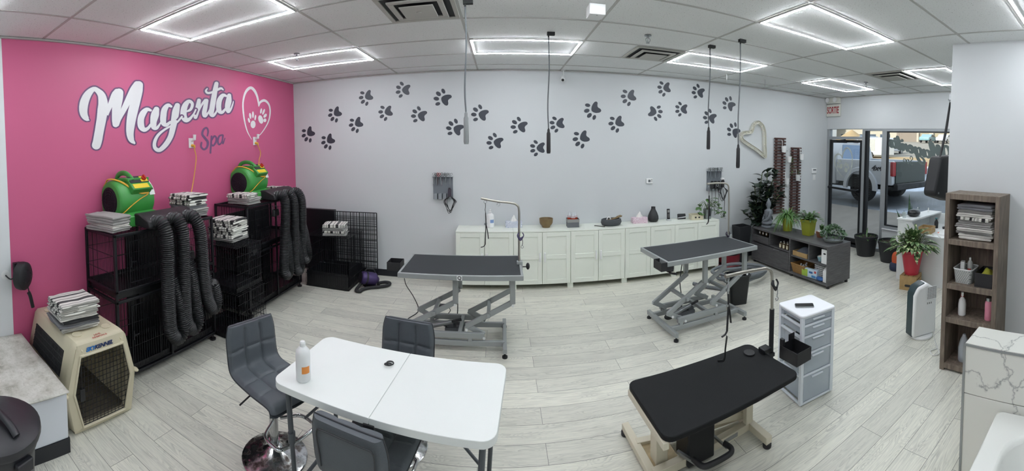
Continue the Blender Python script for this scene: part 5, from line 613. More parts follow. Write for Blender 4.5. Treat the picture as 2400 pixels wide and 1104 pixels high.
# ---------- green cage dryers ----------
m_green = mat('green_moulded_plastic', '3E9243', .38, var=.08); m_mesh = mat('black_grille', '1B1420', .6); m_yel = mat('yellow_cord', 'D9A93A', .5)
m_red = mat('red_plastic', 'B02A22', .4); m_yelab = mat('yellow_label', 'E2C62E', .5); m_paper = mat('white_paper', 'E9ECEA', .7, var=.02); m_rub = mat('black_rubber', '1C1D20', .55, bump=.3, bs=90)
M, nt, b = newmat('black_flex_hose'); m_hose = M
co = coords(nt); n1 = N(nt, 'ShaderNodeTexNoise', i_Scale=14.0, i_Detail=3.0); L(nt, co, n1.inputs[0])
L(nt, mix(nt, n1.outputs[0], lin('131416'), lin('26282B')), b.inputs['Base Color']); b.inputs['Roughness'].default_value = .42
def flex(mb, pts, r, pitch=.018, n=14, amp=.11):
    P = spline(pts, 14); ln = [0]
    for i in range(1, len(P)): ln.append(ln[-1]+(P[i]-P[i-1]).length)
    tot = ln[-1]; m = int(tot/pitch*4); out = []; R = []; j = 0
    for i in range(m+1):
        s = tot*i/m
        while j < len(ln)-2 and ln[j+1] < s: j += 1
        k = (s-ln[j])/max(1e-9, ln[j+1]-ln[j]); out.append(P[j].lerp(P[j+1], k)); R.append(r*(1+amp*(1, .35, -.6, .35)[i % 4]))
    mb.tube(out, R, n)
def dryer(label, x, y, z, rz, hoses, cordpts):
    t = thing('cage_dryer', label, 'dryer', (x, y, z), rz)
    body = MB(); n = 32; prof = []
    for yy, r in ((-.215, .11), (-.215, .150), (-.205, .185), (-.17, .203), (-.10, .205), (.10, .205), (.17, .203), (.205, .185), (.215, .15), (.215, .0)): prof.append((yy, r))
    vs = [(r*math.sin(2*PI*k/n), yy, .235+r*math.cos(2*PI*k/n)) for yy, r in prof for k in range(n)]
    body.add(vs, [(i*n+k, i*n+(k+1) % n, (i+1)*n+(k+1) % n, (i+1)*n+k) for i in range(len(prof)-1) for k in range(n)])
    body.prism([(-.06, .16), (.19, .13), (.30, .115), (.30, .012), (.19, 0), (-.15, 0), (-.19, .10)], -.19, .19, 'y')
    body.build('housing', m_green, t, bevel=.012, smooth=True)
    hd = MB(); hd.tube(spline([(-.13, -.04, .40), (-.10, -.04, .47), (-.03, -.04, .50), (.06, -.04, .495), (.13, -.04, .455), (.15, -.04, .43)], 5), .021, 10, flat=1.3); hd.box(-.02, -.10, .425, .16, .16, .455); hd.build('handle', m_green, t, bevel=.006)
    cb = MB(); cb.M = Matrix.Translation((.12, .02, .385)) @ Matrix.Rotation(.75, 4, 'Y'); cb.box(-.06, -.11, -.05, .11, .13, .06); p = cb.build('control_box', m_green, t, bevel=.012)
    q = MB(); q.M = cb.M; q.box(-.055, -.10, .06, .03, .12, .066); q.build('switch_panel', m_dark, p)
    q = MB(); q.M = cb.M; q.box(-.045, .03, .066, .025, .11, .07); q.build('yellow_plate', m_yelab, p)
    q = MB(); q.M = cb.M; q.cyl(-.01, .07, .07, .09, .026, 16); q.box(-.035, .062, .09, .015, .078, .104); q.build('red_knob', m_red, p)
    q = MB(); q.M = cb.M; q.box(.045, -.09, .06, .10, .09, .063); q.build('warning_label', m_yelab, p)
    gr = MB()
    gr.add([(.138*math.sin(2*PI*k/24), -.2155, .235+.138*math.cos(2*PI*k/24)) for k in range(24)], [tuple(range(24))])
    for k in range(1, 6): gr.tube([(.024*k*math.sin(2*PI*j/24), -.222, .235+.024*k*math.cos(2*PI*j/24)) for j in range(24)], .0028, 5, close=True)
    for k in range(12): gr.beam((0, -.222, .235), (.13*math.sin(PI*k/6), -.222, .235+.13*math.cos(PI*k/6)), .004)
    gr.build('intake_grille', m_mesh, t)
    st = MB(); st.add([( .207*math.sin(a), yy, .235+.207*math.cos(a)) for a in (.55, .75, .95, 1.15, 1.35) for yy in (.135, .20)], [(2*i, 2*i+1, 2*i+3, 2*i+2) for i in range(4)]); st.build('sticker', m_paper, t)
    st = MB(); st.add([( .2085*math.sin(a), yy, .235+.2085*math.cos(a)) for a in (.78, .95, 1.1) for yy in (.143, .192)], [(2*i, 2*i+1, 2*i+3, 2*i+2) for i in range(2)]); st.build('sticker_print', m_dark, t)
    cd = MB(); bs = lambda th, yy, r_=.211: (r_*math.sin(th), yy, .235+r_*math.cos(th))
    for k in range(4):
        o = .013*k
        cd.tube(spline([bs(-.5-.1*k, -.195, .19), bs(-.15, -.205+o*.3, .214), bs(.25, -.17+o*.6), bs(.62, -.125+o*.5), bs(.95, -.07+o*.2), bs(1.15+.03*k, .02), bs(1.17+.03*k, .12)], 8), .0052, 6)
    cd.tube(spline([bs(1.17, .12), bs(1.32, .10), bs(1.5, .0), bs(1.75, -.10, .214), bs(2.0, -.17, .216), bs(2.3, -.205, .2)], 8), .0055, 6)
    cd.build('power_cord', m_yel, t)
    mf = MB(); mf.prism([(.28, .02), (.28, .135), (.36, .14), (.50, .085), (.52, .03), (.50, .012)], -.13, .48, 'y'); 
    mf.build('outlet_manifold', m_rub, t, bevel=.02, smooth=True)
    for (ya, pts) in hoses:
        h = MB(); flex(h, [(.46, ya, .055), (.52, ya, .075)]+pts, .059); h.build('hose', m_hose, t, smooth=True)
        c = MB(); c.tube([(.475+.002*math.cos(a), ya+.061*math.cos(a), .065+.061*math.sin(a)) for a in [2*PI*k/20 for k in range(20)]], .004, 6, close=True); c.build('hose_clamp', m_alu, t)
    return t
def dk(ya, bot, top, dy=.13, sw=.0):
    return [(.57, ya+.01, .045), (.605, ya+.02+sw*.2, -.08), (.60, ya+.02+sw*.5, -.45), (.59, ya+.03+sw*.8, bot+.16), (.595, ya+.05+sw, bot+.03), (.60, ya+.05+sw+dy*.5, bot-.03), (.60, ya+.05+sw+dy, bot+.03), (.575, ya+.05+sw*.8+dy, bot+.2), (.56, ya+.04+sw*.6+dy*.85, top-.15), (.53, ya+.04+sw*.6+dy*.7, top)]
dryer('green cage dryer with black hoses on the cage nearest the kennel', .14, 2.24, 1.336, 0,
    [(-.03, dk(-.03, -.97, -.46)), (.165, dk(.165, -.95, -.33)), (.37, dk(.37, -.85, -.55, .10, .10))], None)
dryer('green cage dryer with black hoses on the cage in the wall corner', .14, 4.24, 1.356, 0,
    [(-.03, dk(-.03, -.93, -.35, .12, -.10)), (.165, dk(.165, -.96, -.4, .12)), (.37, dk(.37, -.86, -.35, .12))], None)
m_clip = mat('scuffed_grey_plastic', '5A5C5E', .5)
for y, z, lb in ((2.66, 1.00, 'black plastic hose nozzle clipped on the near cage front'), (4.22, 1.20, 'grey and black hose nozzle clipped on the corner cage front')):
    t = thing('hose_nozzle', lb, 'nozzle', (.555, y, z))
    MB().prism([(-.06, -.05), (.06, -.05), (.05, .04), (-.05, .04)], .0, .05, 'x').build('body', m_rub, t, bevel=.01)
    for s in (-1, 1): MB().tube([(.02, s*.045, .03), (.02, s*.045, .075), (.0, s*.03, .08)], .005, 6).build('hook', m_clip, t)

# outlets with hanging yellow cords
for y, z, pts, lb, lc in ((3.30, 2.13, [(.035, 3.315, 2.08), (.05, 3.33, 1.95), (.05, 3.29, 1.75), (.08, 3.20, 1.55), (.13, 3.06, 1.36)], 'white wall outlet between the painted words with a yellow plug', 'yellow power cord hanging from the outlet below the word Magenta'),
    (4.60, 2.15, [(.035, 4.62, 2.10), (.05, 4.67, 1.98), (.06, 4.62, 1.88), (.08, 4.56, 1.80), (.06, 4.45, 1.76)], 'white wall outlet at the tip of the heart outline', 'yellow power cord hanging from the outlet below the heart outline')):
    t = thing('wall_outlet', lb, 'outlet', (0, y, z))
    MB().box(.001, -.04, -.06, .007, .04, .06).build('cover_plate', m_whiteplastic, t, bevel=.003)
    MB().tube([(.007, .008, .03), (.05, .012, .045), (.055, .012, .10)], [.018, .02, .02], 12).build('adapter', m_whiteplastic, t)
    MB().tube([(.007, .008, -.03), (.045, .012, -.035), (.05, .014, -.06)], [.018, .016, .01], 12).build('yellow_plug', m_yel, t)
    tag(MB().tube(spline(pts, 8), .0055, 6).build('yellow_extension_lead', m_yel), lc, 'cord')

# ---------- beige kennel ----------
m_beige = mat('beige_kennel_plastic', 'D0C8AE', .5, var=.08, vs=3, bump=.15, bs=50)
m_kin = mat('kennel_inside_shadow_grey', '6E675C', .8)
k = thing('pet_kennel', 'beige plastic dog kennel with a black wire door, towels stacked on top', 'kennel', (.04, 1.462, 0))
LN = .80
up = [(-.305, .30), (-.225, .625), (-.20, .65), (.20, .65), (.225, .625), (.305, .30)]
lo = [(-.305, .30), (-.26, .02), (-.24, 0), (.24, 0), (.26, .02), (.305, .30)]
def shell(poly, close_end):
    mb = MB(); n = len(poly); xs = (0, .02, LN-.06, LN); sc = (.96, 1, 1, .97)
    vs = []
    for x, s_ in zip(xs, sc):
        for a, b_ in poly: vs.append((x, a*s_, .30+(b_-.30)*s_))
    fs = [(i*n+j, i*n+j+1, (i+1)*n+j+1, (i+1)*n+j) for i in range(len(xs)-1) for j in range(n-1)]
    fs.append(tuple(range(n))); mb.add(vs, fs); return mb
shell(up, 1).build('upper_shell', m_beige, k, solid=.008, bevel=.0, smooth=True)
shell(lo, 1).build('lower_shell', m_beige, k, solid=.008, smooth=True)
for s in (-1, 1): MB().box(-.005, min(s*.318, s*.295), .29, LN+.01, max(s*.318, s*.295), .31).ell((LN-.01, s*.31, .30), .04, .022, .012).build('flange', m_beige, k, bevel=.005)
outer = [(-.299, .30), (-.206, .641), (.206, .641), (.299, .30), (.25, .008), (-.25, .008)]
inner = [(-.245, .30), (-.185, .558), (.185, .558), (.245, .30), (.18, .048), (-.18, .048)]
ff = MB(); ff.add([(LN-.001, a, b_) for a, b_ in outer]+[(LN+.012, a, b_) for a, b_ in inner]+[(LN-.03, a, b_) for a, b_ in inner], [(i, (i+1) % 6, 6+(i+1) % 6, 6+i) for i in range(6)]+[(6+i, 6+(i+1) % 6, 12+(i+1) % 6, 12+i) for i in range(6)])
ff.build('front_frame', m_beige, k, solid=.006)
rim = MB(); rim.tube([(LN+.014, a*1.02, .30+(b_-.30)*1.02) for a, b_ in inner], .011, 8, close=True); rim.build('door_rim', m_beige, k)
dr = MB()
def inside(a):   # z range of the door opening at y = a
    a = abs(a); top = .558 if a < .185 else .558-(a-.185)/.060*.258; bot = .048 if a < .18 else .048+(a-.18)/.065*.252
    return bot, top
for i in range(-7, 8):
    a = i*.0322; b0, b1 = inside(a); dr.beam((LN+.01, a, b0), (LN+.01, a, b1), .0034)
for i in range(13):
    z_ = .07+i*.037
    ym = .18+(z_-.048)/.252*.065 if z_ < .30 else .245-(z_-.30)/.258*.060
    dr.beam((LN+.006, -ym, z_), (LN+.006, ym, z_), .0032)
dr.tube([(LN+.008, a*.985, .30+(b_-.30)*.985) for a, b_ in inner], .004, 6, close=True)
dd = dr.build('wire_door', m_wire, k)
MB().box(LN+.008, -.205, .24, LN+.026, -.165, .33).tube([(LN+.018, -.185, .12), (LN+.018, -.185, .50)], .004, 6).build('latch', m_rub, dd, bevel=.005)
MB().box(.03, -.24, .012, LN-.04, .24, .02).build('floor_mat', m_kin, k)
sv = MB(); sv.M = Matrix.Translation((.10, -.2615, .46)) @ Matrix.Rotation(math.radians(-13.5), 4, 'X')
sv.box(0, -.010, -.10, .56, -.002, .10); sv.build('side_vent', m_dark, k, bevel=.004)
sv2 = MB(); sv2.M = sv.M
for i in range(24): sv2.beam((.01+i*.0235, -.011, -.095), (.01+i*.0235, -.011, .095), .005)
for i in range(5): sv2.beam((.0, -.011, -.09+i*.045), (.56, -.011, -.09+i*.045), .006)
sv2.build('vent_bars', m_rub, k)
for x, y in ((.10, -.13), (.10, .13), (.66, -.13), (.66, .13)):
    MB().lathe([(.040, .0), (.043, .005), (.038, .007), (.034, .002), (.0, .0015)], 24, (x, y, .653)).build('top_recess', m_beige, k, smooth=True)
for y in (-.17, .17): MB().prism([(LN-.02, .585), (LN+.03, .57), (LN+.012, .565)], y-.014, y+.014, 'y').prism([(LN-.01, .57), (LN+.02, .60), (LN-.02, .63)], y-.004, y+.004, 'y').build('hinge_tab', m_beige, k)
m_blue = mat('blue_letter_ink', '1F6FB8', .5, var=0); m_navy = mat('navy_letter_ink', '1B2E5A', .5, var=0); m_redink = mat('red_letter_ink', 'B23A3A', .6, var=0)
RX = (PI/2, 0, PI/2)
text('lettering', 'SKY', .040, m_blue, k, (LN+.013, -.100, .598), RX, .001, 1.1, shear=.3, offset=.0022)
text('lettering', 'KENNEL', .040, m_navy, k, (LN+.013, .014, .598), RX, .001, 1.08, shear=.3, offset=.0018)
text('warning_lettering', 'LIVE', .032, m_redink, k, (.745, .0, .6565), (0, 0, PI/2), .0006, 1.0)
text('warning_lettering', 'ANIMALS', .032, m_redink, k, (.780, .0, .6565), (0, 0, PI/2), .0006, 1.0)

# ---------- white step box with a stained mat, rubbish bin, cable reel ----------
M, nt, b = newmat('stained_white_mat'); m_matt = M
co = coords(nt); n1 = N(nt, 'ShaderNodeTexNoise', i_Scale=7.0, i_Detail=6.0, i_Roughness=.7); L(nt, co, n1.inputs[0]); n2 = N(nt, 'ShaderNodeTexNoise', i_Scale=60.0, i_Detail=3.0); L(nt, co, n2.inputs[0])
c = ramp(nt, n1.outputs[0], [(.40, 'D3D2CB'), (.56, 'BDBCB3'), (.68, '98958A')]); c = mix(nt, ramp(nt, n2.outputs[0], [(.55, 0.), (.72, .5)]), c, lin('A09E94')); L(nt, c, b.inputs['Base Color']); b.inputs['Roughness'].default_value = .8
bp = N(nt, 'ShaderNodeBump', i_Strength=.3, i_Distance=.004); L(nt, n1.outputs[0], bp.inputs['Height']); L(nt, bp.outputs[0], b.inputs['Normal'])
bx = thing('step_box', 'low white box beside the kennel with black base trim', 'platform', (.01, .40, 0))
MB().box(0, 0, .10, .95, .705, .425).build('body', mat('white_painted_board', 'DCE1E8', .45, var=.02), bx, bevel=.004)
MB().box(0, -.002, 0, .958, .712, .10).build('base_trim', m_blackbase, bx)
mt = MB(); mt.grid(22, 16, lambda u, v: (-.0+u*.985, -.02+v*.728, .4275+.005*math.sin(7*u+3*v)*v*(1-v)*4+.004*math.sin(13*u)*u*(1-u)*4))
tag(mt.build('floor_mat', m_matt, None, (.01, .40, 0), solid=.0, smooth=True), 'stained off-white mat draped over the white box', 'mat')
edge = bpy.data.objects['floor_mat.001'] if 'floor_mat.001' in bpy.data.objects else bpy.data.objects['floor_mat']
md = edge.modifiers.new('solid', 'SOLIDIFY'); md.thickness = .008; md.offset = 1
m_bin = mat('scuffed_black_plastic', '26272C', .45, var=.15, vs=9, bump=.2, bs=30)
bn = thing('rubbish_bin', 'black round rubbish bin with a domed lid in the near left corner', 'bin', (1.36, .50, 0), 20)
MB().lathe([(.165, 0), (.17, .01), (.205, .52), (.22, .55), (.218, .60), (.20, .60), (.16, .02)], 36).build('body', m_bin, bn, smooth=True)
MB().lathe([(.235, .585), (.24, .60), (.238, .625), (.225, .635), (.12, .66), (0, .668)], 36).build('lid', m_bin, bn, smooth=True)
MB().tube(spline([(-.17, .0, .655), (-.10, .0, .69), (.02, 0, .70), (.12, .0, .685), (.18, 0, .655)], 6), .022, 8, flat=.55).build('lid_handle', m_bin, bn, smooth=True)
MB().box(.215, -.05, .50, .245, .05, .56).build('side_handle', m_bin, bn, bevel=.006)
text('lettering', 'BRUTE', .045, mat('worn_white_print', '8D97A2', .7), bn, (.072, -.191, .42), (PI/2, 0, math.radians(20)), .0006) if False else None
re_ = thing('cable_reel', 'black wall-mounted cable reel at the edge of the magenta wall', 'cable reel', (.01, 1.10, 1.0))
MB().box(0, -.045, -.05, .05, .02, .09).tube([(.04, -.01, 0), (.10, -.01, 0)], .02, 10).build('bracket', m_blackmetal, re_)
h = MB(); h.M = Matrix.Translation((.14, .0, 0)) @ Matrix.Rotation(math.radians(40), 4, 'Z') @ Matrix.Rotation(PI/2, 4, 'Y')
h.lathe([(.0, -.05), (.05, -.05), (.10, -.042), (.118, -.03), (.122, 0), (.118, .03), (.10, .042), (.05, .05), (0, .05)], 30)
for k_ in range(10):
    a = 2*PI*k_/10; h.beam((.105*math.cos(a), .105*math.sin(a), .030), (.05*math.cos(a), .05*math.sin(a), .050), .012, .01)
h.build('housing', m_rub, re_, smooth=True)
MB().tube([(.12, .05, -.11), (.12, .06, -.16)], .006, 8).tube(spline([(.12, .055, -.16), (.12, .07, -.2), (.12, .09, -.30)], 4), .017, 10, flat=.8).build('cable_handle', m_rub, re_, smooth=True)
MB().tube(spline([(.09, -.05, -.02), (.06, -.09, -.04), (.0, -.115, -.02)], 6), .006, 8).build('cable', m_rub, re_)
g_ = MB(); g_.M = Matrix.Translation((.0065, .985, .985)) @ Matrix.Rotation(PI/2, 4, 'Y'); g_.lathe([(.042, 0), (.042, .004), (.018, .006), (.018, .001), (0, .001)], 24)
tag(g_.build('cable_grommet', m_whiteplastic, smooth=True), 'round white cable cover on the white wall left of the cable reel', 'cable cover')

# ---------- purple force dryer on the floor ----------
m_purple = mat('purple_metallic', '433462', .35, .3); 
pd = thing('force_dryer', 'purple hand dryer with a black hose lying on the floor by the crate', 'dryer', (1.49, 5.26, 0), 38); pd.scale = (.86, .86, .86)
b_ = MB(); b_.M = Matrix.Translation((0, 0, .13)) @ Matrix.Rotation(PI/2+.25, 4, 'Y')
b_.lathe([(0, -.17), (.07, -.17), (.10, -.15), (.11, -.12), (.11, .08), (.10, .10), (.07, .12), (.035, .16), (0, .16)], 26); b_.build('body', m_purple, pd, smooth=True)
b2 = MB(); b2.M = b_.M; b2.lathe([(.1135, -.09), (.1135, -.06)], 26); b2.lathe([(.09, -.173), (.07, -.175), (0, -.175)], 20); b2.build('band', m_rub, pd)
MB().tube(spline([(-.09, 0, .25), (-.05, 0, .30), (.06, 0, .28), (.09, 0, .22)], 5), .014, 8).build('handle', m_rub, pd, smooth=True)
MB().box(-.10, -.10, 0, .10, .10, .02).box(-.03, -.03, .02, .03, .03, .05).build('stand', m_rub, pd, bevel=.005)
hs = MB(); flex(hs, [(-.14, 0, .09), (-.20, -.04, .05), (-.27, -.12, .03), (-.30, -.20, .03), (-.25, -.24, .03), (-.19, -.18, .03), (-.06, -.14, .03), (.12, -.17, .03), (.26, -.16, .03), (.33, -.08, .03), (.28, .0, .03), (.17, .0, .03), (.12, -.08, .03)], .026, .012, 10, .06)
hs.build('hose', m_rub, pd, smooth=True)

# ---------- white cabinets along the grey wall ----------
m_cab = mat('white_cabinet_paint', 'E5EAE0', .38, var=.015)
CW = .806; CX = 2.73; CY = 5.35; CH = .83
def cabinet():
    t = thing('cabinet', 'white two-door cabinet', 'cabinet', (CX, CY, 0), 0, 'white cabinets along the grey wall')
    b_ = MB(); b_.box(0, .02, .07, .016, .40, CH-.018); b_.box(CW-.016, .02, .07, CW, .40, CH-.018); b_.box(.016, .385, .07, CW-.016, .395, CH-.018); b_.box(.016, .02, .07, CW-.016, .385, .086)
    for x in (.0, CW-.04):
        b_.box(x, .02, 0, x+.04, .06, .07); b_.box(x, .36, 0, x+.04, .40, .07)
    b_.build('body', m_cab, t)
    MB().box(-.0, -.004, CH-.018, CW-.001, .405, CH).build('top', m_cab, t, bevel=.002)
    for i in (0, 1):
        x0 = .003+i*CW/2; x1 = CW/2-.002+i*CW/2; z0, z1 = .075, CH-.022; s = .062; d = MB()
        d.box(x0, .004, z0, x1, .018, z1)
        zm = z0+(z1-z0)*.52
        for a in ((x0, z0, x0+s, z1), (x1-s, z0, x1, z1), (x0+s, z0, x1-s, z0+s), (x0+s, z1-s, x1-s, z1), (x0+s, zm-s/2, x1-s, zm+s/2)): d.box(a[0], -.004, a[1], a[2], .005, a[3])
        dd = d.build('door', m_cab, t, bevel=.0025)
        hx = CW/2+(-.034 if i == 0 else .034)
        MB().box(hx-.011, -.028, zm-.065, hx+.011, -.004, zm+.065).build('handle', m_whiteplastic, dd, bevel=.004)
    return t
c0 = cabinet()
cl = ['white two-door cabinet at the left end, behind the first grooming table', 'white two-door cabinet second from the left, below the wooden bowl', 'white two-door cabinet in the middle of the row, below the oval basket', 'white two-door cabinet second from the right, below the black vase', 'white two-door cabinet at the right end, behind the second grooming table']
c0['label'] = cl[0]
for i in range(1, 5): dup(c0, (CX+CW*i, CY, 0), 0, cl[i])

# ---------- things on the cabinets ----------
Z0 = CH+.0005
m_wood = mat('turned_wood', '7E6A48', .55, var=.25, vs=10); m_felt = mat('grey_felt', '63676B', .9, bump=.5, bs=120); m_felt2 = mat('light_grey_felt', '8F908E', .9)
m_lbl_blue = mat('pale_blue_label', '7C97C4', .5); m_lbl_or = mat('orange_label', 'DE8B3C', .5); m_oran = mat('red_brown_bottle', 'A83E27', .35)
def bottle(name, label, x, y, z, r, h, m, lab=None, pump=False, parent=None):
    t = thing(name, label, 'bottle', (x, y, z))
    MB().lathe([(r*.9, 0), (r, .006), (r, h*.66), (r*.93, h*.76), (r*.6, h*.84), (r*.36, h*.87), (r*.36, h*.90)], 24).build('body', m, t, smooth=True)
    c = MB().lathe([(r*.40, h*.885), (r*.40, h*.96), (r*.3, h), (0, h)], 20)
    if pump: c.tube([(0, 0, h*.95), (0, 0, h*1.08)], r*.12, 8).box(-r*.2, -r*.8, h*1.06, r*.2, r*.2, h*1.10)
    c.build('cap', m_whiteplastic, t, smooth=False)
    if lab:
        col, z0, z1, a0, a1 = lab; l = MB(); n = 8
        l.add([((r*1.012)*math.cos(a0+(a1-a0)*i/n), (r*1.012)*math.sin(a0+(a1-a0)*i/n), z_) for z_ in (h*z0, h*z1) for i in range(n+1)], [(i, i+1, n+2+i, n+1+i) for i in range(n)]); l.build('label_sticker', col, t)
    return t
bottle('pump_bottle', 'white pump bottle with blue label on the left end of the cabinets', 3.21, 5.62, Z0, .055, .24, m_whiteplastic, (m_lbl_blue, .30, .50, -1.6, -.5), True)
def pattern_mat(name, c1, c2):
    M, nt, b = newmat(name); co = coords(nt)
    v = N(nt, 'ShaderNodeTexVoronoi', i_Scale=26.0); L(nt, co, v.inputs[0])
    s = N(nt, 'ShaderNodeMath', operation='MULTIPLY', i_1=32.0); L(nt, v.outputs['Distance'], s.inputs[0]); s2 = N(nt, 'ShaderNodeMath', operation='SINE'); L(nt, s.outputs[0], s2.inputs[0])
    L(nt, ramp(nt, s2.outputs[0], [(.4, c1), (.6, c2)]), b.inputs['Base Color']); b.inputs['Roughness'].default_value = .6; return M
def tissue(label, x, y, rz, m):
    t = thing('tissue_box', label, 'tissue box', (x, y, Z0), rz)
    MB().box(-.12, -.055, 0, .12, .055, .085).build('box', m, t, bevel=.002)
    mb = MB(); 
    for k_ in range(3):
        a = .5*k_; mb.grid(7, 6, lambda u, v: ((u-.5)*.11*(1-v*.95)+.004*math.sin(9*v+k_), .012*math.sin(PI*u*3+k_)*(1-v)+(k_-1)*.006, .085+v*(.095-.012*k_)))
    mb.build('tissue', mat('tissue_paper', 'F0F0EC', .9, var=.01), t, smooth=True)
tissue('blue patterned tissue box behind the first table arm', 3.55, 5.63, 0, pattern_mat('blue_scallop_print', 'E0E3E8', '6B7FA8'))
tissue('pink patterned tissue box beside the black vase', 5.46, 5.60, -3, pattern_mat('pink_tile_print', 'E6DADF', 'A8688C'))
MB_ = MB().lathe([(.055, 0), (.06, .02), (.085, .045), (.096, .07), (.10, .13), (.094, .13), (.088, .075), (.05, .04), (0, .035)], 32)
tag(MB_.build('wooden_bowl', m_wood, None, (4.02, 5.585, Z0), smooth=True), 'brown turned wooden bowl on the white cabinets', 'bowl')
t = thing('felt_box', 'open grey felt storage box holding spray bottles', 'storage box', (4.41, 5.57, Z0), -2)
bb = MB(); 
for a in ((-.085, -.075, -.08, .075), (.08, -.075, .085, .075), (-.08, -.075, .08, -.07), (-.08, .07, .08, .075)): bb.box(a[0], a[1], 0, a[2], a[3], .115)
bb.box(-.08, -.07, 0, .08, .07, .004); bb.build('body', m_felt, t)
bb = MB()
for a in ((-.088, -.078, -.085, .078), (.085, -.078, .088, .078), (-.085, -.078, .085, -.075), (-.085, .075, .085, .078)): bb.box(a[0], a[1], .075, a[2], a[3], .12)
bb.build('cuff', m_felt2, t)
m_clear = mat('milky_plastic', 'D5DDE2', .25, alpha=.8)
for (dx, dy, lb) in ((-.04, .03, 'orange bottle with milky cap, at left in the felt box'), (.042, .03, 'orange bottle with milky cap, at right in the felt box'), (.0, -.032, 'orange bottle with milky cap, in front in the felt box')):
    b_ = bottle('spray_bottle', lb, 4.41+dx, 5.57+dy, Z0+.004, .034, .20, m_oran); b_['group'] = 'orange bottles in the felt box'
    for ch in kids(b_):
        if ch.name.startswith('cap'): pass
    MB().lathe([(.035, .132), (.031, .155), (.017, .175), (.016, .19), (.012, .205), (0, .21)], 18).build('shoulder_cap', m_clear, b_, smooth=True)
tag(MB().box(-.085, -.011, 0, .085, .011, .008).build('nail_file', mat('dark_brown_leather', '3B3632', .6), None, (4.80, 5.50, Z0), -42, bevel=.003), 'dark flat strip lying on the cabinets left of the oval basket', 'file')
t = thing('oval_basket', 'dark grey oval basket holding brushes on the white cabinets', 'basket', (4.99, 5.54, Z0), 6)
M, nt, b = newmat('grey_woven_cord'); m_weave = M
co = coords(nt); wv = N(nt, 'ShaderNodeTexWave', i_Scale=30.0, i_Distortion=2.0, bands_direction='Z'); L(nt, co, wv.inputs[0]); L(nt, ramp(nt, wv.outputs[0], [(0, '33363A'), (1, '5C6064')]), b.inputs['Base Color']); b.inputs['Roughness'].default_value = .85
bp = N(nt, 'ShaderNodeBump', i_Strength=.5, i_Distance=.004); L(nt, wv.outputs[0], bp.inputs['Height']); L(nt, bp.outputs[0], b.inputs['Normal'])
mb = MB(); mb.M = Matrix.Diagonal((1.45, 1, 1, 1)); mb.lathe([(.075, 0), (.10, .015), (.112, .05), (.105, .095), (.092, .10), (.094, .06), (.08, .02), (0, .02)], 32); mb.build('body', m_weave, t, smooth=True)
MB().tube([(-.04+.03*math.cos(a), 0, .085+.04*math.sin(a)) for a in [PI*k/8 for k in range(9)]], .009, 8).build('white_ring', m_whiteplastic, t, smooth=True)
for i, (a, lb) in enumerate(((.12, 'wooden handled brush lying across the oval basket'), (-.1, 'brown comb sticking out of the oval basket'))):
    mb = MB(); mb.beam((-.07, .01-.03*i, .075), (.16, a*.2, .125), .018, .010); mb.beam((.10, a*.15, .118), (.165, a*.2, .135), .03, .014)
    tag(mb.build('brush', m_wood, None, (4.99, 5.54, Z0), 6, bevel=.003), lb, 'brush')
tag(MB().lathe([(.055, 0), (.075, .012), (.086, .045), (.087, .05), (.086, .055), (.083, .09), (.062, .145), (.038, .19), (.032, .215), (.035, .235), (.026, .235), (.024, .20), (0, .19)], 32).build('vase', mat('black_wood_grain', '222325', .5, var=.4, vs=14), None, (5.70, 5.62, Z0), smooth=True), 'black teardrop vase diffuser on the white cabinets', 'vase')
t = thing('cordless_phone', 'black cordless phone standing upright in a pale cradle', 'phone', (5.97, 5.62, Z0), -6)
MB().box(-.035, -.04, 0, .035, .04, .02).build('cradle', mat('silver_plastic', 'BCC0C2', .35), t, bevel=.006)
hh = MB(); hh.M = Matrix.Rotation(-.12, 4, 'X'); hh.box(-.024, -.005, .02, .024, .02, .185); hp = hh.build('handset', m_blackmetal, t, bevel=.006)
h2 = MB(); h2.M = hh.M; h2.box(-.017, -.007, .125, .017, -.0045, .165)
for r_ in range(4):
    for c_ in range(3): h2.cb(-.012+.012*c_, -.006, .05+.017*r_, .007, .003, .008)
h2.build('keys', m_felt2, hp)
t = thing('desk_device', 'black desk device with a slanted white stripe on the cabinets', 'device', (6.21, 5.63, Z0), -8)
hh = MB(); hh.M = Matrix.Rotation(-.25, 4, 'X'); hh.box(-.07, -.01, 0, .07, .02, .09); hh.build('body', m_blackmetal, t, bevel=.01)
h2 = MB(); h2.M = hh.M; h2.add([(-.07, -.0112, .018), (.07, -.0112, .030), (.07, -.0112, .042), (-.07, -.0112, .026)], [(0, 1, 2, 3)]); h2.build('white_stripe', m_whiteplastic, t)
MB().box(-.06, .0, 0, .06, .045, .01).build('foot', m_blackmetal, t)
def open_box(mb, x0, y0, x1, y1, z0, z1, t_=.006, taper=0.0):
    mb.box(x0, y0, z0, x1, y1, z0+t_)
    for a in ((x0, y0, x0+t_, y1), (x1-t_, y0, x1, y1), (x0+t_, y0, x1-t_, y0+t_), (x0+t_, y1-t_, x1-t_, y1)): mb.box(a[0], a[1], z0+t_, a[2], a[3], z1)
    return mb
t = thing('plastic_basket', 'empty cream plastic basket tray on the white cabinets', 'basket', (6.43, 5.55, Z0), -12)
m_cream = mat('cream_plastic', 'CFC9B0', .5)
open_box(MB(), -.10, -.085, .10, .085, 0, .075).build('body', m_cream, t, bevel=.003)
rm = MB()
for a in ((-.106, -.091, -.098, .091), (.098, -.091, .106, .091), (-.098, -.091, .098, -.083), (-.098, .083, .098, .091)): rm.box(a[0], a[1], .072, a[2], a[3], .082)
rm.build('rim', m_cream, t)
for a in (-.03, .03): MB().box(a-.014, -.0865, .03, a+.014, -.0852, .055).build('handle_slot', m_dark, t)
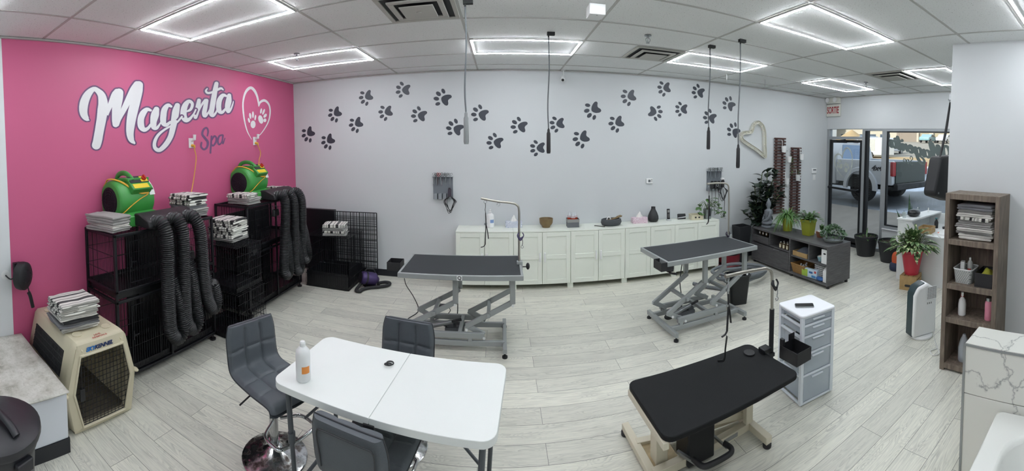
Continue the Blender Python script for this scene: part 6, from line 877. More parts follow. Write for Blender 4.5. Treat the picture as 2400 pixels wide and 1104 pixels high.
# generic foliage
def leaf(mb, base, d, ln, wd, curl=.3, up=(0, 0, 1), n=5, fold=.15, tip=1.0):
    d = Vector(d).normalized(); s = d.cross(Vector(up)); s = s.normalized() if s.length > .05 else Vector((1, 0, 0)); nn = s.cross(d).normalized()
    base = Vector(base); vs = []
    for i in range(n+1):
        t_ = i/n; w = wd*math.sin(PI*min(1, t_*.96+.03)**(.75*tip))*.5
        c = base+d*(ln*t_*(1-.12*curl*t_))-Vector((0, 0, 1))*(curl*ln*t_*t_*.6)
        vs += [tuple(c-s*w+nn*(fold*w)), tuple(c), tuple(c+s*w+nn*(fold*w))]
    mb.add(vs, [(3*i, 3*i+1, 3*i+4, 3*i+3) for i in range(n)]+[(3*i+1, 3*i+2, 3*i+5, 3*i+4) for i in range(n)])
def leaf_mat(name, c1, c2, c3=None, scale=8., r=.4):
    if name in MATS: return MATS[name]
    M, nt, b = newmat(name); co = coords(nt); n1 = N(nt, 'ShaderNodeTexNoise', i_Scale=scale, i_Detail=3.0); L(nt, co, n1.inputs[0])
    st = [(.35, c1), (.55, c2)]+([(.66, c3)] if c3 else [])
    L(nt, ramp(nt, n1.outputs[0], st), b.inputs['Base Color']); b.inputs['Roughness'].default_value = r; MATS[name] = M; return M
lf_mid = leaf_mat('mid_green_leaf', '2C4A22', '4A6E36'); lf_dark = leaf_mat('dark_green_leaf', '1A2620', '2B3A2F', r=.3); lf_light = leaf_mat('light_green_leaf', '3A6330', '64904A')
lf_var = leaf_mat('variegated_leaf', '2E4A2C', '55753F', 'D9DDB0', 26.); lf_snake = leaf_mat('snake_plant_leaf', '26402E', '3D5E44', '566F4C', 14.)
m_stem = mat('green_stem', '4B5A35', .6); m_soil = mat('potting_soil', '2E2620', .95, bump=.8, bs=80)
m_zinc = mat('galvanised_zinc', '8F9698', .4, .7, var=.25, vs=22)
t = thing('potted_plant', 'trailing green plant in a galvanised pot on the cabinets', 'plant', (6.63, 5.52, Z0))
MB().lathe([(.058, 0), (.075, .155), (.078, .16), (.072, .16), (.07, .14)], 28).build('pot', m_zinc, t, smooth=True)
MB().cyl(0, 0, .13, .14, .071).build('soil', m_soil, t)
fo = MB(); stm = MB(); q = random.Random(3)
for (x, y, z) in ((-.17, .0, .20), (-.20, .0, .16), (-.15, .03, .24), (-.12, -.05, .09), (.02, 0, .24), (-.01, .02, .32), (.10, 0, .20), (.13, 0, .33), (.17, .01, .27), (.12, -.03, .13), (.20, -.05, .18), (.23, .0, .09), (.27, -.04, .05), (.24, -.08, .02), (.30, -.02, .10), (.21, .03, .23), (-.18, -.04, .12)):
    stm.tube(spline([(0, 0, .14), (x*.4, y*.4, .22+z*.3), (x, y, z)], 4), .003, 5)
    for k_ in range(2): leaf(fo, (x, y, z), (q.uniform(-1, 1), q.uniform(-1, .4), q.uniform(-.6, .2)), q.uniform(.06, .085), .07, .4)
fo.build('foliage', lf_mid, t, smooth=True); stm.build('stems', m_stem, t)

# ---------- fittings on the grey wall ----------
t = thing('thermostat', 'white rectangular thermostat on the grey wall above the cabinets', 'thermostat', (5.68, BY, 1.46))
MB().box(-.055, -.028, -.042, .055, -.001, .042).build('case', m_whiteplastic, t, bevel=.008)
MB().box(-.025, -.0295, -.018, .015, -.028, .022).build('display', m_felt, t)
for z_ in (-.015, .005, .02): MB().box(.025, -.0305, z_, .045, -.028, z_+.01).build('button', m_felt2, t)
t = thing('alarm_panel', 'white alarm keypad on the grey wall by the street door', 'panel', (9.36, BY, 1.55))
MB().box(-.07, -.03, -.055, .07, -.001, .055).build('case', m_whiteplastic, t, bevel=.008)
MB().box(-.045, -.032, .01, .045, -.03, .035).build('display', m_felt, t)
t = thing('light_switch', 'white light switch below the alarm keypad', 'switch', (9.38, BY, 1.415))
MB().box(-.04, -.008, -.06, .04, -.001, .06).build('plate', m_whiteplastic, t, bevel=.002); MB().box(-.012, -.016, -.025, .012, -.008, .02).build('toggle', m_whiteplastic, t, bevel=.003)
# marquee heart
t = thing('heart_sign', 'white metal heart frame with small bulbs, tilted on the grey wall', 'wall sign', (7.74, BY, 2.16), 0)
hp_ = [(-.34, .02), (-.33, .10), (-.27, .15), (-.19, .16), (-.11, .17), (-.10, .19), (-.07, .27), (-.02, .33), (.06, .36), (.14, .33), (.21, .26), (.255, .12), (.265, -.08), (.27, -.34), (.05, -.22), (-.15, -.12), (-.28, -.05)]
pp = [p[:2] for p in spline([(a, b_, 0) for a, b_ in hp_], 4, True)]
def inset(P, d):
    out = []; n = len(P)
    for i in range(n):
        a = Vector((*P[i-1], 0)); b_ = Vector((*P[(i+1) % n], 0)); t_ = (b_-a).normalized(); out.append((P[i][0]+t_.y*d, P[i][1]-t_.x*d))
    return out
# list runs clockwise, so the right-hand side is inside
pin = inset(pp, .062)
n = len(pp); mb = MB()
vs = [(a, -.015, b_) for a, b_ in pp]+[(a, -.015, b_) for a, b_ in pin]
mb.add(vs, [(i, (i+1) % n, n+(i+1) % n, n+i) for i in range(n)])
for P in (pp, pin): mb.add([(a, -.001, b_) for a, b_ in P]+[(a, -.055, b_) for a, b_ in P], [(i, (i+1) % n, n+(i+1) % n, n+i) for i in range(n)])
mb.build('frame', mat('aged_white_metal', 'D8D8CE', .5), t, solid=.004)
bl = [(a*.5+c*.5, b_*.5+d_*.5) for (a, b_), (c, d_) in zip(pp, pin)]
for i in range(0, n, 3):
    MB().ell((bl[i][0], -.03, bl[i][1]), .011, .014, .011, 10, 8).build('bulb', mat('frosted_bulb', 'E4E0CE', .3), t, smooth=True)
# slatted wood hangers with small pots
M, nt, b = newmat('reddish_dark_wood'); m_rw = M
co = coords(nt, scale=(3, 3, 40)); n1 = N(nt, 'ShaderNodeTexNoise', i_Scale=2.0, i_Detail=3.0); L(nt, co, n1.inputs[0]); L(nt, ramp(nt, n1.outputs[0], [(.3, '35211E'), (.7, '5A3A33')]), b.inputs['Base Color']); b.inputs['Roughness'].default_value = .6
def trellis(label, x, zt, zb, w):
    t = thing('wooden_trellis', label, 'wooden panel', (x, BY, 0)); mb = MB(); n = int((zt-zb)/.058)
    for r_ in (-w*.28, w*.28): MB().box(r_-.022, -.022, zb, r_+.022, -.002, zt).build('upright', m_rw, t)
    for k_ in range(n+1): mb.box(-w/2, -.042, zt-.03-k_*.058, w/2, -.022, zt-k_*.058)
    mb.build('slats', m_rw, t, bevel=.002)
trellis('tall slatted dark wooden panel behind the large rubber plant', 8.365, 2.22, .75, .29)
trellis('slatted dark wooden panel nearer the street door', 8.80, 2.04, .62, .29)
for x, z, pl, lb in ((8.40, 2.03, 0, 'small white hanging pot, highest on the left slatted panel'), (8.55, 1.83, 1, 'small white hanging pot with a trailing plant on the left slatted panel'), (8.89, 1.88, 0, 'small white hanging pot near the top of the right slatted panel'), (8.80, 1.46, 2, 'small white hanging pot with a leafy plant on the right slatted panel'), (8.50, 1.40, 0, 'small pale hanging pot low on the left slatted panel')):
    t = thing('hanging_pot', lb, 'pot', (x, BY-.105, z-.09))
    pm_ = MB(); pm_.lathe([(.04, 0), (.052, .12), (.046, .12), (.036, .01), (0, .01)], 20); pm_.build('pot', m_whiteplastic, t, smooth=True)
    MB().tube(spline([(0, .048, .10), (.0, .05, .20), (0, .06, .235), (0, .08, .22)], 5), .006, 6).build('hook', m_whiteplastic, t)
    if pl:
        fo = MB(); q = random.Random(int(x*100)+pl)
        for k_ in range(44 if pl == 1 else 26):
            if pl == 1: u = q.random(); p = (.05+q.uniform(-.03, .04), -.02+q.uniform(-.03, .02), .14-u*.38)
            else: p = (q.uniform(-.05, .02), q.uniform(-.04, .02), .13+q.uniform(0, .10))
            leaf(fo, p, (q.uniform(-1, 1), q.uniform(-1, .2), q.uniform(-.8, .6)), .035, .025, .4, n=3)
        fo.build('foliage', lf_mid, t, smooth=True)

# scissor racks on the wall
m_steel = mat('polished_steel', 'A9ADB0', .25, .9); m_rack = mat('grey_metal_rack', '7B8188', .45, .3)
def rack(x, z, label):
    t = thing('tool_rack', label, 'tool rack', (x, BY, z))
    MB().box(-.15, -.006, -.17, .15, -.001, .17).box(-.155, -.06, .165, .155, -.001, .171).build('back_plate', m_rack, t, bevel=.001)
    for k_ in range(4): open_box(MB(), -.135+k_*.07, -.055, -.085+k_*.07, -.006, -.165, -.08, .003).build('holder', mat('light_grey_metal', '9BA1A6', .4, .4), t)
rack(2.50, 1.39, 'grey metal scissor rack on the wall left of the cabinets'); rack(6.89, 1.43, 'grey metal scissor rack on the wall above the right end of the cabinets')
def scissors(ring, label):
    t = thing('scissors', label, 'scissors', (0, 0, 0))
    b_ = MB(); b_.add([(-.004, 0, .0), (.004, 0, .0), (.003, 0, -.10), (.0, 0, -.135), (-.005, 0, -.02)], [(0, 1, 2, 3, 4)]); b_.M = Matrix.Rotation(.07, 4, 'Y'); b_.add([(-.004, -.003, .0), (.004, -.003, .0), (.003, -.003, -.10), (.0, -.003, -.135), (-.005, -.003, -.02)], [(0, 1, 2, 3, 4)])
    b_.build('blades', m_steel, t, solid=.002)
    r_ = MB()
    for s in (-1, 1): r_.tube([(s*.016+.013*math.cos(a), 0, .045+.016*math.sin(a)) for a in [2*PI*k/12 for k in range(12)]], .0032, 6, close=True); r_.beam((s*.014, 0, .03), (0, 0, -.005), .005)
    r_.build('handles', ring, t); return t
m_dkring = mat('dark_handle', '2A2C30', .4)
sx = (-.125, -.095, -.065, -.03, .005, .05, .115); nmz = ('first', 'second', 'third', 'fourth', 'fifth', 'sixth', 'seventh')
for i, dx in enumerate(sx):
    s_ = scissors((m_steel, m_dkring, m_red)[2 if i == 2 else i % 2], '%s pair of grooming scissors from the left in the left wall rack' % nmz[i])
    s_.location = (2.50+dx, BY-.035, 1.39+.168); s_.rotation_euler = (0, (.12, -.05, .1, -.08, .2, .05, 0)[i], (0, .5, -.3, .2, .9, 0, 0)[i]); s_['group'] = 'scissors in the left wall rack'
for i in range(8):
    s_ = scissors((m_steel, m_dkring)[i % 2], '%s pair of grooming scissors from the left in the right wall rack' % (nmz+('eighth',))[i])
    s_.location = (6.76+.037*i, BY-.035, 1.43+.168); s_.rotation_euler = (0, (.1, -.1, .05, 0, .15, -.05, .1, 0)[i], .2*(i % 3)); s_['group'] = 'scissors in the right wall rack'
def clipper(label, x, z, coil=True, m=None, seed=1):
    t = thing('clipper', label, 'clipper', (x, BY-.085, z)); m = m or m_rub
    MB().box(-.024, -.02, -.06, .024, .02, .06).box(-.018, -.024, .06, .018, .012, .075).build('body', m, t, bevel=.008)
    cd = MB(); q = random.Random(seed)
    if coil:
        for k_ in range(5):
            w_ = .055+.008*k_+q.uniform(-.01, .01); h_ = .24+q.uniform(-.04, .03); ox = q.uniform(-.01, .02)
            cd.tube(spline([(.0, -.01+.004*k_, -.05), (-w_+ox, -.01, -.12), (-w_*.7+ox, -.005*k_, -h_*.8), (ox, -.02+.006*k_, -h_-.04), (w_*.8+ox, -.01, -h_*.7), (w_+ox, -.005*k_, -.12), (.01, -.01+.004*k_, -.05)], 6), .0042, 6)
    else: cd.tube(spline([(0, 0, -.06), (.004, 0, -.25), (-.002, .01, -.52)], 6), .0035, 6)
    cd.build('cord', m_rub, t); return t
clipper('dark clipper with a coiled black cord hung on the left wall rack', 2.61, 1.33, True, mat('dark_plum_plastic', '3C3440', .4), 2)
for i, x in enumerate((6.80, 6.87, 6.94)): clipper('black clipper with a straight cord, %s in the right wall rack' % ('left one', 'middle one', 'right one')[i], x, 1.36, False, None, i)['group'] = 'clippers in the right wall rack'
clipper('clipper with a white end and coiled cord in the right wall rack', 7.02, 1.38, True, None, 5)
tag(MB().box(-.025, -.07, 0, .025, -.02, .03).build('clipper_guard', m_whiteplastic, None, (7.02, BY-.03, 1.45), bevel=.004), 'white clipper guard on top of the right wall rack clippers', 'clipper guard')
tag(MB().tube(spline([(7.06, BY-.03, 1.28), (7.10, BY-.03, 1.1), (7.10, BY-.03, .95), (7.095, BY-.03, .85)], 5), .004, 6).box(7.083, BY-.042, .79, 7.107, BY-.018, .85).build('hanging_plug', m_rub), 'black plug hanging on its cord below the right wall rack', 'plug')

# hanging cords from the ceiling with hand grips
def drop(x, y, zb, m, label, hook=True):
    t = thing('ceiling_drop_lead', label, 'hanging cord', (x, y, CE))
    q = random.Random(int(x*100)); L_ = CE-zb
    MB().tube(spline([(0, 0, -.03), (.006, 0, -L_*.3), (-.008, 0, -L_*.6), (0, 0, -L_+.24)], 6), .0065, 8).build('cord', mat('grey_cord', '5B6064', .5), t)
    MB().lathe([(.006, -L_+.25), (.012, -L_+.235), (.013, -L_+.215), (.019, -L_+.20), (.021, -L_+.02), (.017, -L_), (0, -L_)], 14).build('grip', m, t, smooth=True)
    if hook: MB().box(-.015, -.02, -.03, .06, .02, -.001).tube([(0, 0, -.02), (0, 0, -.05)], .008, 8).build('ceiling_bracket', m_dark, t)
drop(3.10, 3.00, 2.04, mat('worn_grey_rubber', '85898A', .7), 'leftmost hanging cord, with a worn grey grip, from the ceiling')
drop(3.84, 3.84, 1.945, m_rub, 'hanging cord with black grip in front of the middle LED frame')
drop(5.55, 3.70, 1.995, m_rub, 'hanging cord with black grip left of the rightmost hanging cord')
drop(5.68, 3.31, 1.81, m_rub, 'rightmost hanging cord, with a black grip hanging lowest')

# ---------- grooming tables ----------
m_pow = mat('silver_grey_powder_coat', '9BA0A0', .4, .25, var=.04); m_mat1 = mat('black_rubber_mat', '1E2227', .55, var=.1, vs=40, bump=.4, bs=300); m_bolt = mat('white_cap', 'DDE0E0', .4)
m_chr = mat('brushed_steel', 'B4B1A8', .3, .9); m_chrome = mat('chrome', 'C4C6C8', .08, 1.0, var=0)
def arm_post(t, pts, r, rings):
    mb = MB(); mb.tube(spline(pts, 8), r, 10); mb.build('arm', m_chr, t, smooth=True)
    for p in rings: MB().tube([(p[0]+.016*math.cos(a), p[1], p[2]-.022+.016*math.sin(a)) for a in [2*PI*k/14 for k in range(14)]], .0025, 6, close=True).build('ring', m_steel, t)
def lift_table(label, cx, cy, rz, Lx, Wy, H, tray, logo):
    t = thing('grooming_table', label, 'grooming table', (cx, cy, 0), rz); hx, hy = Lx/2, Wy/2
    f = MB()
    for a in ((-hx, -hy, hx, -hy+.028), (-hx, hy-.028, hx, hy), (-hx, -hy+.028, -hx+.028, hy-.028), (hx-.028, -hy+.028, hx, hy-.028)): f.box(a[0], a[1], H-.048, a[2], a[3], H+.002)
    f.box(-hx+.028, -hy+.028, H-.04, hx-.028, hy-.028, H-.012)
    f.build('top_frame', m_pow, t, bevel=.006)
    MB().box(-hx+.026, -hy+.026, H-.010, hx-.026, hy-.026, H+.004).build('top_mat', m_mat1, t, bevel=.004)
    b_ = MB(); fx0, fx1 = -hx+.12, hx-.18; ry = .20
    for x in (fx0, fx1): b_.box(x-.02, -.33, .045, x+.02, .33, .095)
    for y in (-ry, ry): b_.box(fx0, y-.018, .06, fx1, y+.018, .11); b_.box(fx0+.08, y-.018, .135, fx1-.20, y+.018, .19); b_.box(fx1-.36, y-.02, .10, fx1-.32, y+.02, .14); b_.box(fx0+.1, y-.02, .10, fx0+.14, y+.02, .14)
    b_.build('base_frame', m_pow, t, bevel=.004)
    for x in (fx0, fx1):
        for y in (-.31, .31): MB().cyl(x, y, 0, .018, .026).cyl(x, y, .018, .05, .008).build('foot', m_rub, t)
    for s in (-1, 1):
        y = s*ry
        for px_, ex, bx_ in ((-hx+.55, -hx+.10, -hx+.27), (hx-.10, hx-.56, hx-.38)):
            a = MB(); yo = y-s*.0; a.box(px_-.026, y-.02, H*.60, px_+.026, y+.02, H-.045)
            a.build('top_post', m_pow, t, bevel=.003)
            a = MB(); a.beam((px_, y-s*.036, H*.60), (ex, y-s*.036, .235), .030, .050); a.beam((ex-.008, y-s*.0365, .248), (bx_, y-s*.0365, .155), .028, .048)
            a.build('lift_arm', m_pow, t, bevel=.004)
            for p in ((px_, H*.60), (bx_, .16), (ex+.01, .24)):
                mb = MB(); mb.M = Matrix.Translation((p[0], y+(-.052 if s < 0 else -.0), p[1])) @ Matrix.Rotation(PI/2, 4, 'X'); mb.cyl(0, 0, -.002, .006, .013, 12); mb.build('pivot_cap', m_bolt, t)
    for p in ((-.02, .17), (-hx+.33, .36), (hx-.34, .352)): MB().beam((p[0], -ry, p[1]), (p[0], ry, p[1]), .036).build('cross_bar', m_pow, t, bevel=.003)
    MB().tube([(-hx+.24, 0, .13), (-.12, 0, .20)], .022, 12).build('actuator', m_alu, t, smooth=True)
    MB().tube([(-.13, 0, .198), (-.02, 0, .225)], .014, 10).build('actuator_rod', m_rub, t, smooth=True); MB().ell((-hx+.21, 0, .125), .06, .035, .035).build('motor', m_rub, t, smooth=True)
    MB().box(-hx+.40, .06, .02, -hx+.60, .16, .10).box(-hx+.41, .07, .10, -hx+.49, .15, .13).box(-hx+.52, .07, .10, -hx+.59, .15, .13).build('control_unit', m_felt, t, bevel=.004)
    pc = MB(); pc.tube(spline([(-hx+.44, .1, .09), (-hx+.36, .02, .15), (-hx+.26, .06, .13), (-hx+.30, .14, .10), (-hx+.5, .2, .12), (-hx+.52, .28, .4), (-hx+.57, .26, H-.06)], 7), .006, 6); pc.build('power_cord', m_rub, t)
    if tray:
        x, y = tray; tr = MB(); tr.M = Matrix.Translation((x, y, H-.09)); open_box(tr, -.075, -.085, .075, .085, 0, .09, .005); tr.box(.04, -.02, -.04, .11, .02, .02) ; tr.tube([(.06, 0, -.05), (.10, -.02, -.06), (.12, -.06, -.055)], .012, 8)
        tr.build('tool_tray', m_rub, t, bevel=.003)
    if logo:
        MB().box(-.025, -hy-.0012, H-.045, .025, -hy-.0002, H+.0).build('badge', m_paper, t)
        text('badge_letter', 'Q', .046, m_dkring, t, (0, -hy-.0022, H-.022), (PI/2, 0, 0), .0004, 1, offset=.001)
    return t
H1 = .80
t1 = lift_table('silver electric lift grooming table with a black mat, in front of the left cabinets', 2.97, 3.94, 0, 1.21, .68, H1, (-.73, .05), True)
arm_post(t1, [(.58, .03, H1-.05), (.58, .03, 1.10), (.58, .03, 1.36), (.555, .03, 1.415), (.50, .03, 1.435), (.34, .03, 1.455), (.19, .03, 1.485)], .0115, [(.235, .03, 1.47), (.37, .03, 1.445)])
MB().box(.555, -.0, H1-.07, .615, .06, H1+.03).build('arm_clamp', m_pow, t1, bevel=.004)
MB().tube([(.61, .03, H1-.03), (.66, .03, H1-.03)], .006, 8).ell((.67, .03, H1-.025), .02, .03, .035).build('clamp_knob', m_rub, t1, smooth=True)
H2 = .85
t2 = lift_table('silver electric lift grooming table with a black mat, in front of the right cabinets', 5.58, 3.90, 5, 1.23, .64, H2, (-.61, -.23), False)
arm_post(t2, [(.62, .25, H2-.05), (.62, .25, 1.2), (.61, .25, 1.46), (.595, .25, 1.53), (.54, .25, 1.555), (.40, .24, 1.565), (.24, .22, 1.565)], .0115, [(.27, .225, 1.56), (.42, .24, 1.56)])
MB().box(.595, .22, H2-.07, .655, .28, H2+.03).build('arm_clamp', m_pow, t2, bevel=.004)
# leashes and collars
def strap(mb, pts, w=.009): mb.tube(spline(pts, 5), w, 8, flat=.55)
def leash(label, x, y, z, ln, rz=0):
    t = thing('grooming_leash', label, 'leash', (x, y, z), rz)
    MB().tube([(0, 0, 0), (.002, 0, -.035), (-.003, 0, -.07), (.002, 0, -.10)], .0045, 6).build('snap_hook', m_steel, t)
    mb = MB(); strap(mb, [(.002, 0, -.10), (.004, 0, -ln*.5), (-.004, 0, -ln*.95)]); strap(mb, [(.004, 0, -ln*.48), (.018, .0, -ln*.62), (.03, 0, -ln*.82)], .009)
    strap(mb, [(-.004, 0, -ln*.95), (-.02, 0, -ln), (-.05, 0, -ln*1.02)], .008); mb.build('strap', m_rub, t)
    MB().box(-.012, -.006, -ln*.50, .016, .006, -ln*.46).build('slider', m_steel, t)
leash('black noose strap hanging from the arm of the left grooming table', 3.205, 3.97, 1.435, .45)
leash('black noose strap hanging from the arm of the right grooming table', 5.82, 4.12, 1.52, .44, 30)
def collar(label, x, y, z, m):
    t = thing('hanging_collar', label, 'collar', (x, y, z))
    mb = MB(); 
    for k_ in range(3): strap(mb, spline([(-.02, 0, 0), (-.03, -.01*k_, -.03), (0, -.015, -.05-.012*k_), (.03, 0, -.03), (.02, .01, .0)], 3), .009)
    mb.build('strap', m, t, smooth=True)
    MB().tube(spline([(.01, -.01, -.04), (.02, -.01, -.09), (.015, -.01, -.13)], 4), .004, 6).tube([(.015+.012*math.cos(a), -.01, -.145+.014*math.sin(a)) for a in [2*PI*k/10 for k in range(10)]], .003, 5, close=True).build('clip', m_steel, t)
collar('small purple collar looped on the post of the left grooming table', 3.565, 3.95, 1.13, mat('purple_webbing', '4E4868', .7))
collar('dark collar looped on the post foot of the right grooming table', 6.16, 4.19, .92, mat('dark_purple_webbing', '2E2838', .7))
# third, low hydraulic table
m_ivory = mat('ivory_enamel', 'CFC8B4', .42, var=.05); m_rust = mat('rusty_stained_ivory', 'B5A27E', .6, var=.35, vs=16); m_mat3 = mat('black_pebbled_mat', '0F1113', .7, var=.12, vs=12, bump=.5, bs=340, spec=.25)
H3 = .50
t3 = thing('grooming_table', 'low cream hydraulic grooming table with a rounded black top, nearest the camera', 'grooming table', (4.69, 2.085, 0), 3.2)
pl = rrect(-.515, -.275, .50, .275, .06)
MB().prism(pl, H3-.03, H3).build('top_mat', m_mat3, t3, bevel=.006)
MB().box(-.52, -.26, H3-.07, -.485, .24, H3-.03).box(-.50, -.22, H3-.065, .40, -.18, H3-.031).box(-.50, .18, H3-.065, .40, .22, H3-.031).box(.38, -.22, H3-.065, .42, .22, H3-.031).build('top_frame', m_ivory, t3, bevel=.003)
b_ = MB(); b_.box(-.47, -.02, .03, -.42, .47, .075) ; b_.box(-.47, -.10, .03, -.43, -.02, .075)
b_.beam((-.44, .02, .055), (.33, .05, .055), .05, .05); b_.beam((-.44, .28, .055), (.33, .17, .055), .05, .05)
b_.beam((.33, -.16, .055), (.33, .42, .055), .05, .05); b_.build('base_frame', m_ivory, t3, bevel=.003)
MB().box(-.42, .03, .035, -.24, .26, .06).build('base_plate', m_rust, t3, bevel=.002)
MB().box(-.40, .06, .06, -.32, .15, H3-.07).build('column', m_ivory, t3, bevel=.004)
a = MB(); a.beam((-.35, .10, .34), (.30, .10, .12), .045, .055); a.beam((.33, .12, .08), (.20, .0, .30), .05, .03); a.beam((-.30, .02, .30), (.34, .10, .10), .03, .05); a.build('lift_arm', m_ivory, t3, bevel=.003)
MB().box(.26, -.0, .10, .32, .04, .40).build('hinge_bracket', m_ivory, t3, bevel=.003)
MB().beam((-.25, .06, .10), (-.20, -.12, .12), .018).build('pedal_rod', m_alu, t3); MB().beam((.02, .06, .10), (.02, -.10, .12), .014).build('pedal_rod', m_alu, t3)
MB().tube(spline([(-.21, -.06, .12), (-.19, -.13, .12), (-.14, -.15, .12), (-.0, -.15, .12), (.03, -.13, .13), (.02, -.07, .13)], 6), .017, 10).build('foot_pedal', m_rub, t3, smooth=True)
MB().box(-.22, -.02, .03, -.02, .14, .26).build('pump_housing', m_blackmetal, t3, bevel=.01)
for x, y in ((-.45, -.08), (-.45, .45), (.33, -.14), (.33, .40)): MB().cyl(x, y, 0, .03, .03, 16).build('foot', m_rub, t3, bevel=.005)
pb = MB(); pb.M = Matrix.Translation((.14, .0285, .055)) @ Matrix.Rotation(math.radians(2.2), 4, 'Z'); pb.box(-.06, -.012, -.014, .06, -.0095, .014); pb.build('name_plate', m_felt2, t3)
# its black sleeve, steel arm, tray
MB().box(.47, .08, H3-.06, .60, .14, H3-.031).build('arm_clamp', m_rub, t3, bevel=.004)
MB().tube([(.585, .11, H3-.10), (.585, .11, H3+.30)], .019, 12).build('arm_sleeve', m_rub, t3)
arm_post(t3, [(.585, .11, H3+.26), (.58, .11, H3+.5), (.568, .11, H3+.585), (.52, .10, H3+.625), (.44, .09, H3+.64), (.26, .065, H3+.66), (.075, .03, H3+.675)], .0125, [(.25, .09, H3+.66), (.10, .04, H3+.67)])
MB().prism([(.02*math.cos(k*PI/8)*2.0+.40, .15+.045*math.sin(k*PI/8)) for k in range(16)], H3+.001, H3+.010).build('clamp_pad', m_rub, t3, bevel=.002)
MB().box(.47, .06, H3+.001, .545, .13, H3+.035).build('clamp_block', m_blackmetal, t3, bevel=.005)
tr = MB(); tr.M = Matrix.Translation((.695, -.03, H3-.07)); open_box(tr, -.075, -.10, .085, .085, 0, .10, .005); tr.box(-.075, .05, .10, -.05, .085, .15); tr.box(.02, .078, .10, .085, .085, .15); tr.build('tool_tray', m_rub, t3, bevel=.004)
leash('black noose strap hanging from the bent steel arm of the nearest grooming table', 4.80, 2.135, 1.145, .37, 10)
tag(MB().tube(spline([(4.80, 2.14, .755), (4.81, 2.17, .66), (4.82, 2.20, .56), (4.82, 2.28, .512)], 5), .010, 6, flat=.4).build('tether_strap', m_rub), 'short black strap tied at the far edge of the nearest grooming table', 'strap')
collar('black strap bundle hung on the steel arm post of the nearest table', 5.272, 2.205, 1.03, m_rub)

# ---------- folding table with stools ----------
m_tbl = mat('white_blow_moulded_plastic', 'E6EAE8', .42, var=.01, bump=.12, bs=260)
ft = thing('folding_table', 'white plastic folding table with grey legs in the foreground', 'table', (2.775, 1.985, 0), -5.6)
HT = .75
def half(x0, x1, lb):
    P = rrect(-.595, -.305, .595, .305, .07, 6)
    pts = [(max(x0, min(x1, a)), b_) for a, b_ in P]
    out = []
    for p in pts:
        if not out or (abs(p[0]-out[-1][0])+abs(p[1]-out[-1][1])) > 1e-5: out.append(p)
    MB().prism(out, HT-.038, HT).build('tabletop_half', m_tbl, ft, bevel=.008, seg=3)
half(-.595, -.0012, 0); half(.0012, .595, 1)
m_gl = mat('charcoal_grey_tube', '50555B', .4, .3)
for x in (-.53, .53):
    lg = MB(); s = 1 if x > 0 else -1
    for y in (-.235, .235):
        MB().tube([(x, y, HT-.04), (x-s*.02, y, .40)], .016, 12).cyl(x-s*.02, y, .39, .45, .021, 12).tube([(x-s*.02, y, .41), (x-s*.045, y, .02)], .0135, 12).cyl(x-s*.046, y, 0, .03, .018, 12).build('leg', m_gl, ft, smooth=False)
    MB().tube([(x-s*.04, -.235, .14), (x-s*.04, .235, .14)], .011, 10).build('leg_brace', m_gl, ft); MB().tube([(x, -.235, HT-.06), (x, .235, HT-.06)], .012, 10).build('leg_brace', m_gl, ft)
    MB().tube([(x-s*.02, -.1, .45), (x-s*.25, -.1, HT-.05)], .008, 8).build('stay', m_gl, ft)
MB().box(-.03, -.312, HT-.05, .03, -.29, HT-.03).build('latch', m_rub, ft, bevel=.004)
bottle('lotion_bottle', 'white bottle with a small orange label on the folding table', 2.31, 1.835, HT+.0005, .041, .215, m_whiteplastic, (m_lbl_or, .24, .42, -1.25, -.1))
for i, (x, y, lb) in enumerate(((2.715, 2.15, 'upper one of the two black hair ties on the folding table'), (2.71, 2.128, 'lower one of the two black hair ties on the folding table'))):
    tag(MB().tube([(.021*math.cos(a), .020*math.sin(a), .004+.0045*i*(1-math.sin(a))) for a in [2*PI*k/24 for k in range(24)]], .0035, 6, close=True).build('hair_tie', m_rub, None, (x, y, HT+.0005)), lb, 'hair tie', 'hair ties on the folding table')
m_leath = mat('charcoal_leatherette', '50565C', .5, var=.06, vs=20, bump=.25, bs=220); m_leath2 = mat('dark_piping', '2E3136', .5)
M, nt, b = newmat('scuffed_chrome'); m_scuff = M
co = coords(nt); n1 = N(nt, 'ShaderNodeTexNoise', i_Scale=22.0, i_Detail=5.0); L(nt, co, n1.inputs[0]); L(nt, ramp(nt, n1.outputs[0], [(.45, 'D0D2D4'), (.62, '77736F'), (.72, '4B4643')]), b.inputs['Base Color']); L(nt, ramp(nt, n1.outputs[0], [(.4, .08), (.65, .4)]), b.inputs['Roughness']); b.inputs['Metallic'].default_value = 1
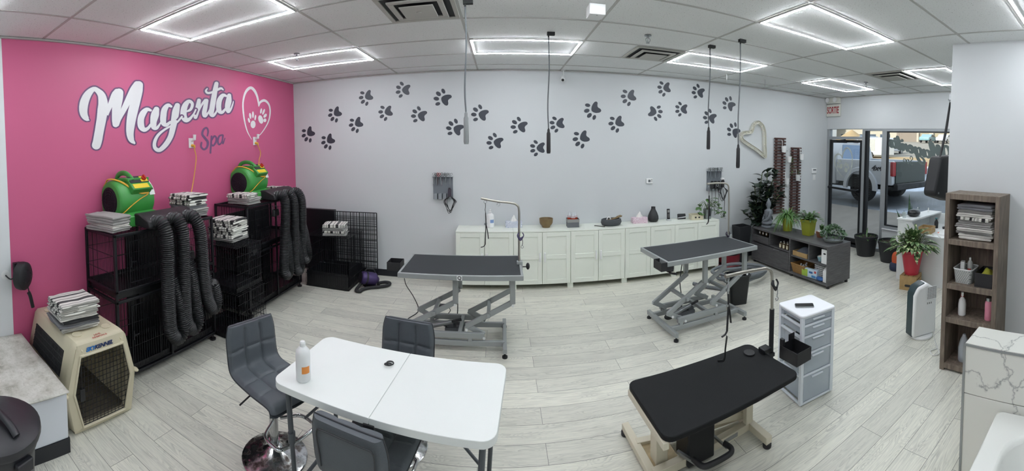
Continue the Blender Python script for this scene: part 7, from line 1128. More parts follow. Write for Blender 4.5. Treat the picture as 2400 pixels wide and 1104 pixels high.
def stool(label, x, y, rz, tuft_front=True, hs=.55):
    t = thing('bar_stool', label, 'stool', (x, y, 0), rz)
    # side profile, x forward
    prof = spline([(.245, 0, hs-.035), (.24, 0, hs-.005), (.20, 0, hs+.005), (.06, 0, hs-.004), (-.10, 0, hs-.006), (-.178, 0, hs+.006), (-.215, 0, hs+.045), (-.233, 0, hs+.15), (-.25, 0, hs+.305)], 6)
    P = [Vector((p[0], 0, p[2])) for p in prof]; n_ = len(P); Ls = [0]
    for i in range(1, n_): Ls.append(Ls[-1]+(P[i]-P[i-1]).length)
    tot = Ls[-1]
    def at(v):
        s_ = v*tot; j = 0
        while j < n_-2 and Ls[j+1] < s_: j += 1
        k_ = (s_-Ls[j])/(Ls[j+1]-Ls[j]); p = P[j].lerp(P[j+1], k_); tn = (P[j+1]-P[j]).normalized(); return p, Vector((-tn.z, 0, tn.x))*-1, tn
    def seam(c, q_, w_=.012): return math.exp(-((c-q_)/w_)**2)
    def top(u, v):
        p, nn, tn = at(v); w_ = .205*(1-.10*max(0, (v-.85)/.15)**2); yy = (2*u-1)*w_
        if nn.z < 0 and v < .5: nn = -nn
        if v >= .5 and nn.x < 0: nn = -nn
        s_ = v*tot; g_ = max(seam(u, .34, .022), seam(u, .66, .022))*(1 if .10 < v < .97 else .0)
        curve = .012*math.sin(PI*u)
        for q_ in (.20, .40, .78): g_ = max(g_, seam(v, q_+curve*1.6, .013))
        edge = min(u, 1-u)*.41; rd = 1-max(0, 1-edge/.028)**2
        pil = .007*abs(math.sin(PI*u*3))**.5
        d_ = (.022*rd+pil*rd-.009*g_*rd)
        q_ = p+nn*d_; return (q_.x, yy, q_.z)
    def bot(u, v):
        p, nn, tn = at(v); w_ = .205*(1-.10*max(0, (v-.85)/.15)**2)
        if nn.z < 0 and v < .5: nn = -nn
        if v >= .5 and nn.x < 0: nn = -nn
        edge = min(u, 1-u)*.41; rd = 1-max(0, 1-edge/.04)**2; q_ = p-nn*(.030*rd); return (q_.x, (2*u-1)*w_, q_.z)
    mb = MB(); nu, nv = 40, 84; mb.grid(nu, nv, top); mb.grid(nu, nv, bot); o0 = nu*nv
    for v in range(nv-1):
        for e_ in (0, nu-1): mb.f.append((v*nu+e_, (v+1)*nu+e_, o0+(v+1)*nu+e_, o0+v*nu+e_))
    for u in range(nu-1):
        for e_ in (0, nv-1): mb.f.append((e_*nu+u, e_*nu+u+1, o0+e_*nu+u+1, o0+e_*nu+u))
    mb.build('padded_seat', m_leath, t, smooth=True)
    pp_ = MB(); 
    for yy in (-.2035, .2035): pp_.tube([(at(v/40)[0].x, yy*(1-.10*max(0, (v/40-.85)/.15)**2), at(v/40)[0].z) for v in range(41)], .0045, 6)
    e_ = at(1)[0]; pp_.tube([(e_.x, yy*.0183, e_.z) for yy in range(-10, 11)], .005, 6); pp_.build('piping', m_leath2, t, smooth=True)
    bp_ = MB(); bp_.tube(spline([(-.252, -.15, hs+.055), (-.270, -.15, hs+.15), (-.284, -.15, hs+.25), (-.286, -.10, hs+.265), (-.286, .10, hs+.265), (-.284, .15, hs+.25), (-.270, .15, hs+.15), (-.252, .15, hs+.055)], 4), .004, 6); bp_.build('back_seam', m_leath2, t)
    MB().lathe([(.215, 0), (.218, .006), (.21, .012), (.14, .024), (.08, .045), (.045, .075), (.032, .085), (0, .085)], 40).build('base', m_scuff, t, smooth=True)
    MB().cyl(0, 0, .08, .33, .030, 20).cyl(0, 0, .10, .115, .036, 20).build('column', m_chrome, t, smooth=True)
    MB().cyl(0, 0, .33, hs-.035, .020, 16).box(-.09, -.09, hs-.05, .09, .09, hs-.035).build('gas_lift', m_chrome, t)
    MB().tube([(.03, -.03, hs-.055), (-.05, -.15, hs-.075), (-.08, -.21, hs-.13)], .006, 8).build('lever', m_blackmetal, t)
    MB().tube(spline([(.03, -.03, .26), (.10, -.14, .26), (.20, -.155, .26), (.255, -.12, .26), (.255, .12, .26), (.20, .155, .26), (.10, .14, .26), (.03, .03, .26)], 6), .011, 10).build('footrest', m_chrome, t, smooth=True)
    return t
stool('charcoal tufted bar stool at the left end of the folding table', 1.94, 2.07, -19, True, .515)
stool('charcoal tufted bar stool behind the folding table, facing the camera', 2.65, 2.47, -99, True, .45)
stool('charcoal bar stool in the foreground seen from behind', 2.705, 1.845, 82, True, .445)

# ---------- drawer tower, waste bin, vacuum hose ----------
m_frost2 = mat('frosted_drawer_plastic', 'C9D3DC', .35, var=.03, alpha=.55); m_tw = mat('translucent_white_frame', 'DDE3EA', .4, var=.02)
t = thing('drawer_tower', 'white plastic tower of clear drawers with a phone on top', 'drawer tower', (5.66, 2.24, 0), -6)
DX, DYY, DH = .17, .155, .72
f = MB()
for x in (-DX+.012, DX-.012):
    for y in (-DYY+.012, DYY-.012): f.cb(x, y, DH/2, .03, .03, DH-.02)
for z in (.015, .235, .405, .545, .635, .70):
    for y in (-DYY+.012, DYY-.012): f.cb(0, y, z, 2*DX-.02, .02, .018)
    for x in (-DX+.012, DX-.012): f.cb(x, 0, z, .02, 2*DYY-.02, .018)
f.build('frame', m_tw, t, bevel=.004)
tp = MB(); tp.prism(rrect(-DX-.01, -DYY-.01, DX+.01, DYY+.01, .03), DH-.012, DH+.008); tp.build('top', mat('bright_white_plastic', 'F0F3F8', .35, var=.0), t, bevel=.006)
for z0, z1, lb, c in ((.03, .225, None, None), (.25, .395, 'grey contents', 'A6AEB2'), (.42, .535, 'dark slate contents', '4E5862'), (.56, .625, 'pale contents', 'B8B4B0'), (.65, .69, 'pink contents', 'C77AA0')):
    dw_ = open_box(MB(), -DX+.03, -DYY+.005, DX-.03, DYY-.02, z0, z1, .004).build('drawer', m_frost2, t, bevel=.002)
    MB().box(-.06, -DYY-.006, z1-.02, .06, -DYY+.006, z1-.008).build('handle', m_tw, dw_, bevel=.002)
    if c:
        q = random.Random(int(z0*1000)); mb = MB(); mb.grid(12, 12, lambda u, v: (-DX+.04+u*(2*DX-.08), -DYY+.015+v*(2*DYY-.045), z0+.008+(z1-z0)*(.45+.3*math.sin(5*u+z0*30)*math.sin(4*v+1)))); ct = mb.build('contents', mat(lb.replace(' ', '_'), c, .6, var=.2, vs=20), dw_, smooth=True); ct['label'] = lb
ph = thing('smartphone', 'black smartphone lying on the white drawer tower', 'phone', (5.625, 2.235, DH+.0085), 52)
MB().prism(rrect(-.038, -.078, .038, .078, .01), 0, .008).build('body', m_alu, ph, bevel=.002); MB().prism(rrect(-.035, -.075, .035, .075, .008), .0081, .0088).build('screen', mat('black_screen', '08090B', .12, var=0), ph)
t = thing('waste_bin', 'black rectangular waste bin beyond the nearest steel arm', 'bin', (6.25, 4.10-.02, 0), -14)
mb = MB(); a_, b2_ = rrect(-.11, -.08, .11, .08, .03), rrect(-.145, -.105, .145, .105, .035); n = len(a_)
inn = rrect(-.135, -.095, .135, .095, .03)
mb.add([(x, y, 0) for x, y in a_]+[(x, y, .38) for x, y in b2_]+[(x, y, .38) for x, y in inn]+[(x*.95, y*.95, .02) for x, y in a_], [tuple(range(n))]+[(k*n+i, k*n+(i+1) % n, (k+1)*n+(i+1) % n, (k+1)*n+i) for k in range(3) for i in range(n)]+[tuple(3*n+i for i in range(n))])
mb.build('body', mat('glossy_black_bin', '14171A', .35), t, smooth=True)
rm = MB(); rm.tube([(x*1.03, y*1.03, .375) for x, y in b2_], .010, 8, close=True); rm.build('rim', mat('glossy_black_bin', '14171A', .35), t, smooth=True)
m_hose = mat('grey_vacuum_hose', '6F757A', .5)
t = thing('vacuum_hose', 'coiled grey vacuum hose on the floor beyond the second grooming table', 'hose', (6.80, 4.76, 0))
mb = MB(); pts = []
for k_ in range(44):
    a = k_*.42; r_ = .30+.05*math.sin(k_*.9)+.002*k_; pts.append((r_*1.05*math.cos(a)+.03*math.sin(k_), r_*math.sin(a)*.9, .025+.0035*k_+.02*math.sin(k_*.7)**2))
flex(mb, [(-.75, .15, .025), (-.6, -.1, .025), (-.35, -.25, .025)]+pts, .024, .014, 8, .07); mb.build('hose', m_hose, t, smooth=True)
t = thing('vacuum_cleaner', 'red and black canister vacuum by the end of the cabinets', 'vacuum', (7.01, 5.44, 0), 0)
MB().lathe([(.17, .05), (.19, .08), (.19, .30), (.17, .34), (.10, .38), (0, .39)], 26).build('body', m_blackmetal, t, smooth=True)
MB().lathe([(.192, .10), (.195, .12), (.195, .20), (.192, .22)], 26).tube(spline([(-.16, 0, .3), (-.1, 0, .44), (.1, 0, .44), (.16, 0, .3)], 6), .02, 8).build('red_band', mat('dark_red_plastic', '6A1824', .4), t, smooth=True)
MB().box(-.24, -.19, .03, .20, .19, .06).build('base_tray', mat('dark_red_plastic', '6A1824', .4), t, bevel=.015)
for x, y in ((-.2, -.16), (-.2, .16), (.15, -.16), (.15, .16)): MB().cyl(x, y, 0, .03, .02).build('caster', m_rub, t)
tag(MB().tube(spline([(2.28, 4.35, .006), (2.35, 4.6, .006), (2.2, 5.0, .006), (2.0, 5.4, .006), (1.9, 5.68, .006)], 8), .005, 6).build('floor_cable', m_rub), 'thin black cable on the floor from the left table to the wall', 'cable')
t = thing('power_adapter', 'black power adapter with cable hanging under the left grooming table', 'adapter', (2.62, 4.75, 0))
MB().box(-.05, -.03, 0, .05, .03, .035).build('body', m_rub, t, bevel=.006)
MB().tube(spline([(.05, 0, .02), (.12, -.1, .006), (.05, -.3, .006), (-.1, -.42, .006)], 6), .004, 6).build('cable', m_rub, t)

# ---------- low grey shelf unit with plants ----------
M, nt, b = newmat('dark_grey_oak_laminate'); m_dko = M
co = coords(nt, scale=(2, 2, 22)); n1 = N(nt, 'ShaderNodeTexNoise', i_Scale=3.0, i_Detail=5.0, i_Distortion=.4); L(nt, co, n1.inputs[0]); L(nt, ramp(nt, n1.outputs[0], [(.3, '474749'), (.7, '5E5E5F')]), b.inputs['Base Color']); b.inputs['Roughness'].default_value = .5
t = thing('low_shelf_unit', 'long low dark grey shelf unit with open cubbies, potted plants on top', 'shelf unit', (7.52, 3.66, 0))
HS = .62; LS = 1.80; WS = .52
f = MB(); f.box(0, 0, HS-.03, WS, LS, HS); f.box(0, 0, .045, WS, LS, .075)
for y in (0, .40, .80, 1.02-.0, 1.40, LS-.025): 
    if y in (0, .80, LS-.025): f.box(.0, y, .075, WS, y+.025, HS-.03)
f.box(.02, .40, .33, WS-.02, .42, HS-.03); f.box(.02, .025, .32, WS-.02, .80, .345)
f.box(WS-.02, .025, .075, WS-.005, LS-.025, HS-.03)
f.box(.02, 1.33, .36, WS-.02, 1.35, HS-.03); f.box(.02, .825, .36, WS-.02, LS-.025, .38)
f.build('carcass', m_dko, t, bevel=.002)
for y0, y1, z0, z1, ly in ((1.335, 1.775, .385, .50, 1.62), (.83, 1.775, .08, .355, 1.12)):
    d = MB().box(-.004, y0, z0, .015, y1, z1).build('drawer_front', m_dko, t, bevel=.002)
    MB().box(-.016, ly-.07, z1-.012, -.003, ly+.07, z1-.004).build('handle', m_alu, d)
    if z0 < .1: MB().box(-.016, 1.5, z1-.012, -.003, 1.64, z1-.004).build('handle', m_alu, d)
for y in (.03, .81, LS-.04):
    for x in (.05, WS-.05): MB().cyl(x, y, 0, .045, .025, 14).build('foot', m_rub, t)
ox, oy = 7.52, 3.66
m_ply = mat('light_plywood', 'A98C5E', .6, var=.2, vs=16); m_wick = mat('honey_wicker', '9A7544', .75, var=.3, vs=60, bump=1.0, bs=120); m_glassy = mat('smoked_bottle', '5A4A34', .3)
def tg(o, lb, cat, grp=None): return tag(o, lb, cat, grp)
t = thing('storage_box', 'white cardboard box with a round handle hole, in the upper right cubby', 'box', (ox+.12, oy+.035, .3455)); MB().box(-.08, 0, 0, .14, .13, .21).build('body', m_whiteplastic, t, bevel=.003); g_ = MB(); g_.M = Matrix.Translation((-.0815, .065, .15)) @ Matrix.Rotation(-PI/2, 4, 'Y') @ Matrix.Diagonal((.7, 1.4, 1, 1)); g_.cyl(0, 0, 0, .002, .018, 16); g_.build('handle_hole', m_dark, t)
t = thing('paper_bowl', 'small teal patterned paper bowl in the upper right cubby', 'bowl', (ox+.12, oy+.25, .3455)); MB().lathe([(.035, 0), (.055, .07), (.05, .07), (.03, .005), (0, .005)], 20).build('body', pattern_mat('teal_print', 'A8C6CC', '3B7F92'), t, smooth=True)
MB().ell((0, 0, .065), .045, .045, .02).build('cotton_contents', m_gw, t)
t = thing('wooden_tray', 'shallow light wooden tray with a folded grey bag, upper middle cubby', 'tray', (ox+.13, oy+.61, .3455)); open_box(MB(), -.10, -.16, .16, .16, 0, .07, .008).build('tray', m_ply, t)
q = random.Random(5); mb = MB(); mb.grid(16, 14, lambda u, v: (-.08+u*.22, -.13+v*.26, .05+.07*math.sin(PI*u)*math.sin(PI*v)+.015*math.sin(11*u+5*v))); tg(mb.build('crumpled_bag', mat('slate_fabric', '565C66', .7), None, (ox+.13, oy+.61, .3455), smooth=True), 'crumpled slate plastic bag lying in the shallow wooden tray', 'bag')
for i in range(6): bottle('small_jar', '%s small jar with a cream label in the cubby beside the drawers' % ('front left', 'front middle', 'front right', 'back left', 'back middle', 'back right')[i], ox+.07+.07*(i//3), oy+.93+.085*(2-i % 3)+.0, .3815, .028, .10, m_glassy, (m_cream, .1, .65, PI-.9, PI+.9))['group'] = 'small jars in the shelf unit'
for i in range(3): bottle('dark_bottle', '%s dark bottle in the open top cubby above the drawers' % ('left', 'middle', 'right')[i], ox+.08, oy+1.66-.09*i, .5015, .022, .085, m_glassy, (m_paper, .2, .55, PI-.8, PI+.8))['group'] = 'dark bottles above the drawers'
t = thing('wicker_basket', 'honey coloured wicker basket of white bottles in the lower middle cubby', 'basket', (ox+.14, oy+.635, .0755)); mb = MB()
mb.add([(-.10, -.12, 0), (.13, -.12, 0), (.13, .12, 0), (-.10, .12, 0), (-.125, -.15, .14), (.15, -.15, .14), (.15, .15, .14), (-.125, .15, .14)], [(0, 1, 2, 3), (0, 1, 5, 4), (1, 2, 6, 5), (2, 3, 7, 6), (3, 0, 4, 7)]); mb.build('body', m_wick, t, solid=.008)
rm = MB(); rm.tube([(-.125, -.15, .14), (.15, -.15, .14), (.15, .15, .14), (-.125, .15, .14)], .009, 8, close=True); rm.build('rim', m_wick, t)
for i in range(5): 
    o = MB().tube([(0, 0, 0), (.02*math.sin(i*2), .03*math.cos(i*2), .075)], [.018, .015], 12).build('white_bottle', m_whiteplastic, None, (ox+.08+.035*i, oy+.555+.035*((i*2) % 5), .13), bevel=.004)
    tg(o, '%s small white bottle poking out of the wicker basket' % ('first', 'second', 'third', 'fourth', 'fifth')[i], 'bottle', 'white bottles in the wicker basket')
t = thing('wipes_pack', 'blue, white and green printed pack leaning out of the lower cubby', 'pack', (ox+.05, oy+.40, .0755), 4)
MB().box(-.02, -.15, 0, .04, .15, .13).build('pack', mat('blue_white_pack', 'BFD4E4', .4), t, bevel=.008)
for a in (( .03, .145, .01, .12, 'lime_print', '9DBB4A'), (-.13, -.05, .015, .05, 'sky_print', '4C8DC6'), (-.14, -.10, .085, .12, 'red_blob', 'B7504E'), (-.07, .0, .07, .10, 'navy_print', '2E5C93')): MB().box(-.022, a[0], a[2], -.0205, a[1], a[3]).build('print', mat(a[4], a[5], .5), t)
tg(MB().ell((0, 0, .03), .035, .07, .03, e=.8).build('blue_pack', mat('deep_blue_film', '2C5C9A', .3), None, (ox+.05, oy+.19, .0755), smooth=True), 'small blue plastic pack lying right of the printed pack', 'pack')
t = thing('wire_basket', 'white paper-cord wire basket in the lower right cubby', 'basket', (ox+.20, oy+.245, .0755)); mb = MB()
for o_, u_, lu in (((-.10, -.11, 0), (0, 1, 0), .22), ((.10, -.11, 0), (0, 1, 0), .22), ((-.10, -.11, 0), (1, 0, 0), .20), ((-.10, .11, 0), (1, 0, 0), .20)): wires(mb, o_, u_, (0, 0, 1), lu, .22, .022, 8, .0022)
mb.build('body', m_whiteplastic, t)
t = thing('storage_box', 'plain white magazine box at the right end of the lower cubby', 'box', (ox+.12, oy+.035, .0755)); MB().prism([(-.08, 0), (.14, 0), (.14, .24), (.0, .24), (-.08, .16)], 0, .09, 'y').build('body', m_whiteplastic, t, bevel=.003)

# plants on and around the shelf unit
m_lime = mat('lime_green_pot', '8E9428', .45); m_blackpot = mat('black_plastic_pot', '1E2024', .5)
def pot_round(t, r0, r1, h, m, soil=True):
    MB().lathe([(r0, 0), (r1*.96, h*.88), (r1*.97, h*.88), (r1, h*.89), (r1, h), (r1*.93, h), (r1*.9, h*.86)], 32).build('pot', m, t, smooth=True)
    if soil: MB().cyl(0, 0, h*.82, h*.9, r1*.91, 24).build('soil', m_soil, t)
t = thing('spider_plant', 'arching spider plant in a round lime green pot', 'plant', (7.82, 4.86, HS+.001)); pot_round(t, .075, .10, .22, m_lime)
fo = MB(); q = random.Random(11)
for i in range(190):
    a = q.uniform(0, 2*PI); e = q.uniform(.15, 1.0); ln = q.uniform(.24, .42); pts = []
    for k_ in range(6):
        s_ = k_/5; pts.append((.02*math.cos(a)+math.cos(a)*ln*s_*(.35+e*.5), .02*math.sin(a)+math.sin(a)*ln*s_*(.35+e*.5), .20+ln*(s_*1.1*(1.1-e*.5)-s_*s_*(.55+e*.75))))
    sd_ = Vector((-math.sin(a), math.cos(a), 0)); vs = []
    for k_, p in enumerate(pts):
        w_ = .007*math.sin(PI*min(1, .15+k_/5*.83)); vs += [tuple(Vector(p)-sd_*w_), tuple(Vector(p)+sd_*w_)]
    fo.add(vs, [(2*k_, 2*k_+1, 2*k_+3, 2*k_+2) for k_ in range(5)])
fo.build('foliage', lf_light, t)
t = thing('flowering_cactus', 'leafy plant with pink flowers in a square lime green pot', 'plant', (7.86, 4.40, HS+.001), 10)
sq = lambda s: [(-s, -s), (s, -s), (s, s), (-s, s)]
mb = MB(); mb.add([(x, y, 0) for x, y in sq(.070)]+[(x, y, .215) for x, y in sq(.092)]+[(x, y, .215) for x, y in sq(.098)]+[(x, y, .26) for x, y in sq(.100)]+[(x, y, .26) for x, y in sq(.088)]+[(x, y, .22) for x, y in sq(.085)], [(0, 1, 2, 3)]+[(4*k_+i, 4*k_+(i+1) % 4, 4*k_+4+(i+1) % 4, 4*k_+4+i) for k_ in range(5) for i in range(4)]+[(20, 21, 22, 23)]); mb.build('pot', m_lime, t, bevel=.004)
MB().box(-.085, -.085, .215, .085, .085, .235).build('soil', m_soil, t)
fo = MB(); fl_ = MB(); q = random.Random(21)
for i in range(90):
    a = q.uniform(0, 2*PI); e = q.uniform(.3, 1.0); n_ = 6
    for k_ in range(n_):
        s_ = k_/n_; r_ = .03+.25*e*s_; z_ = .25+.24*s_*(1.1-.3*e)-.26*e*s_*s_
        leaf(fo, (r_*math.cos(a), r_*math.sin(a), z_), (math.cos(a+q.uniform(-.7, .7)), math.sin(a+q.uniform(-.7, .7)), .5-e*s_), .055, .03, .1, n=3)
for (x, y, z) in ((-.20, .09, .25), (-.19, .13, .22), (-.12, .02, .35), (.02, -.18, .38), (-.17, .16, .24)):
    for k_ in range(7): leaf(fl_, (x, y, z), (math.cos(k_), math.sin(k_), .3), .03, .015, .1, n=3)
fo.build('foliage', lf_mid, t); fl_.build('flowers', mat('pink_petals', 'C77BA6', .5), t)
t = thing('potted_plant', 'small leafy plant in a striped white pot on a wooden rest', 'plant', (7.92, 4.16, HS+.001))
MB().lathe([(.05, .03), (.065, .11), (.062, .115), (.055, .10)], 24).build('pot', m_whiteplastic, t, smooth=True); MB().cyl(0, 0, .085, .1, .056).build('soil', m_soil, t)
MB().prism([(-.07, 0), (.05, 0), (.05, .02), (-.055, .02), (-.09, .10), (-.10, .095)], -.035, .035, 'y').build('wooden_rest', mat('copper_wood', '7A4E3A', .5), t)
fo = MB(); q = random.Random(8)
for i in range(14): a = q.uniform(0, 6.28); leaf(fo, (0, 0, .10), (math.cos(a)*.45, math.sin(a)*.45, q.uniform(.8, 1.4)), q.uniform(.10, .15), .05, .3)
fo.build('foliage', lf_mid, t)
t = thing('trailing_plant', 'low trailing plant in a glass dish at the right end of the shelf unit', 'plant', (7.86, 3.86, HS+.001))
MB().lathe([(.12, 0), (.15, .01), (.165, .04), (.155, .04), (.14, .014), (0, .012)], 32).build('dish', mat('grey_glass_dish', '8D9490', .2, alpha=.75), t, smooth=True)
fo = MB(); q = random.Random(9)
for i in range(700):
    a = q.uniform(0, 2*PI); r_ = .19*q.random()**.5; z_ = .04+.19*(1-(r_/.21)**2)+q.uniform(-.02, .03); leaf(fo, (r_*math.cos(a), r_*math.sin(a)*1.15, z_), (q.uniform(-1, 1), q.uniform(-1, 1), q.uniform(-.2, .9)), .04, .024, .2, n=3)
fo.build('foliage', leaf_mat('fern_leaf', '2E4A30', '4E6F4A'), t)
m_stone = mat('grey_stone', '6C7278', .7, var=.12, bump=.3, bs=60)
t = thing('statue', 'grey stone seated figure statue at the far end of the shelf unit', 'statue', (7.72, 5.26, HS+.001), 165)
mb = MB(); mb.lathe([(.11, 0), (.12, .01), (.12, .03), (.10, .045), (0, .05)], 24); mb.build('plinth', m_stone, t, smooth=True)
mb = MB(); mb.ell((.02, 0, .085), .10, .115, .045); mb.lathe([(.075, .09), (.06, .15), (.058, .20), (.078, .26), (.07, .30), (.03, .325), (.026, .345), (.04, .37), (.046, .40), (.043, .43), (.034, .455), (.026, .47), (.02, .49), (.008, .51), (0, .515)], 22)
for s in (-1, 1): mb.tube(spline([(0, s*.075, .285), (.02, s*.095, .22), (.05, s*.085, .16), (.09, s*.02, .12)], 5), [.024]*16, 10)
mb.ell((.045, 0, .395), .01, .008, .012); mb.build('figure', m_stone, t, smooth=True)
t = thing('rubber_plant', 'large dark leafed rubber plant in the corner behind the shelf unit', 'plant', (7.80, 5.60, 0))
MB().lathe([(.0, .0), (.10, 0), (.13, .50), (.14, .50), (.14, .54), (.12, .54)], 28).build('pot', m_blackpot, t, smooth=True)
fo = MB(); stm = MB(); q = random.Random(31)
def sprig(p0, p1, nl, ll, lw):
    stm.tube(spline([p0, ((p0[0]+p1[0])/2+q.uniform(-.04, .04), (p0[1]+p1[1])/2, (p0[2]+p1[2])/2+.05), p1], 5), .008, 6)
    for k_ in range(nl):
        s_ = .25+.75*k_/(nl-1); p = [p0[i]+(p1[i]-p0[i])*s_ for i in range(3)]; a = q.uniform(0, 6.28)
        dv = Vector((math.cos(a), math.sin(a)*.7-.15, q.uniform(-.1, .9))).normalized(); l_ = q.uniform(.7, 1.1)*ll
        if p[1]+dv.y*l_ > .10 or p[1]+dv.y*l_+.0 > .10: dv.y = -abs(dv.y)
        leaf(fo, p, dv, l_, lw, .35, fold=.25)
for p1 in ((-.05, -.1, 1.55), (.12, -.05, 1.62), (.30, -.08, 1.58), (-.22, -.10, 1.38), (.40, -.1, 1.30), (-.30, -.12, 1.20), (.15, -.15, 1.40), (.05, -.2, 1.28), (.30, -.2, 1.15), (-.10, -.2, 1.10), (.20, .0, 1.25)): sprig((0, 0, .55), p1, 17, .21, .135)
for p1 in ((-.32, -.15, .98), (-.42, -.05, .88), (-.28, -.22, .80), (-.20, -.18, .92), (-.38, -.2, 1.02)): sprig((0, -.02, .5), p1, 12, .16, .10)
fo.build('foliage', lf_dark, t, smooth=True); stm.build('stems', m_stem, t)
t = thing('planter', 'tall tapered black planter beside the far end of the shelf unit', 'planter', (7.36, 5.56, 0))
mb = MB(); mb.add([(x, y, 0) for x, y in sq(.09)]+[(x, y, .64) for x, y in sq(.125)]+[(x, y, .64) for x, y in sq(.112)]+[(x, y, .56) for x, y in sq(.11)], [(0, 1, 2, 3)]+[(4*k_+i, 4*k_+(i+1) % 4, 4*k_+4+(i+1) % 4, 4*k_+4+i) for k_ in range(3) for i in range(4)]+[(12, 13, 14, 15)]); mb.build('body', m_blackpot, t, bevel=.005)

# plants by the window
def big_pot(x, y, label, seed, leaves):
    t = thing('potted_plant', label, 'plant', (x, y, 0)); pot_round(t, .17, .235, .38, m_blackpot)
    fo = MB(); q = random.Random(seed)
    for (a, ln, dz, w_) in leaves: leaf(fo, (.03*math.cos(a), .03*math.sin(a), .33), (math.cos(a), math.sin(a), dz), ln, w_, .35, n=6)
    for i in range(26): a = q.uniform(0, 6.28); r_ = q.uniform(.05, .2); leaf(fo, (r_*math.cos(a), r_*math.sin(a), .34), (q.uniform(-1, 1), q.uniform(-1, 1), .4), .06, .03, .3, n=3)
    fo.build('foliage', lf_mid, t); return t
big_pot(9.44, 4.38, 'round black pot with sparse spiky leaves, by the street door', 1, [(2.8, .34, .5, .03), (-1.9, .30, 1.0, .03), (-1.2, .35, .7, .03), (.5, .3, 1.3, .03), (-2.4, .32, .25, .06), (-1.7, .3, .2, .06)])
big_pot(9.40, 3.80, 'round black pot with low leaves under the shop window', 2, [(2.9, .22, .3, .06), (2.3, .25, .2, .07), (-2.2, .22, .4, .06), (-1.2, .25, .3, .06), (.3, .25, .5, .06)])
t = thing('snake_plant', 'snake plant with upright pointed leaves in front of the shop window', 'plant', (9.42, 3.41, 0)); pot_round(t, .10, .13, .56, m_whiteplastic)
fo = MB(); q = random.Random(4)
for (dx, dy, lean, h_, w_) in ((0, 0, 0, .78, .10), (.02, .06, .12, .48, .09), (-.02, -.06, -.25, .58, .08), (.0, -.03, -.05, .60, .09), (.03, .09, .40, .52, .07), (-.03, .05, .25, .40, .08), (.02, -.08, -.5, .45, .07), (0, .1, .6, .35, .06), (.02, -.02, .1, .5, .08)):
    leaf(fo, (dx, dy, .50), (q.uniform(-.15, .15), lean, 1), h_, w_, .0, up=(1, 0, 0), n=8, fold=.3, tip=.7)
fo.build('foliage', lf_snake, t)
t = thing('wooden_crate', 'small light wooden crate on the floor under the red pot', 'crate', (8.40, 2.79, 0), 12)
mb = MB(); mb.box(-.13, -.13, 0, -.118, .13, .21); mb.box(.118, -.13, 0, .13, .13, .21); mb.box(-.118, -.13, 0, .118, .13, .01)
for k_ in range(4): mb.box(-.118, -.13, .012+k_*.053, .118, -.122, .048+k_*.053); mb.box(-.118, .122, .012+k_*.053, .118, .13, .048+k_*.053)
for k_ in range(4): mb.box(-.118, -.12+k_*.063, .20, .118, -.072+k_*.063, .21)
mb.build('slats', m_ply, t, bevel=.0015); MB().prism(rrect(-.05, .05, .05, .085, .017), -.1312, -.1298, 'x').build('hand_hole', m_dark, t)
t = thing('peace_lily', 'variegated leafy plant in a red pot standing on a small wooden crate', 'plant', (8.42, 2.79, .2105))
pot_round(t, .105, .165, .36, mat('bright_red_pot', 'B4283A', .45))
fo = MB(); fw = MB(); q = random.Random(77)
for i in range(210):
    a = q.uniform(0, 6.28); e = q.uniform(.1, 1.0); ln = q.uniform(.12, .20); r_ = .02+.27*e; z_ = .40+.24*(1-e*e)*q.uniform(.3, 1)+q.uniform(-.05, .05)
    if r_*math.cos(a)+ln*math.cos(a)*e > .17: continue
    leaf(fo, (r_*math.cos(a), r_*math.sin(a), z_), (math.cos(a)*e*1.3, math.sin(a)*e*1.3, .9-1.1*e), ln, .062, .5, n=5)
    fw.tube([(.02*math.cos(a), .02*math.sin(a), .31), (r_*math.cos(a), r_*math.sin(a), z_)], .003, 4)
fo.build('foliage', lf_var, t); fw.build('stems', m_stem, t)
fw = MB()
for (x, y, z) in ((-.02, -.02, .66), (-.22, .06, .62), (-.24, .12, .50)): leaf(fw, (x, y, z), (-.2, .1, 1), .10, .045, 0, up=(1, 0, 0), n=5)
fw.build('white_blooms', m_whiteplastic, t)

# ---------- front desk ----------
m_desk = mat('white_desk_laminate', 'E2E6E6', .4, var=.01)
t = thing('reception_desk', 'white reception desk with a raised ledge by the shop window', 'desk', (8.62, 2.20, 0))
f = MB(); f.box(0, .0, 0, .025, .98, .735); f.box(0, .72, .735, .025, .98, .95); f.box(1.02, 0, 0, 1.045, .98, .95); f.box(.025, .93, .0, 1.02, .955, .95); f.box(.28, 0.02, 0, .305, .60, .735)
f.build('frame', m_desk, t, bevel=.002)
MB().box(-.01, -.02, .735, 1.045, .93, .76).build('desktop', m_desk, t, bevel=.002)
MB().box(-.015, .71, .95, 1.06, .99, .975).build('ledge', m_desk, t, bevel=.002)
dw = MB().box(.31, -.01, .62, .72, .5, .725).build('drawer', m_dko, t, bevel=.002)
MB().tube([(.34, -.015, .66), (.31, -.04, .67), (.33, -.06, .70)], .008, 8).build('hook', m_whiteplastic, dw)
Zd = .7605; Zl = .9755
dx_, dy_ = 8.62, 2.20
t = thing('slatted_tray', 'light wooden slatted tray on the desk under the ledge', 'tray', (dx_+.20, dy_+.56, Zd), 8)
mb = MB(); mb.box(-.11, -.10, 0, .11, .10, .008)
for k_ in range(2):
    for s in (-1, 1): mb.box(-.11, s*.10-.004, .01+k_*.05, .11, s*.10+.004, .05+k_*.05); mb.box(s*.11-.004, -.10, .01+k_*.05, s*.11+.004, .10, .05+k_*.05)
mb.build('body', m_ply, t)
tg(MB().ell((0, 0, .055), .13, .09, .06, e=.8).build('cap', mat('black_leather_cap', '191B1D', .35), None, (dx_+.30, dy_+.86, Zl), smooth=True), 'shiny black cap lying on the raised desk ledge', 'cap')
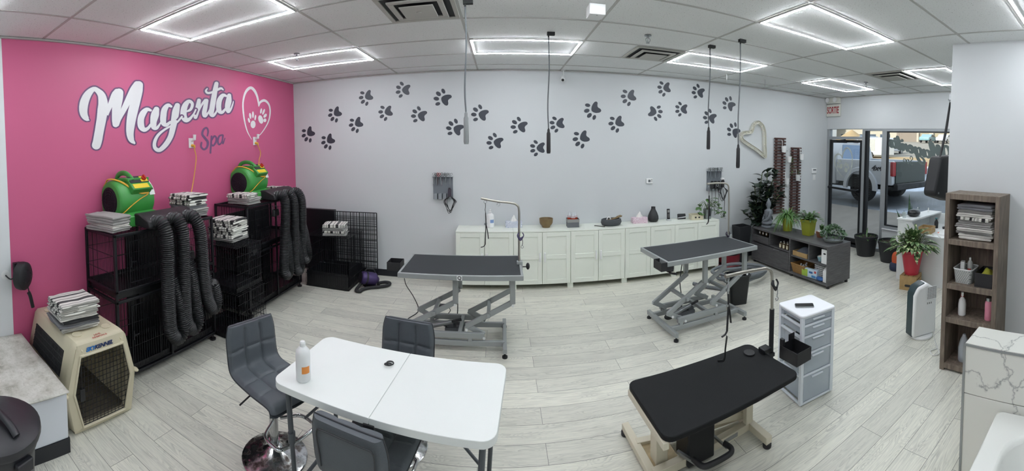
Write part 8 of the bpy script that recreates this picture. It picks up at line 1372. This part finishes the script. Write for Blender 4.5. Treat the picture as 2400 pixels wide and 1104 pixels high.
gl_ = mat('drinking_glass', 'C8D4D4', .1, alpha=.35)
tg(MB().lathe([(.03, 0), (.038, .09), (.036, .09), (.028, .005), (0, .005)], 20).build('drinking_glass', gl_, None, (dx_+.06, dy_+.90, Zl), smooth=True), 'clear drinking glass at the near end of the desk ledge', 'glass')
bottle('glass_bottle', 'small clear bottle behind the black cap on the ledge', dx_+.50, dy_+.90, Zl, .024, .12, gl_)
tg(MB().tube([(0, 0, 0), (.0, .0, .05)], [.018, .006], 10).ell((0, 0, .06), .012, .012, .015).build('figurine', m_whiteplastic, None, (dx_+.86, dy_+.88, Zl), smooth=True), 'tiny white figurine at the far end of the desk ledge', 'ornament')
t = thing('card_terminal', 'black card terminal lying on the desk', 'terminal', (dx_+.66, dy_+.40, Zd), -60); mb = MB(); mb.M = Matrix.Rotation(-.2, 4, 'Y'); mb.box(-.09, -.04, .02, .09, .04, .05); mb.build('body', m_rub, t, bevel=.008); MB().box(-.06, -.03, 0, .02, .03, .03).build('foot', m_rub, t)
t = thing('pump_dispenser', 'teal and black dispenser bottle standing on the desk', 'dispenser', (dx_+.62, dy_+.60, Zd)); MB().lathe([(.03, 0), (.034, .10), (.02, .13), (.012, .15), (0, .15)], 16).build('body', m_rub, t, smooth=True); MB().box(-.03, -.012, .15, .02, .012, .175).build('head', mat('teal_plastic', '2F6A70', .4), t, bevel=.004)
m_sheet = mat('printed_paper', 'E4E5E2', .8, var=.05, vs=50)
for x, y, r_, lb in ((.26, .22, 20, 'open white appointment book on the desk, nearest sheet'), (.46, .30, -8, 'white notepad on the desk beside the card terminal'), (.12, .14, 40, 'loose white sheet at the near corner of the desk')):
    tg(MB().box(-.11, -.15, 0, .11, .15, .008).build('notebook', m_sheet, None, (dx_+x, dy_+y, Zd+(0 if x != .26 else .009)), r_, bevel=.002), lb, 'paper')
tg(MB().box(-.03, -.012, 0, .03, .012, .001).build('sticky_tab', mat('orange_tab', 'E2572F', .5), None, (dx_+.22, dy_+.37, Zd+.0185), 20), 'orange tab on the open white appointment book', 'tab')
t = thing('makeup_bag', 'pink and purple patterned pouch on the desk below the ledge', 'pouch', (dx_+.44, dy_+.60, Zd)); MB().ell((0, 0, .035), .07, .04, .035, e=.7).build('body', mat('mauve_pouch', '8A5A74', .6, var=.4, vs=40), t, smooth=True)
t = thing('price_tag', 'white paper tag and teal cloth hanging off the desk drawer', 'tag', (dx_+.42, dy_-.035, .50)); MB().box(-.03, -.002, 0, .03, .002, .10).build('paper', m_paper, t); MB().ell((.03, .005, .14), .03, .012, .05).build('cloth', mat('teal_cloth', '3B8488', .8), t, smooth=True)
t = thing('leaflet_box', 'dark printed leaflet box standing under the desk', 'box', (dx_+.15, dy_+.12, .0)); MB().box(-.05, -.04, 0, .05, .04, .17).build('body', mat('leaflet_print', '6E5A5E', .6, var=.6, vs=30), t)
tg(MB().box(.03, .05, .70, .27, .50, .715).box(.03, .05, .36, .27, .50, .375).build('shelf_board', m_desk, None, (dx_, dy_, 0)), 'white shelf boards inside the near end of the desk', 'shelf') if False else None
t = thing('shopping_bag', 'orange and navy bag on the floor between the black pot and the desk', 'bag', (8.98, 3.42, 0)); MB().ell((0, 0, .07), .10, .09, .08, e=.7).build('lower_part', mat('navy_fabric', '27304A', .7), t, smooth=True); MB().ell((.0, -.01, .20), .07, .07, .12, e=.8).build('upper_part', mat('orange_fabric', 'C2552E', .7), t, smooth=True)
tg(MB().tube(spline([(0, 0, .006), (.08, .05, .006), (.12, 0, .006), (.05, -.05, .006), (-.05, 0, .006), (.0, .06, .006)], 6), .005, 6).build('desk_cable', m_rub, None, (9.2, 2.35, 0)), 'black cable loop on the floor under the desk', 'cable')
# black bag hanging by the inner wall end
t = thing('shoulder_bag', 'black bag hanging on straps at the end of the inner wall', 'bag', (7.10, 1.76, 1.57))
mb = MB(); P = [(-.22, .02), (-.24, .06), (-.13, .40), (-.09, .42), (.28, .44), (.30, .02), (.20, -.05), (.12, -.06)]; mb.prism(P, -.07, .07, 'y'); mb.build('body', mat('black_leatherette', '121418', .6), t, bevel=.02, smooth=True)
MB().tube(spline([(-.08, -.03, .41), (.10, 0, .70), (.24, .02, 1.025)], 5), .010, 6, flat=.4).tube(spline([(.06, .03, .42), (.17, .02, .70), (.25, .02, 1.025)], 5), .010, 6, flat=.4).build('straps', m_rub, t)
for x, z in ((-.17, .05), (.09, .0), (.22, .26)):
    g_ = MB(); g_.M = Matrix.Translation((x, -.071, z)) @ Matrix.Rotation(PI/2, 4, 'X'); g_.cyl(0, 0, 0, .006, .010, 12); g_.build('stud', m_alu, t)
tg(MB().tube([(7.34, 1.62, 2.60), (7.34, 1.78, 2.60), (7.34, 1.80, 2.63)], .008, 8).box(7.0, 1.621, 2.57, 7.40, 1.64, 2.63).build('hanging_hook', m_alu), 'metal rail on the inner wall end holding the black bag', 'rail')
# exit sign
m_redtxt = mat('red_sign_letters', '9A2A2E', .4)
t = thing('exit_sign', 'white SORTIE exit sign with emergency lamps above the street door', 'sign', (XF, 5.56, 2.73))
MB().box(-.05, -.19, 0, -.001, .19, .26).build('case', mat('ivory_sign_plastic', 'D9DAD2', .4), t, bevel=.006)
MB().box(-.06, -.18, .275, -.001, .18, .42).build('battery_box', mat('ivory_sign_plastic', 'D9DAD2', .4), t, bevel=.006)
for y in (-.09, .12):
    g_ = MB(); g_.M = Matrix.Translation((-.06, y, .35)) @ Matrix.Rotation(-PI/2, 4, 'Y'); g_.lathe([(.03, 0), (.055, .045), (.05, .05), (0, .04)], 20); g_.build('lamp_head', m_whiteplastic, t, smooth=True)
text('lettering', 'SORTIE', .20, m_redtxt, t, (-.0515, 0, .128), (PI/2, 0, -PI/2), .001, .52, offset=.004)

# ---------- tall shelf unit and its contents ----------
M, nt, b = newmat('weathered_oak_laminate'); m_oak = M
co = coords(nt, scale=(9, 9, 1.2)); n1 = N(nt, 'ShaderNodeTexNoise', i_Scale=4.0, i_Detail=6.0, i_Distortion=.5); L(nt, co, n1.inputs[0]); L(nt, ramp(nt, n1.outputs[0], [(.3, '5C5148'), (.55, '766A5E'), (.72, '8A7E72')]), b.inputs['Base Color']); b.inputs['Roughness'].default_value = .55
SX, SY, SW, SD, SH = 6.66, .955, .53, .335, 1.66
t = thing('shelf_unit', 'tall narrow weathered oak shelf unit against the inner wall', 'shelf unit', (SX, SY, 0))
f = MB(); tk = .045
f.box(0, 0, 0, SD, tk, SH); f.box(0, SW-tk, 0, SD, SW, SH)
LV = (.02, .455, .77, 1.185, SH-.055)
for i, z in enumerate(LV): f.box(.002, tk, z, SD-.01, SW-tk, z+(.05 if i < 4 else .055))
f.box(SD-.012, tk, .02, SD-.004, SW-tk, SH)
f.build('carcass', m_oak, t, bevel=.003)
stack(SX+.16, SY+.25, LV[3]+.0525, .36, .25, 90, [('w', .05, 2), ('g', .025, 2), ('w', .03, 2), ('g', .035, 2), ('g', .03, 2), ('c', .03, 2), ('w', .035, 2), ('g', .03, 2), ('d', .05, 2), ('d', .04, 2)][:9], 'in the tall shelf top')
t = thing('woven_basket', 'white plastic woven-look basket in the tall shelf', 'basket', (SX+.15, SY+.355, LV[2]+.0505), 0)
M, nt, b = newmat('white_basket_weave'); m_wbw = M; co = coords(nt, scale=(1, 1, 1)); ck = N(nt, 'ShaderNodeTexBrick', i_Scale=1.0, i_Mortar_Size=.004); ck.inputs['Brick Width'].default_value = .02; ck.inputs['Row Height'].default_value = .014
sp_ = N(nt, 'ShaderNodeSeparateXYZ'); L(nt, co, sp_.inputs[0]); cm_ = N(nt, 'ShaderNodeCombineXYZ'); ad_ = N(nt, 'ShaderNodeMath', operation='ADD'); L(nt, sp_.outputs[0], ad_.inputs[0]); L(nt, sp_.outputs[1], ad_.inputs[1]); L(nt, ad_.outputs[0], cm_.inputs[0]); L(nt, sp_.outputs[2], cm_.inputs[1]); L(nt, cm_.outputs[0], ck.inputs[0]); L(nt, mix(nt, ck.outputs['Fac'], lin('DDDFDD'), lin('8E9290')), b.inputs['Base Color']); b.inputs['Roughness'].default_value = .5
P0, P1 = rrect(-.09, -.08, .09, .08, .03), rrect(-.105, -.095, .105, .095, .035); n = len(P0); mb = MB()
mb.add([(x, y, 0) for x, y in P0]+[(x, y, .13) for x, y in P1]+[(x*.94, y*.94, .13) for x, y in P1]+[(x*.9, y*.9, .01) for x, y in P0], [tuple(range(n))]+[(k_*n+i, k_*n+(i+1) % n, (k_+1)*n+(i+1) % n, (k_+1)*n+i) for k_ in range(3) for i in range(n)]+[tuple(3*n+i for i in range(n))]); mb.build('body', m_wbw, t, smooth=True)
MB().tube([(x, y, .133) for x, y in P1], .006, 6, close=True).build('rim', m_whiteplastic, t)
tg(MB().box(-.025, -.02, 0, .025, .02, .17).build('carton', m_paper, None, (SX+.15, SY+.39, LV[2]+.065), 10, bevel=.002), 'tall white carton standing in the white woven-look basket', 'carton')
bottle('sauce_bottle', 'clear bottle with a black cap and red label in the white basket', SX+.20, SY+.335, LV[2]+.065, .028, .20, mat('frosted_bottle', 'C8CCC8', .3), (mat('red_label', 'B34A48', .5), .25, .5, PI-.7, PI+.7))
t = thing('plastic_crate', 'black plastic basket holding yellow cloth in the tall shelf', 'basket', (SX+.15, SY+.14, LV[2]+.0505)); open_box(MB(), -.12, -.085, .13, .085, 0, .13, .005).build('body', m_rub, t, bevel=.004)
mb = MB(); mb.grid(14, 12, lambda u, v: (-.09+u*.18, -.06+v*.12, .08+.07*math.sin(PI*u)*math.sin(PI*v)+.012*math.sin(13*u)*math.cos(9*v))); tg(mb.build('cloth', mat('yellow_green_cloth', 'A6A63A', .85, bump=.4), None, (SX+.15, SY+.14, LV[2]+.0505), smooth=True), 'crumpled yellow-green cloth in the black plastic basket', 'cloth')
t = thing('spray_bottle', 'white trigger spray bottle with a red collar in the tall shelf', 'bottle', (SX+.12, SY+.37, LV[1]+.0505), 200)
MB().lathe([(.036, 0), (.038, .01), (.038, .10), (.032, .14), (.014, .165), (.013, .175)], 20).build('body', m_whiteplastic, t, smooth=True); MB().cyl(0, 0, .172, .19, .016).build('collar', m_red, t)
MB().box(-.03, -.011, .19, .045, .011, .225).tube([(.03, 0, .20), (.045, 0, .17), (.04, 0, .15)], .005, 6).build('trigger', m_whiteplastic, t, bevel=.003); MB().box(-.0385, -.02, .03, -.0375, .02, .09).build('label_print', m_felt, t)
t = thing('water_bottle', 'pink insulated bottle with a steel cap in the tall shelf', 'bottle', (SX+.12, SY+.105, LV[1]+.0505)); MB().lathe([(.036, 0), (.038, .004), (.038, .15), (.034, .165), (.026, .175)], 26).build('body', mat('pink_powder_coat', 'E896AC', .45), t, smooth=True); MB().lathe([(.028, .175), (.029, .178), (.029, .205), (.024, .21), (0, .208)], 22).build('cap', m_steel, t, smooth=True)
t = thing('detergent_jug', 'translucent jug with blue liquid at the bottom of the tall shelf', 'jug', (SX+.13, SY+.34, LV[0]+.0505)); MB().lathe([(.05, 0), (.055, .01), (.056, .12), (.045, .17), (.036, .20), (.02, .23), (.014, .25), (0, .25)], 24).build('body', mat('milky_jug', 'B9BFC4', .3, alpha=.75), t, smooth=True); MB().cyl(0, 0, .008, .08, .050).build('liquid', mat('blue_liquid', '5F7FAE', .2), t)
tg(MB().box(-.09, -.07, 0, .09, .07, .15).build('red_box', mat('brick_red_box', '8A3A32', .6), None, (SX+.16, SY+.16, LV[0]+.0505), bevel=.003), 'brick red box at the bottom of the tall shelf', 'box')

# ---------- air purifier ----------
t = thing('air_purifier', 'white air purifier with a dark edge, on the floor by the inner wall', 'air purifier', (7.15, 1.93, 0), -28)
mb = MB(); P = [(-.15, .03), (-.145, .48), (-.10, .56), (.02, .60), (.14, .52), (.15, .03)]
mb.prism(P, -.055, .10, 'y'); mb.build('body', m_whiteplastic, t, bevel=.022, seg=3, smooth=True)
mb = MB(); mb.prism([(-.152, .03), (-.147, .485), (-.105, .56), (.0, .602), (.0, .57), (-.09, .54), (-.12, .48), (-.13, .03)], -.02, .101, 'y'); mb.build('dark_edge', mat('dark_teal_plastic', '22363C', .3), t, bevel=.006)
g_ = MB(); g_.M = Matrix.Translation((.07, -.058, .50)) @ Matrix.Rotation(PI/2, 4, 'X'); g_.box(-.06, -.075, -.004, .06, .055, .002); gp = g_.build('outlet_grille', m_dark, t)
g2 = MB(); g2.M = g_.M
for k_ in range(9): g2.beam((-.06, -.075+k_*.0165, .003), (.06, -.075+k_*.0165, .003), .005); g2.beam((-.06+k_*.015, -.075, .003), (-.06+k_*.015, .055, .003), .005)
g2.build('grille_bars', m_whiteplastic, gp)
for x in (.02, .045, .07): MB().box(x-.006, -.058, .37, x+.006, -.0545, .39).build('button', m_felt2, t)
MB().cyl(0, .02, 0, .03, .13, 28).build('base', m_whiteplastic, t, bevel=.008)
tg(MB().tube(spline([(0, 0, .25), (.02, 0, .1), (.0, -.05, .006), (-.10, -.12, .006), (-.16, -.08, .006), (-.10, -.02, .006), (-.02, -.06, .006)], 7), .004, 6).build('appliance_cable', m_whiteplastic, None, (7.0, 1.72, 0)), 'white cable looped on the floor by the air purifier', 'cable')

# ---------- marble tiled half wall and bath ----------
M, nt, b = newmat('white_marble_tile'); m_marb = M
co = coords(nt); nz = N(nt, 'ShaderNodeTexNoise', i_Scale=1.6, i_Detail=6.0, i_Roughness=.6); L(nt, co, nz.inputs[0])
vm = N(nt, 'ShaderNodeVectorMath', operation='SCALE', i_3=.9); L(nt, nz.outputs['Color'], vm.inputs[0]); va = N(nt, 'ShaderNodeVectorMath', operation='ADD'); L(nt, co, va.inputs[0]); L(nt, vm.outputs[0], va.inputs[1])
vo = N(nt, 'ShaderNodeTexVoronoi', feature='DISTANCE_TO_EDGE', i_Scale=1.7); L(nt, va.outputs[0], vo.inputs[0])
c = mix(nt, ramp(nt, vo.outputs['Distance'], [(.0, .85), (.012, .25), (.03, 0.)]), lin('DCDDD6'), lin('8F9191'))
L(nt, c, b.inputs['Base Color']); b.inputs['Roughness'].default_value = .18
m_grout = mat('grout', 'A5A59C', .8)
hw = struct(MB().box(5.62, -1.6, 0, 5.85, .84, .85).build('partition_1', m_grout))
for (y0, y1, z0, z1) in ((.24, .838, .545, .842), (-.36, .236, .545, .842), (-1.2, -.364, .545, .842), (.24, .838, .0, .541), (-.36, .236, 0, .541), (-1.2, -.364, 0, .541)): MB().box(5.611, y0, z0+.001, 5.619, y1, z1).build('marble_tile', m_marb, hw, bevel=.0015)
for (y0, y1) in ((.24, .838), (-.36, .236), (-1.2, -.364)): MB().box(5.611, y0, .851, 5.858, y1, .859).build('marble_tile', m_marb, hw, bevel=.0015)
for z0, z1 in ((.0, .541), (.545, .842)): MB().box(5.622, .841, z0+.001, 5.848, .849, z1).build('marble_tile', m_marb, hw, bevel=.0015)
MB().box(5.606, .836, 0, 5.618, .851, .852).box(5.604, -1.2, .841, 5.614, .836, .853).build('metal_trim', m_alu, hw)
m_enam = mat('white_bath_enamel', 'E8EAE6', .15, var=.0, coat=.5)
t = thing('bathtub', 'white bath rim beside the marble tiled half wall', 'bath', (4.95, -.35, 0))
O = rrect(-.95, -.60, .655, .965, .03, 5); In = rrect(-.86, -.52, .50, .84, .20, 5); Ib = rrect(-.74, -.40, .36, .70, .22, 5); n = len(O); mb = MB()
mb.add([(x, y, 0) for x, y in O]+[(x, y, .50) for x, y in O]+[(x, y, .505) for x, y in In]+[(x, y, .14) for x, y in Ib], [tuple(range(n))]+[(k_*n+i, k_*n+(i+1) % n, (k_+1)*n+(i+1) % n, (k_+1)*n+i) for k_ in range(3) for i in range(n)]+[tuple(3*n+i for i in range(n))]); mb.build('tub', m_enam, t, bevel=.02, seg=3, smooth=True, mod_angle=25)
MB().cyl(-.2, .15, .141, .146, .035).build('drain', m_steel, t)

# ---------- outside ----------
def gz(x): return 0 if x < 9.9 else (.0+(x-9.9)*.196 if x < 12.3 else .47+(x-12.3)*.063)
def strip(name, mat_, x0, x1, y0=-40, y1=70, dz=0, n=2):
    mb = MB(); 
    for i in range(n):
        a, b_ = x0+(x1-x0)*i/n, x0+(x1-x0)*(i+1)/n; mb.add([(a, y0, gz(a)+dz), (b_, y0, gz(b_)+dz), (b_, y1, gz(b_)+dz), (a, y1, gz(a)+dz)], [(0, 1, 2, 3)])
    return mb.build(name, mat_)
M, nt, b = newmat('wet_asphalt'); m_asph = M; co = coords(nt); n1 = N(nt, 'ShaderNodeTexNoise', i_Scale=.35, i_Detail=5.0); L(nt, co, n1.inputs[0]); L(nt, ramp(nt, n1.outputs[0], [(.40, '5F656C'), (.50, '787E86'), (.56, 'B9C4D4'), (.70, 'C6D0DE')]), b.inputs['Base Color']); b.inputs['Roughness'].default_value = .6
m_walk = mat('concrete_pavement', '97928C', .85, var=.15, vs=3, bump=.4, bs=30); m_sand = mat('sandy_verge', 'A8906A', .9, var=.15, vs=.5); m_lot = mat('pale_asphalt', '8F897E', .85, var=.08, vs=.4)
struct(strip('pavement', m_walk, 9.9, 12.0)); struct(strip('road_near', m_asph, 12.0, 23.5, n=3)); struct(strip('ground_verge', m_sand, 23.5, 29.5)); struct(strip('road_far', m_lot, 29.5, 80))
# pickup truck, parked along the shop front
TX, TY, TZ = 13.3, 8.5, gz(13.2)
m_tpaint = mat('silver_white_car_paint', 'C9CDD4', .25, .1, var=.01, coat=.6); m_tire = mat('tyre_rubber', '232427', .8); m_carglass = mat('car_glass', '3A4655', .06, var=0, spec=.8); m_rearglass = mat('blue_tinted_car_glass', '8AA2C0', .08, var=.1, vs=2); m_tail = mat('tail_light_red', 'A3232B', .25)  # rear glass: blue sky reflection put into the base colour
t = thing('pickup_truck', 'silver pickup truck parked outside the shop window', 'truck', (TX, TY, TZ))
def xsec(mb, prof, y0, y1, inset=0.0):
    n = len(prof); mb.add([(x, y0, z) for x, z in prof]+[(x, y1, z) for x, z in prof], [tuple(range(n)), tuple(range(n, 2*n))]+[(i, (i+1) % n, n+(i+1) % n, n+i) for i in range(n)])
# body sides follow a cross-section; x from -1 to 1, y to the front
mb = MB(); side = [(-1.0, .55), (-1.02, .85), (-1.0, 1.10), (-.96, 1.22), (-.88, 1.22), (-.88, .80), (.88, .80), (.88, 1.22), (.96, 1.22), (1.0, 1.10), (1.02, .85), (1.0, .55)]
xsec(mb, side, -2.86, -.86); mb.build('cargo_bed', m_tpaint, t, bevel=.02, smooth=True)
mb = MB(); xsec(mb, [(-1.0, .45), (-1.02, .85), (-.99, 1.14), (-.74, 1.66), (-.62, 1.73), (.62, 1.73), (.74, 1.66), (.99, 1.14), (1.02, .85), (1.0, .45)], -.84, 1.35); mb.build('cab', m_tpaint, t, bevel=.03, smooth=True)
mb = MB(); xsec(mb, [(-1.0, .45), (-1.02, .80), (-.98, 1.10), (-.85, 1.20), (.85, 1.20), (.98, 1.10), (1.02, .80), (1.0, .45)], 1.35, 2.85); mb.build('bonnet', m_tpaint, t, bevel=.05, smooth=True)
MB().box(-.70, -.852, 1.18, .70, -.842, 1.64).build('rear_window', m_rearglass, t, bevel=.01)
for s in (-1, 1): MB().add([(s, -.60, 1.17), (s, 1.15, 1.17), (s*.775, .75, 1.62), (s*.775, -.5, 1.62)], [(0, 1, 2, 3)]).build('side_window', m_carglass, t, solid=.01)
MB().add([(-.70, 1.36, 1.62), (.70, 1.36, 1.62), (.88, 1.80, 1.20), (-.88, 1.80, 1.20)], [(0, 1, 2, 3)]).build('windscreen', m_carglass, t, solid=.02)
MB().box(-.12, -.86, 1.73, .12, -.80, 1.77).build('brake_light', m_tail, t)
MB().box(-.86, -2.90, .60, .86, -2.85, 1.20).build('tailgate', mat('dark_green_grey_panel', '3A433F', .5), t, bevel=.01)
for s in (-1, 1): MB().box(s*.93-.09, -2.89, .80, s*.93+.09, -2.80, 1.19).build('tail_light', m_tail, t, bevel=.015)
MB().box(-.95, -3.02, .42, .95, -2.88, .60).build('rear_bumper', m_blackmetal, t, bevel=.02); MB().box(-.95, 2.82, .38, .95, 2.95, .62).build('front_bumper', m_alu, t, bevel=.03)
for y in (-1.80, 1.95):
    for s in (-1, 1):
        wh = MB(); wh.M = Matrix.Translation((s*.86, y, .41)) @ Matrix.Rotation(PI/2, 4, 'Y'); wh.lathe([(.25, -.13), (.38, -.13), (.41, -.10), (.41, .10), (.38, .13), (.25, .13)], 36); w_ = wh.build('wheel', m_tire, t, smooth=True)
        ri = MB(); ri.M = Matrix.Translation((s*.86+s*.05, y, .41)) @ Matrix.Rotation(s*PI/2, 4, 'Y'); ri.lathe([(.26, -.05), (.265, .08), (.24, .08), (.235, .0), (0, .0)], 30)
        for k_ in range(6): a = PI*k_/3; ri.beam((.03*math.cos(a), .03*math.sin(a), .04), (.24*math.cos(a), .24*math.sin(a), .05), .075, .03)
        ri.cyl(0, 0, 0, .07, .055, 16); ri.build('rim', m_alu, w_, bevel=.004)
        fl_ = MB(); n_ = 16; vs = []
        for k_ in range(n_+1):
            a = PI*(k_/n_)*1.06-.09; vs += [(s*1.0, y+.47*math.cos(a), .42+.47*math.sin(a)), (s*1.09, y+.47*math.cos(a), .42+.47*math.sin(a)), (s*1.07, y+.60*math.cos(a), .42+.58*math.sin(a)), (s*1.0, y+.61*math.cos(a), .42+.60*math.sin(a))]
        fl_.add(vs, [(4*k_+i, 4*k_+(i+1) % 4, 4*k_+4+(i+1) % 4, 4*k_+4+i) for k_ in range(n_) for i in range(4)]); fl_.build('fender_flare', m_tpaint, t, bevel=.006, smooth=True)
        ar = MB(); ar.M = Matrix.Translation((s*1.012, y, .42)) @ Matrix.Rotation(PI/2, 4, 'Y'); ar.prism([(-.47*math.sin(PI*k_/14), .47*math.cos(PI*k_/14)) for k_ in range(15)], -.004, .004); ar.build('wheel_arch', m_dark, t)
MB().box(-.85, -2.8, .40, .85, 2.7, .50).build('chassis', m_dark, t)
text('badge', '4x4', .20, m_dkring, t, (-1.018, -2.35, 1.0), (PI/2, 0, -PI/2), .003, 1.2, shear=.3, offset=.006)
MB().tube([(-1.02, .85, 1.12), (-1.20, .92, 1.18)], .03, 8).box(-1.30, .85, 1.10, -1.12, .98, 1.38).build('side_mirror', m_blackmetal, t, bevel=.02)
# box trailer with its tow vehicle, far across the road
t = thing('box_trailer', 'white enclosed trailer parked across the road', 'trailer', (28.0, 16.9, gz(28.6)-.0)); MB().box(-.9, -.9, .18, .9, 1.4, 1.45).build('body', m_whiteplastic, t, bevel=.03)
MB().box(-.915, -.35, .45, -.90, 1.3, 1.35).build('side_panel', mat('grey_side_panel', 'A9A9A4', .5), t)
for s in (-1, 1):
    wh = MB(); wh.M = Matrix.Translation((s*.88, .0, .20)) @ Matrix.Rotation(PI/2, 4, 'Y'); wh.cyl(0, 0, -.08, .08, .20, 20); wh.build('wheel', m_tire, t)
def car(label, x, y, rz, m, grp=None, s=1.0, van=False):
    t = thing('parked_car', label, 'car', (x, y, gz(x)), rz)
    P = [(-2.1, .35), (-2.15, .75), (-1.9, .92), (-1.3, .98), (-.8, 1.38), (.5, 1.42), (1.15, .98), (1.95, .86), (2.15, .6), (2.1, .3)] if not van else [(-2.1, .35), (-2.12, 1.2), (-1.7, 1.7), (.6, 1.72), (1.2, 1.15), (2.0, 1.0), (2.15, .6), (2.1, .3)]
    MB().prism(P, -.85, .85, 'y').build('body', m, t, bevel=.08, seg=3, smooth=True)
    G = [(-1.15, .99), (-.72, 1.32), (.42, 1.35), (.98, .99)] if not van else [(-1.8, 1.2), (-1.6, 1.6), (.5, 1.62), (1.0, 1.2)]
    MB().prism(G, -.865, -.84, 'y').build('window', m_carglass, t); MB().prism(G, .84, .865, 'y').build('window', m_carglass, t)
    for wx in (-1.35, 1.35):
        for s_ in (-1, 1):
            wh = MB(); wh.M = Matrix.Translation((wx, s_*.80, .32)) @ Matrix.Rotation(PI/2, 4, 'X'); wh.cyl(0, 0, -.1, .1, .33, 20); w_ = wh.build('wheel', m_tire, t)
            wh = MB(); wh.M = Matrix.Translation((wx, s_*.905, .32)) @ Matrix.Rotation(PI/2, 4, 'X'); wh.cyl(0, 0, -.004, .004, .2, 16); wh.build('rim', m_alu, w_)
    return t
car('white vehicle parked just behind the trailer across the road', 32.0, 18.5, 8, m_tpaint, van=True).scale = (.82, .82, .82)
car('teal car parked in the left garage bay across the road', 60, 29.0, 8, mat('teal_car_paint', '7FA5AC', .3, coat=.5))
car('white car parked in the right garage bay across the road', 60, 26.0, 6, m_tpaint)
car('dark blue-grey car parked far behind the shop door pane', 40, 26.6, 75, mat('slate_car_paint', '7C8794', .3, coat=.5))
# building across the road
m_bld = mat('beige_stucco', '857A6E', .9, var=.05, vs=.2); m_bld2 = mat('pale_stucco', 'B0A898', .9, var=.04, vs=.2); m_int = mat('garage_interior', 'A59A80', .9)
t = thing('commercial_building', 'long pale commercial building with open garage bays across the road', 'building', (64, 0, 3.2))
f = MB()
f.box(0, 33.4, -1.2, .6, 37.6, 3.6); f.build('grey_wall', m_bld, t)
f = MB(); f.box(0, 10, 2.1, .6, 33.4, 3.8); f.box(0, 30.1, -1.2, .6, 30.9, 2.1); f.box(0, 33.0, -1.2, .6, 33.4, 2.1); f.box(0, 20, -1.2, .6, 27.2, 2.1); f.box(0, 37.6, -1.2, .6, 60, 3.8); f.build('pale_wall', m_bld2, t)
MB().box(6, 10, -1.2, 6.2, 37, 3.6).box(.6, 27, -.2, 6, 34, -.1).build('bay_interior', m_int, t)
for k_ in range(4): MB().box(-.05, 39+k_*3.2, .6, .02, 41.2+k_*3.2, 1.8).build('window', m_carglass, t)
MB().box(-.4, 36, 2.9, .0, 60, 3.3).build('fascia', m_whiteplastic, t)
t = thing('commercial_building', 'white building wing seen at the left edge of the door transom', 'building', (60, 50.5, gz(60))); MB().box(-1, -.2, -1, 2, 9, 4).build('wall', m_whiteplastic, t); MB().box(-1.02, 2.2, .1, -.99, 3.1, 2.1).build('door', m_bld, t); MB().box(-1.2, -.4, 4, 2.2, 9.2, 4.2).build('roof', m_bld, t)
mb = MB(); mb.grid(24, 8, lambda u, v: ((1-v)*3.2*math.cos(6.2832*u), (1-v)*3.2*math.sin(6.2832*u), 2.2*v**.9), True); tg(mb.build('sand_pile', m_sand, None, (57, 42.5, gz(57)), smooth=True), 'conical pile of sand far outside, seen above the door', 'sand pile')
t = thing('brick_building', 'long red brick building beyond the parked truck, reflected in its rear window', 'building', (-6, 0, 0)) if False else None
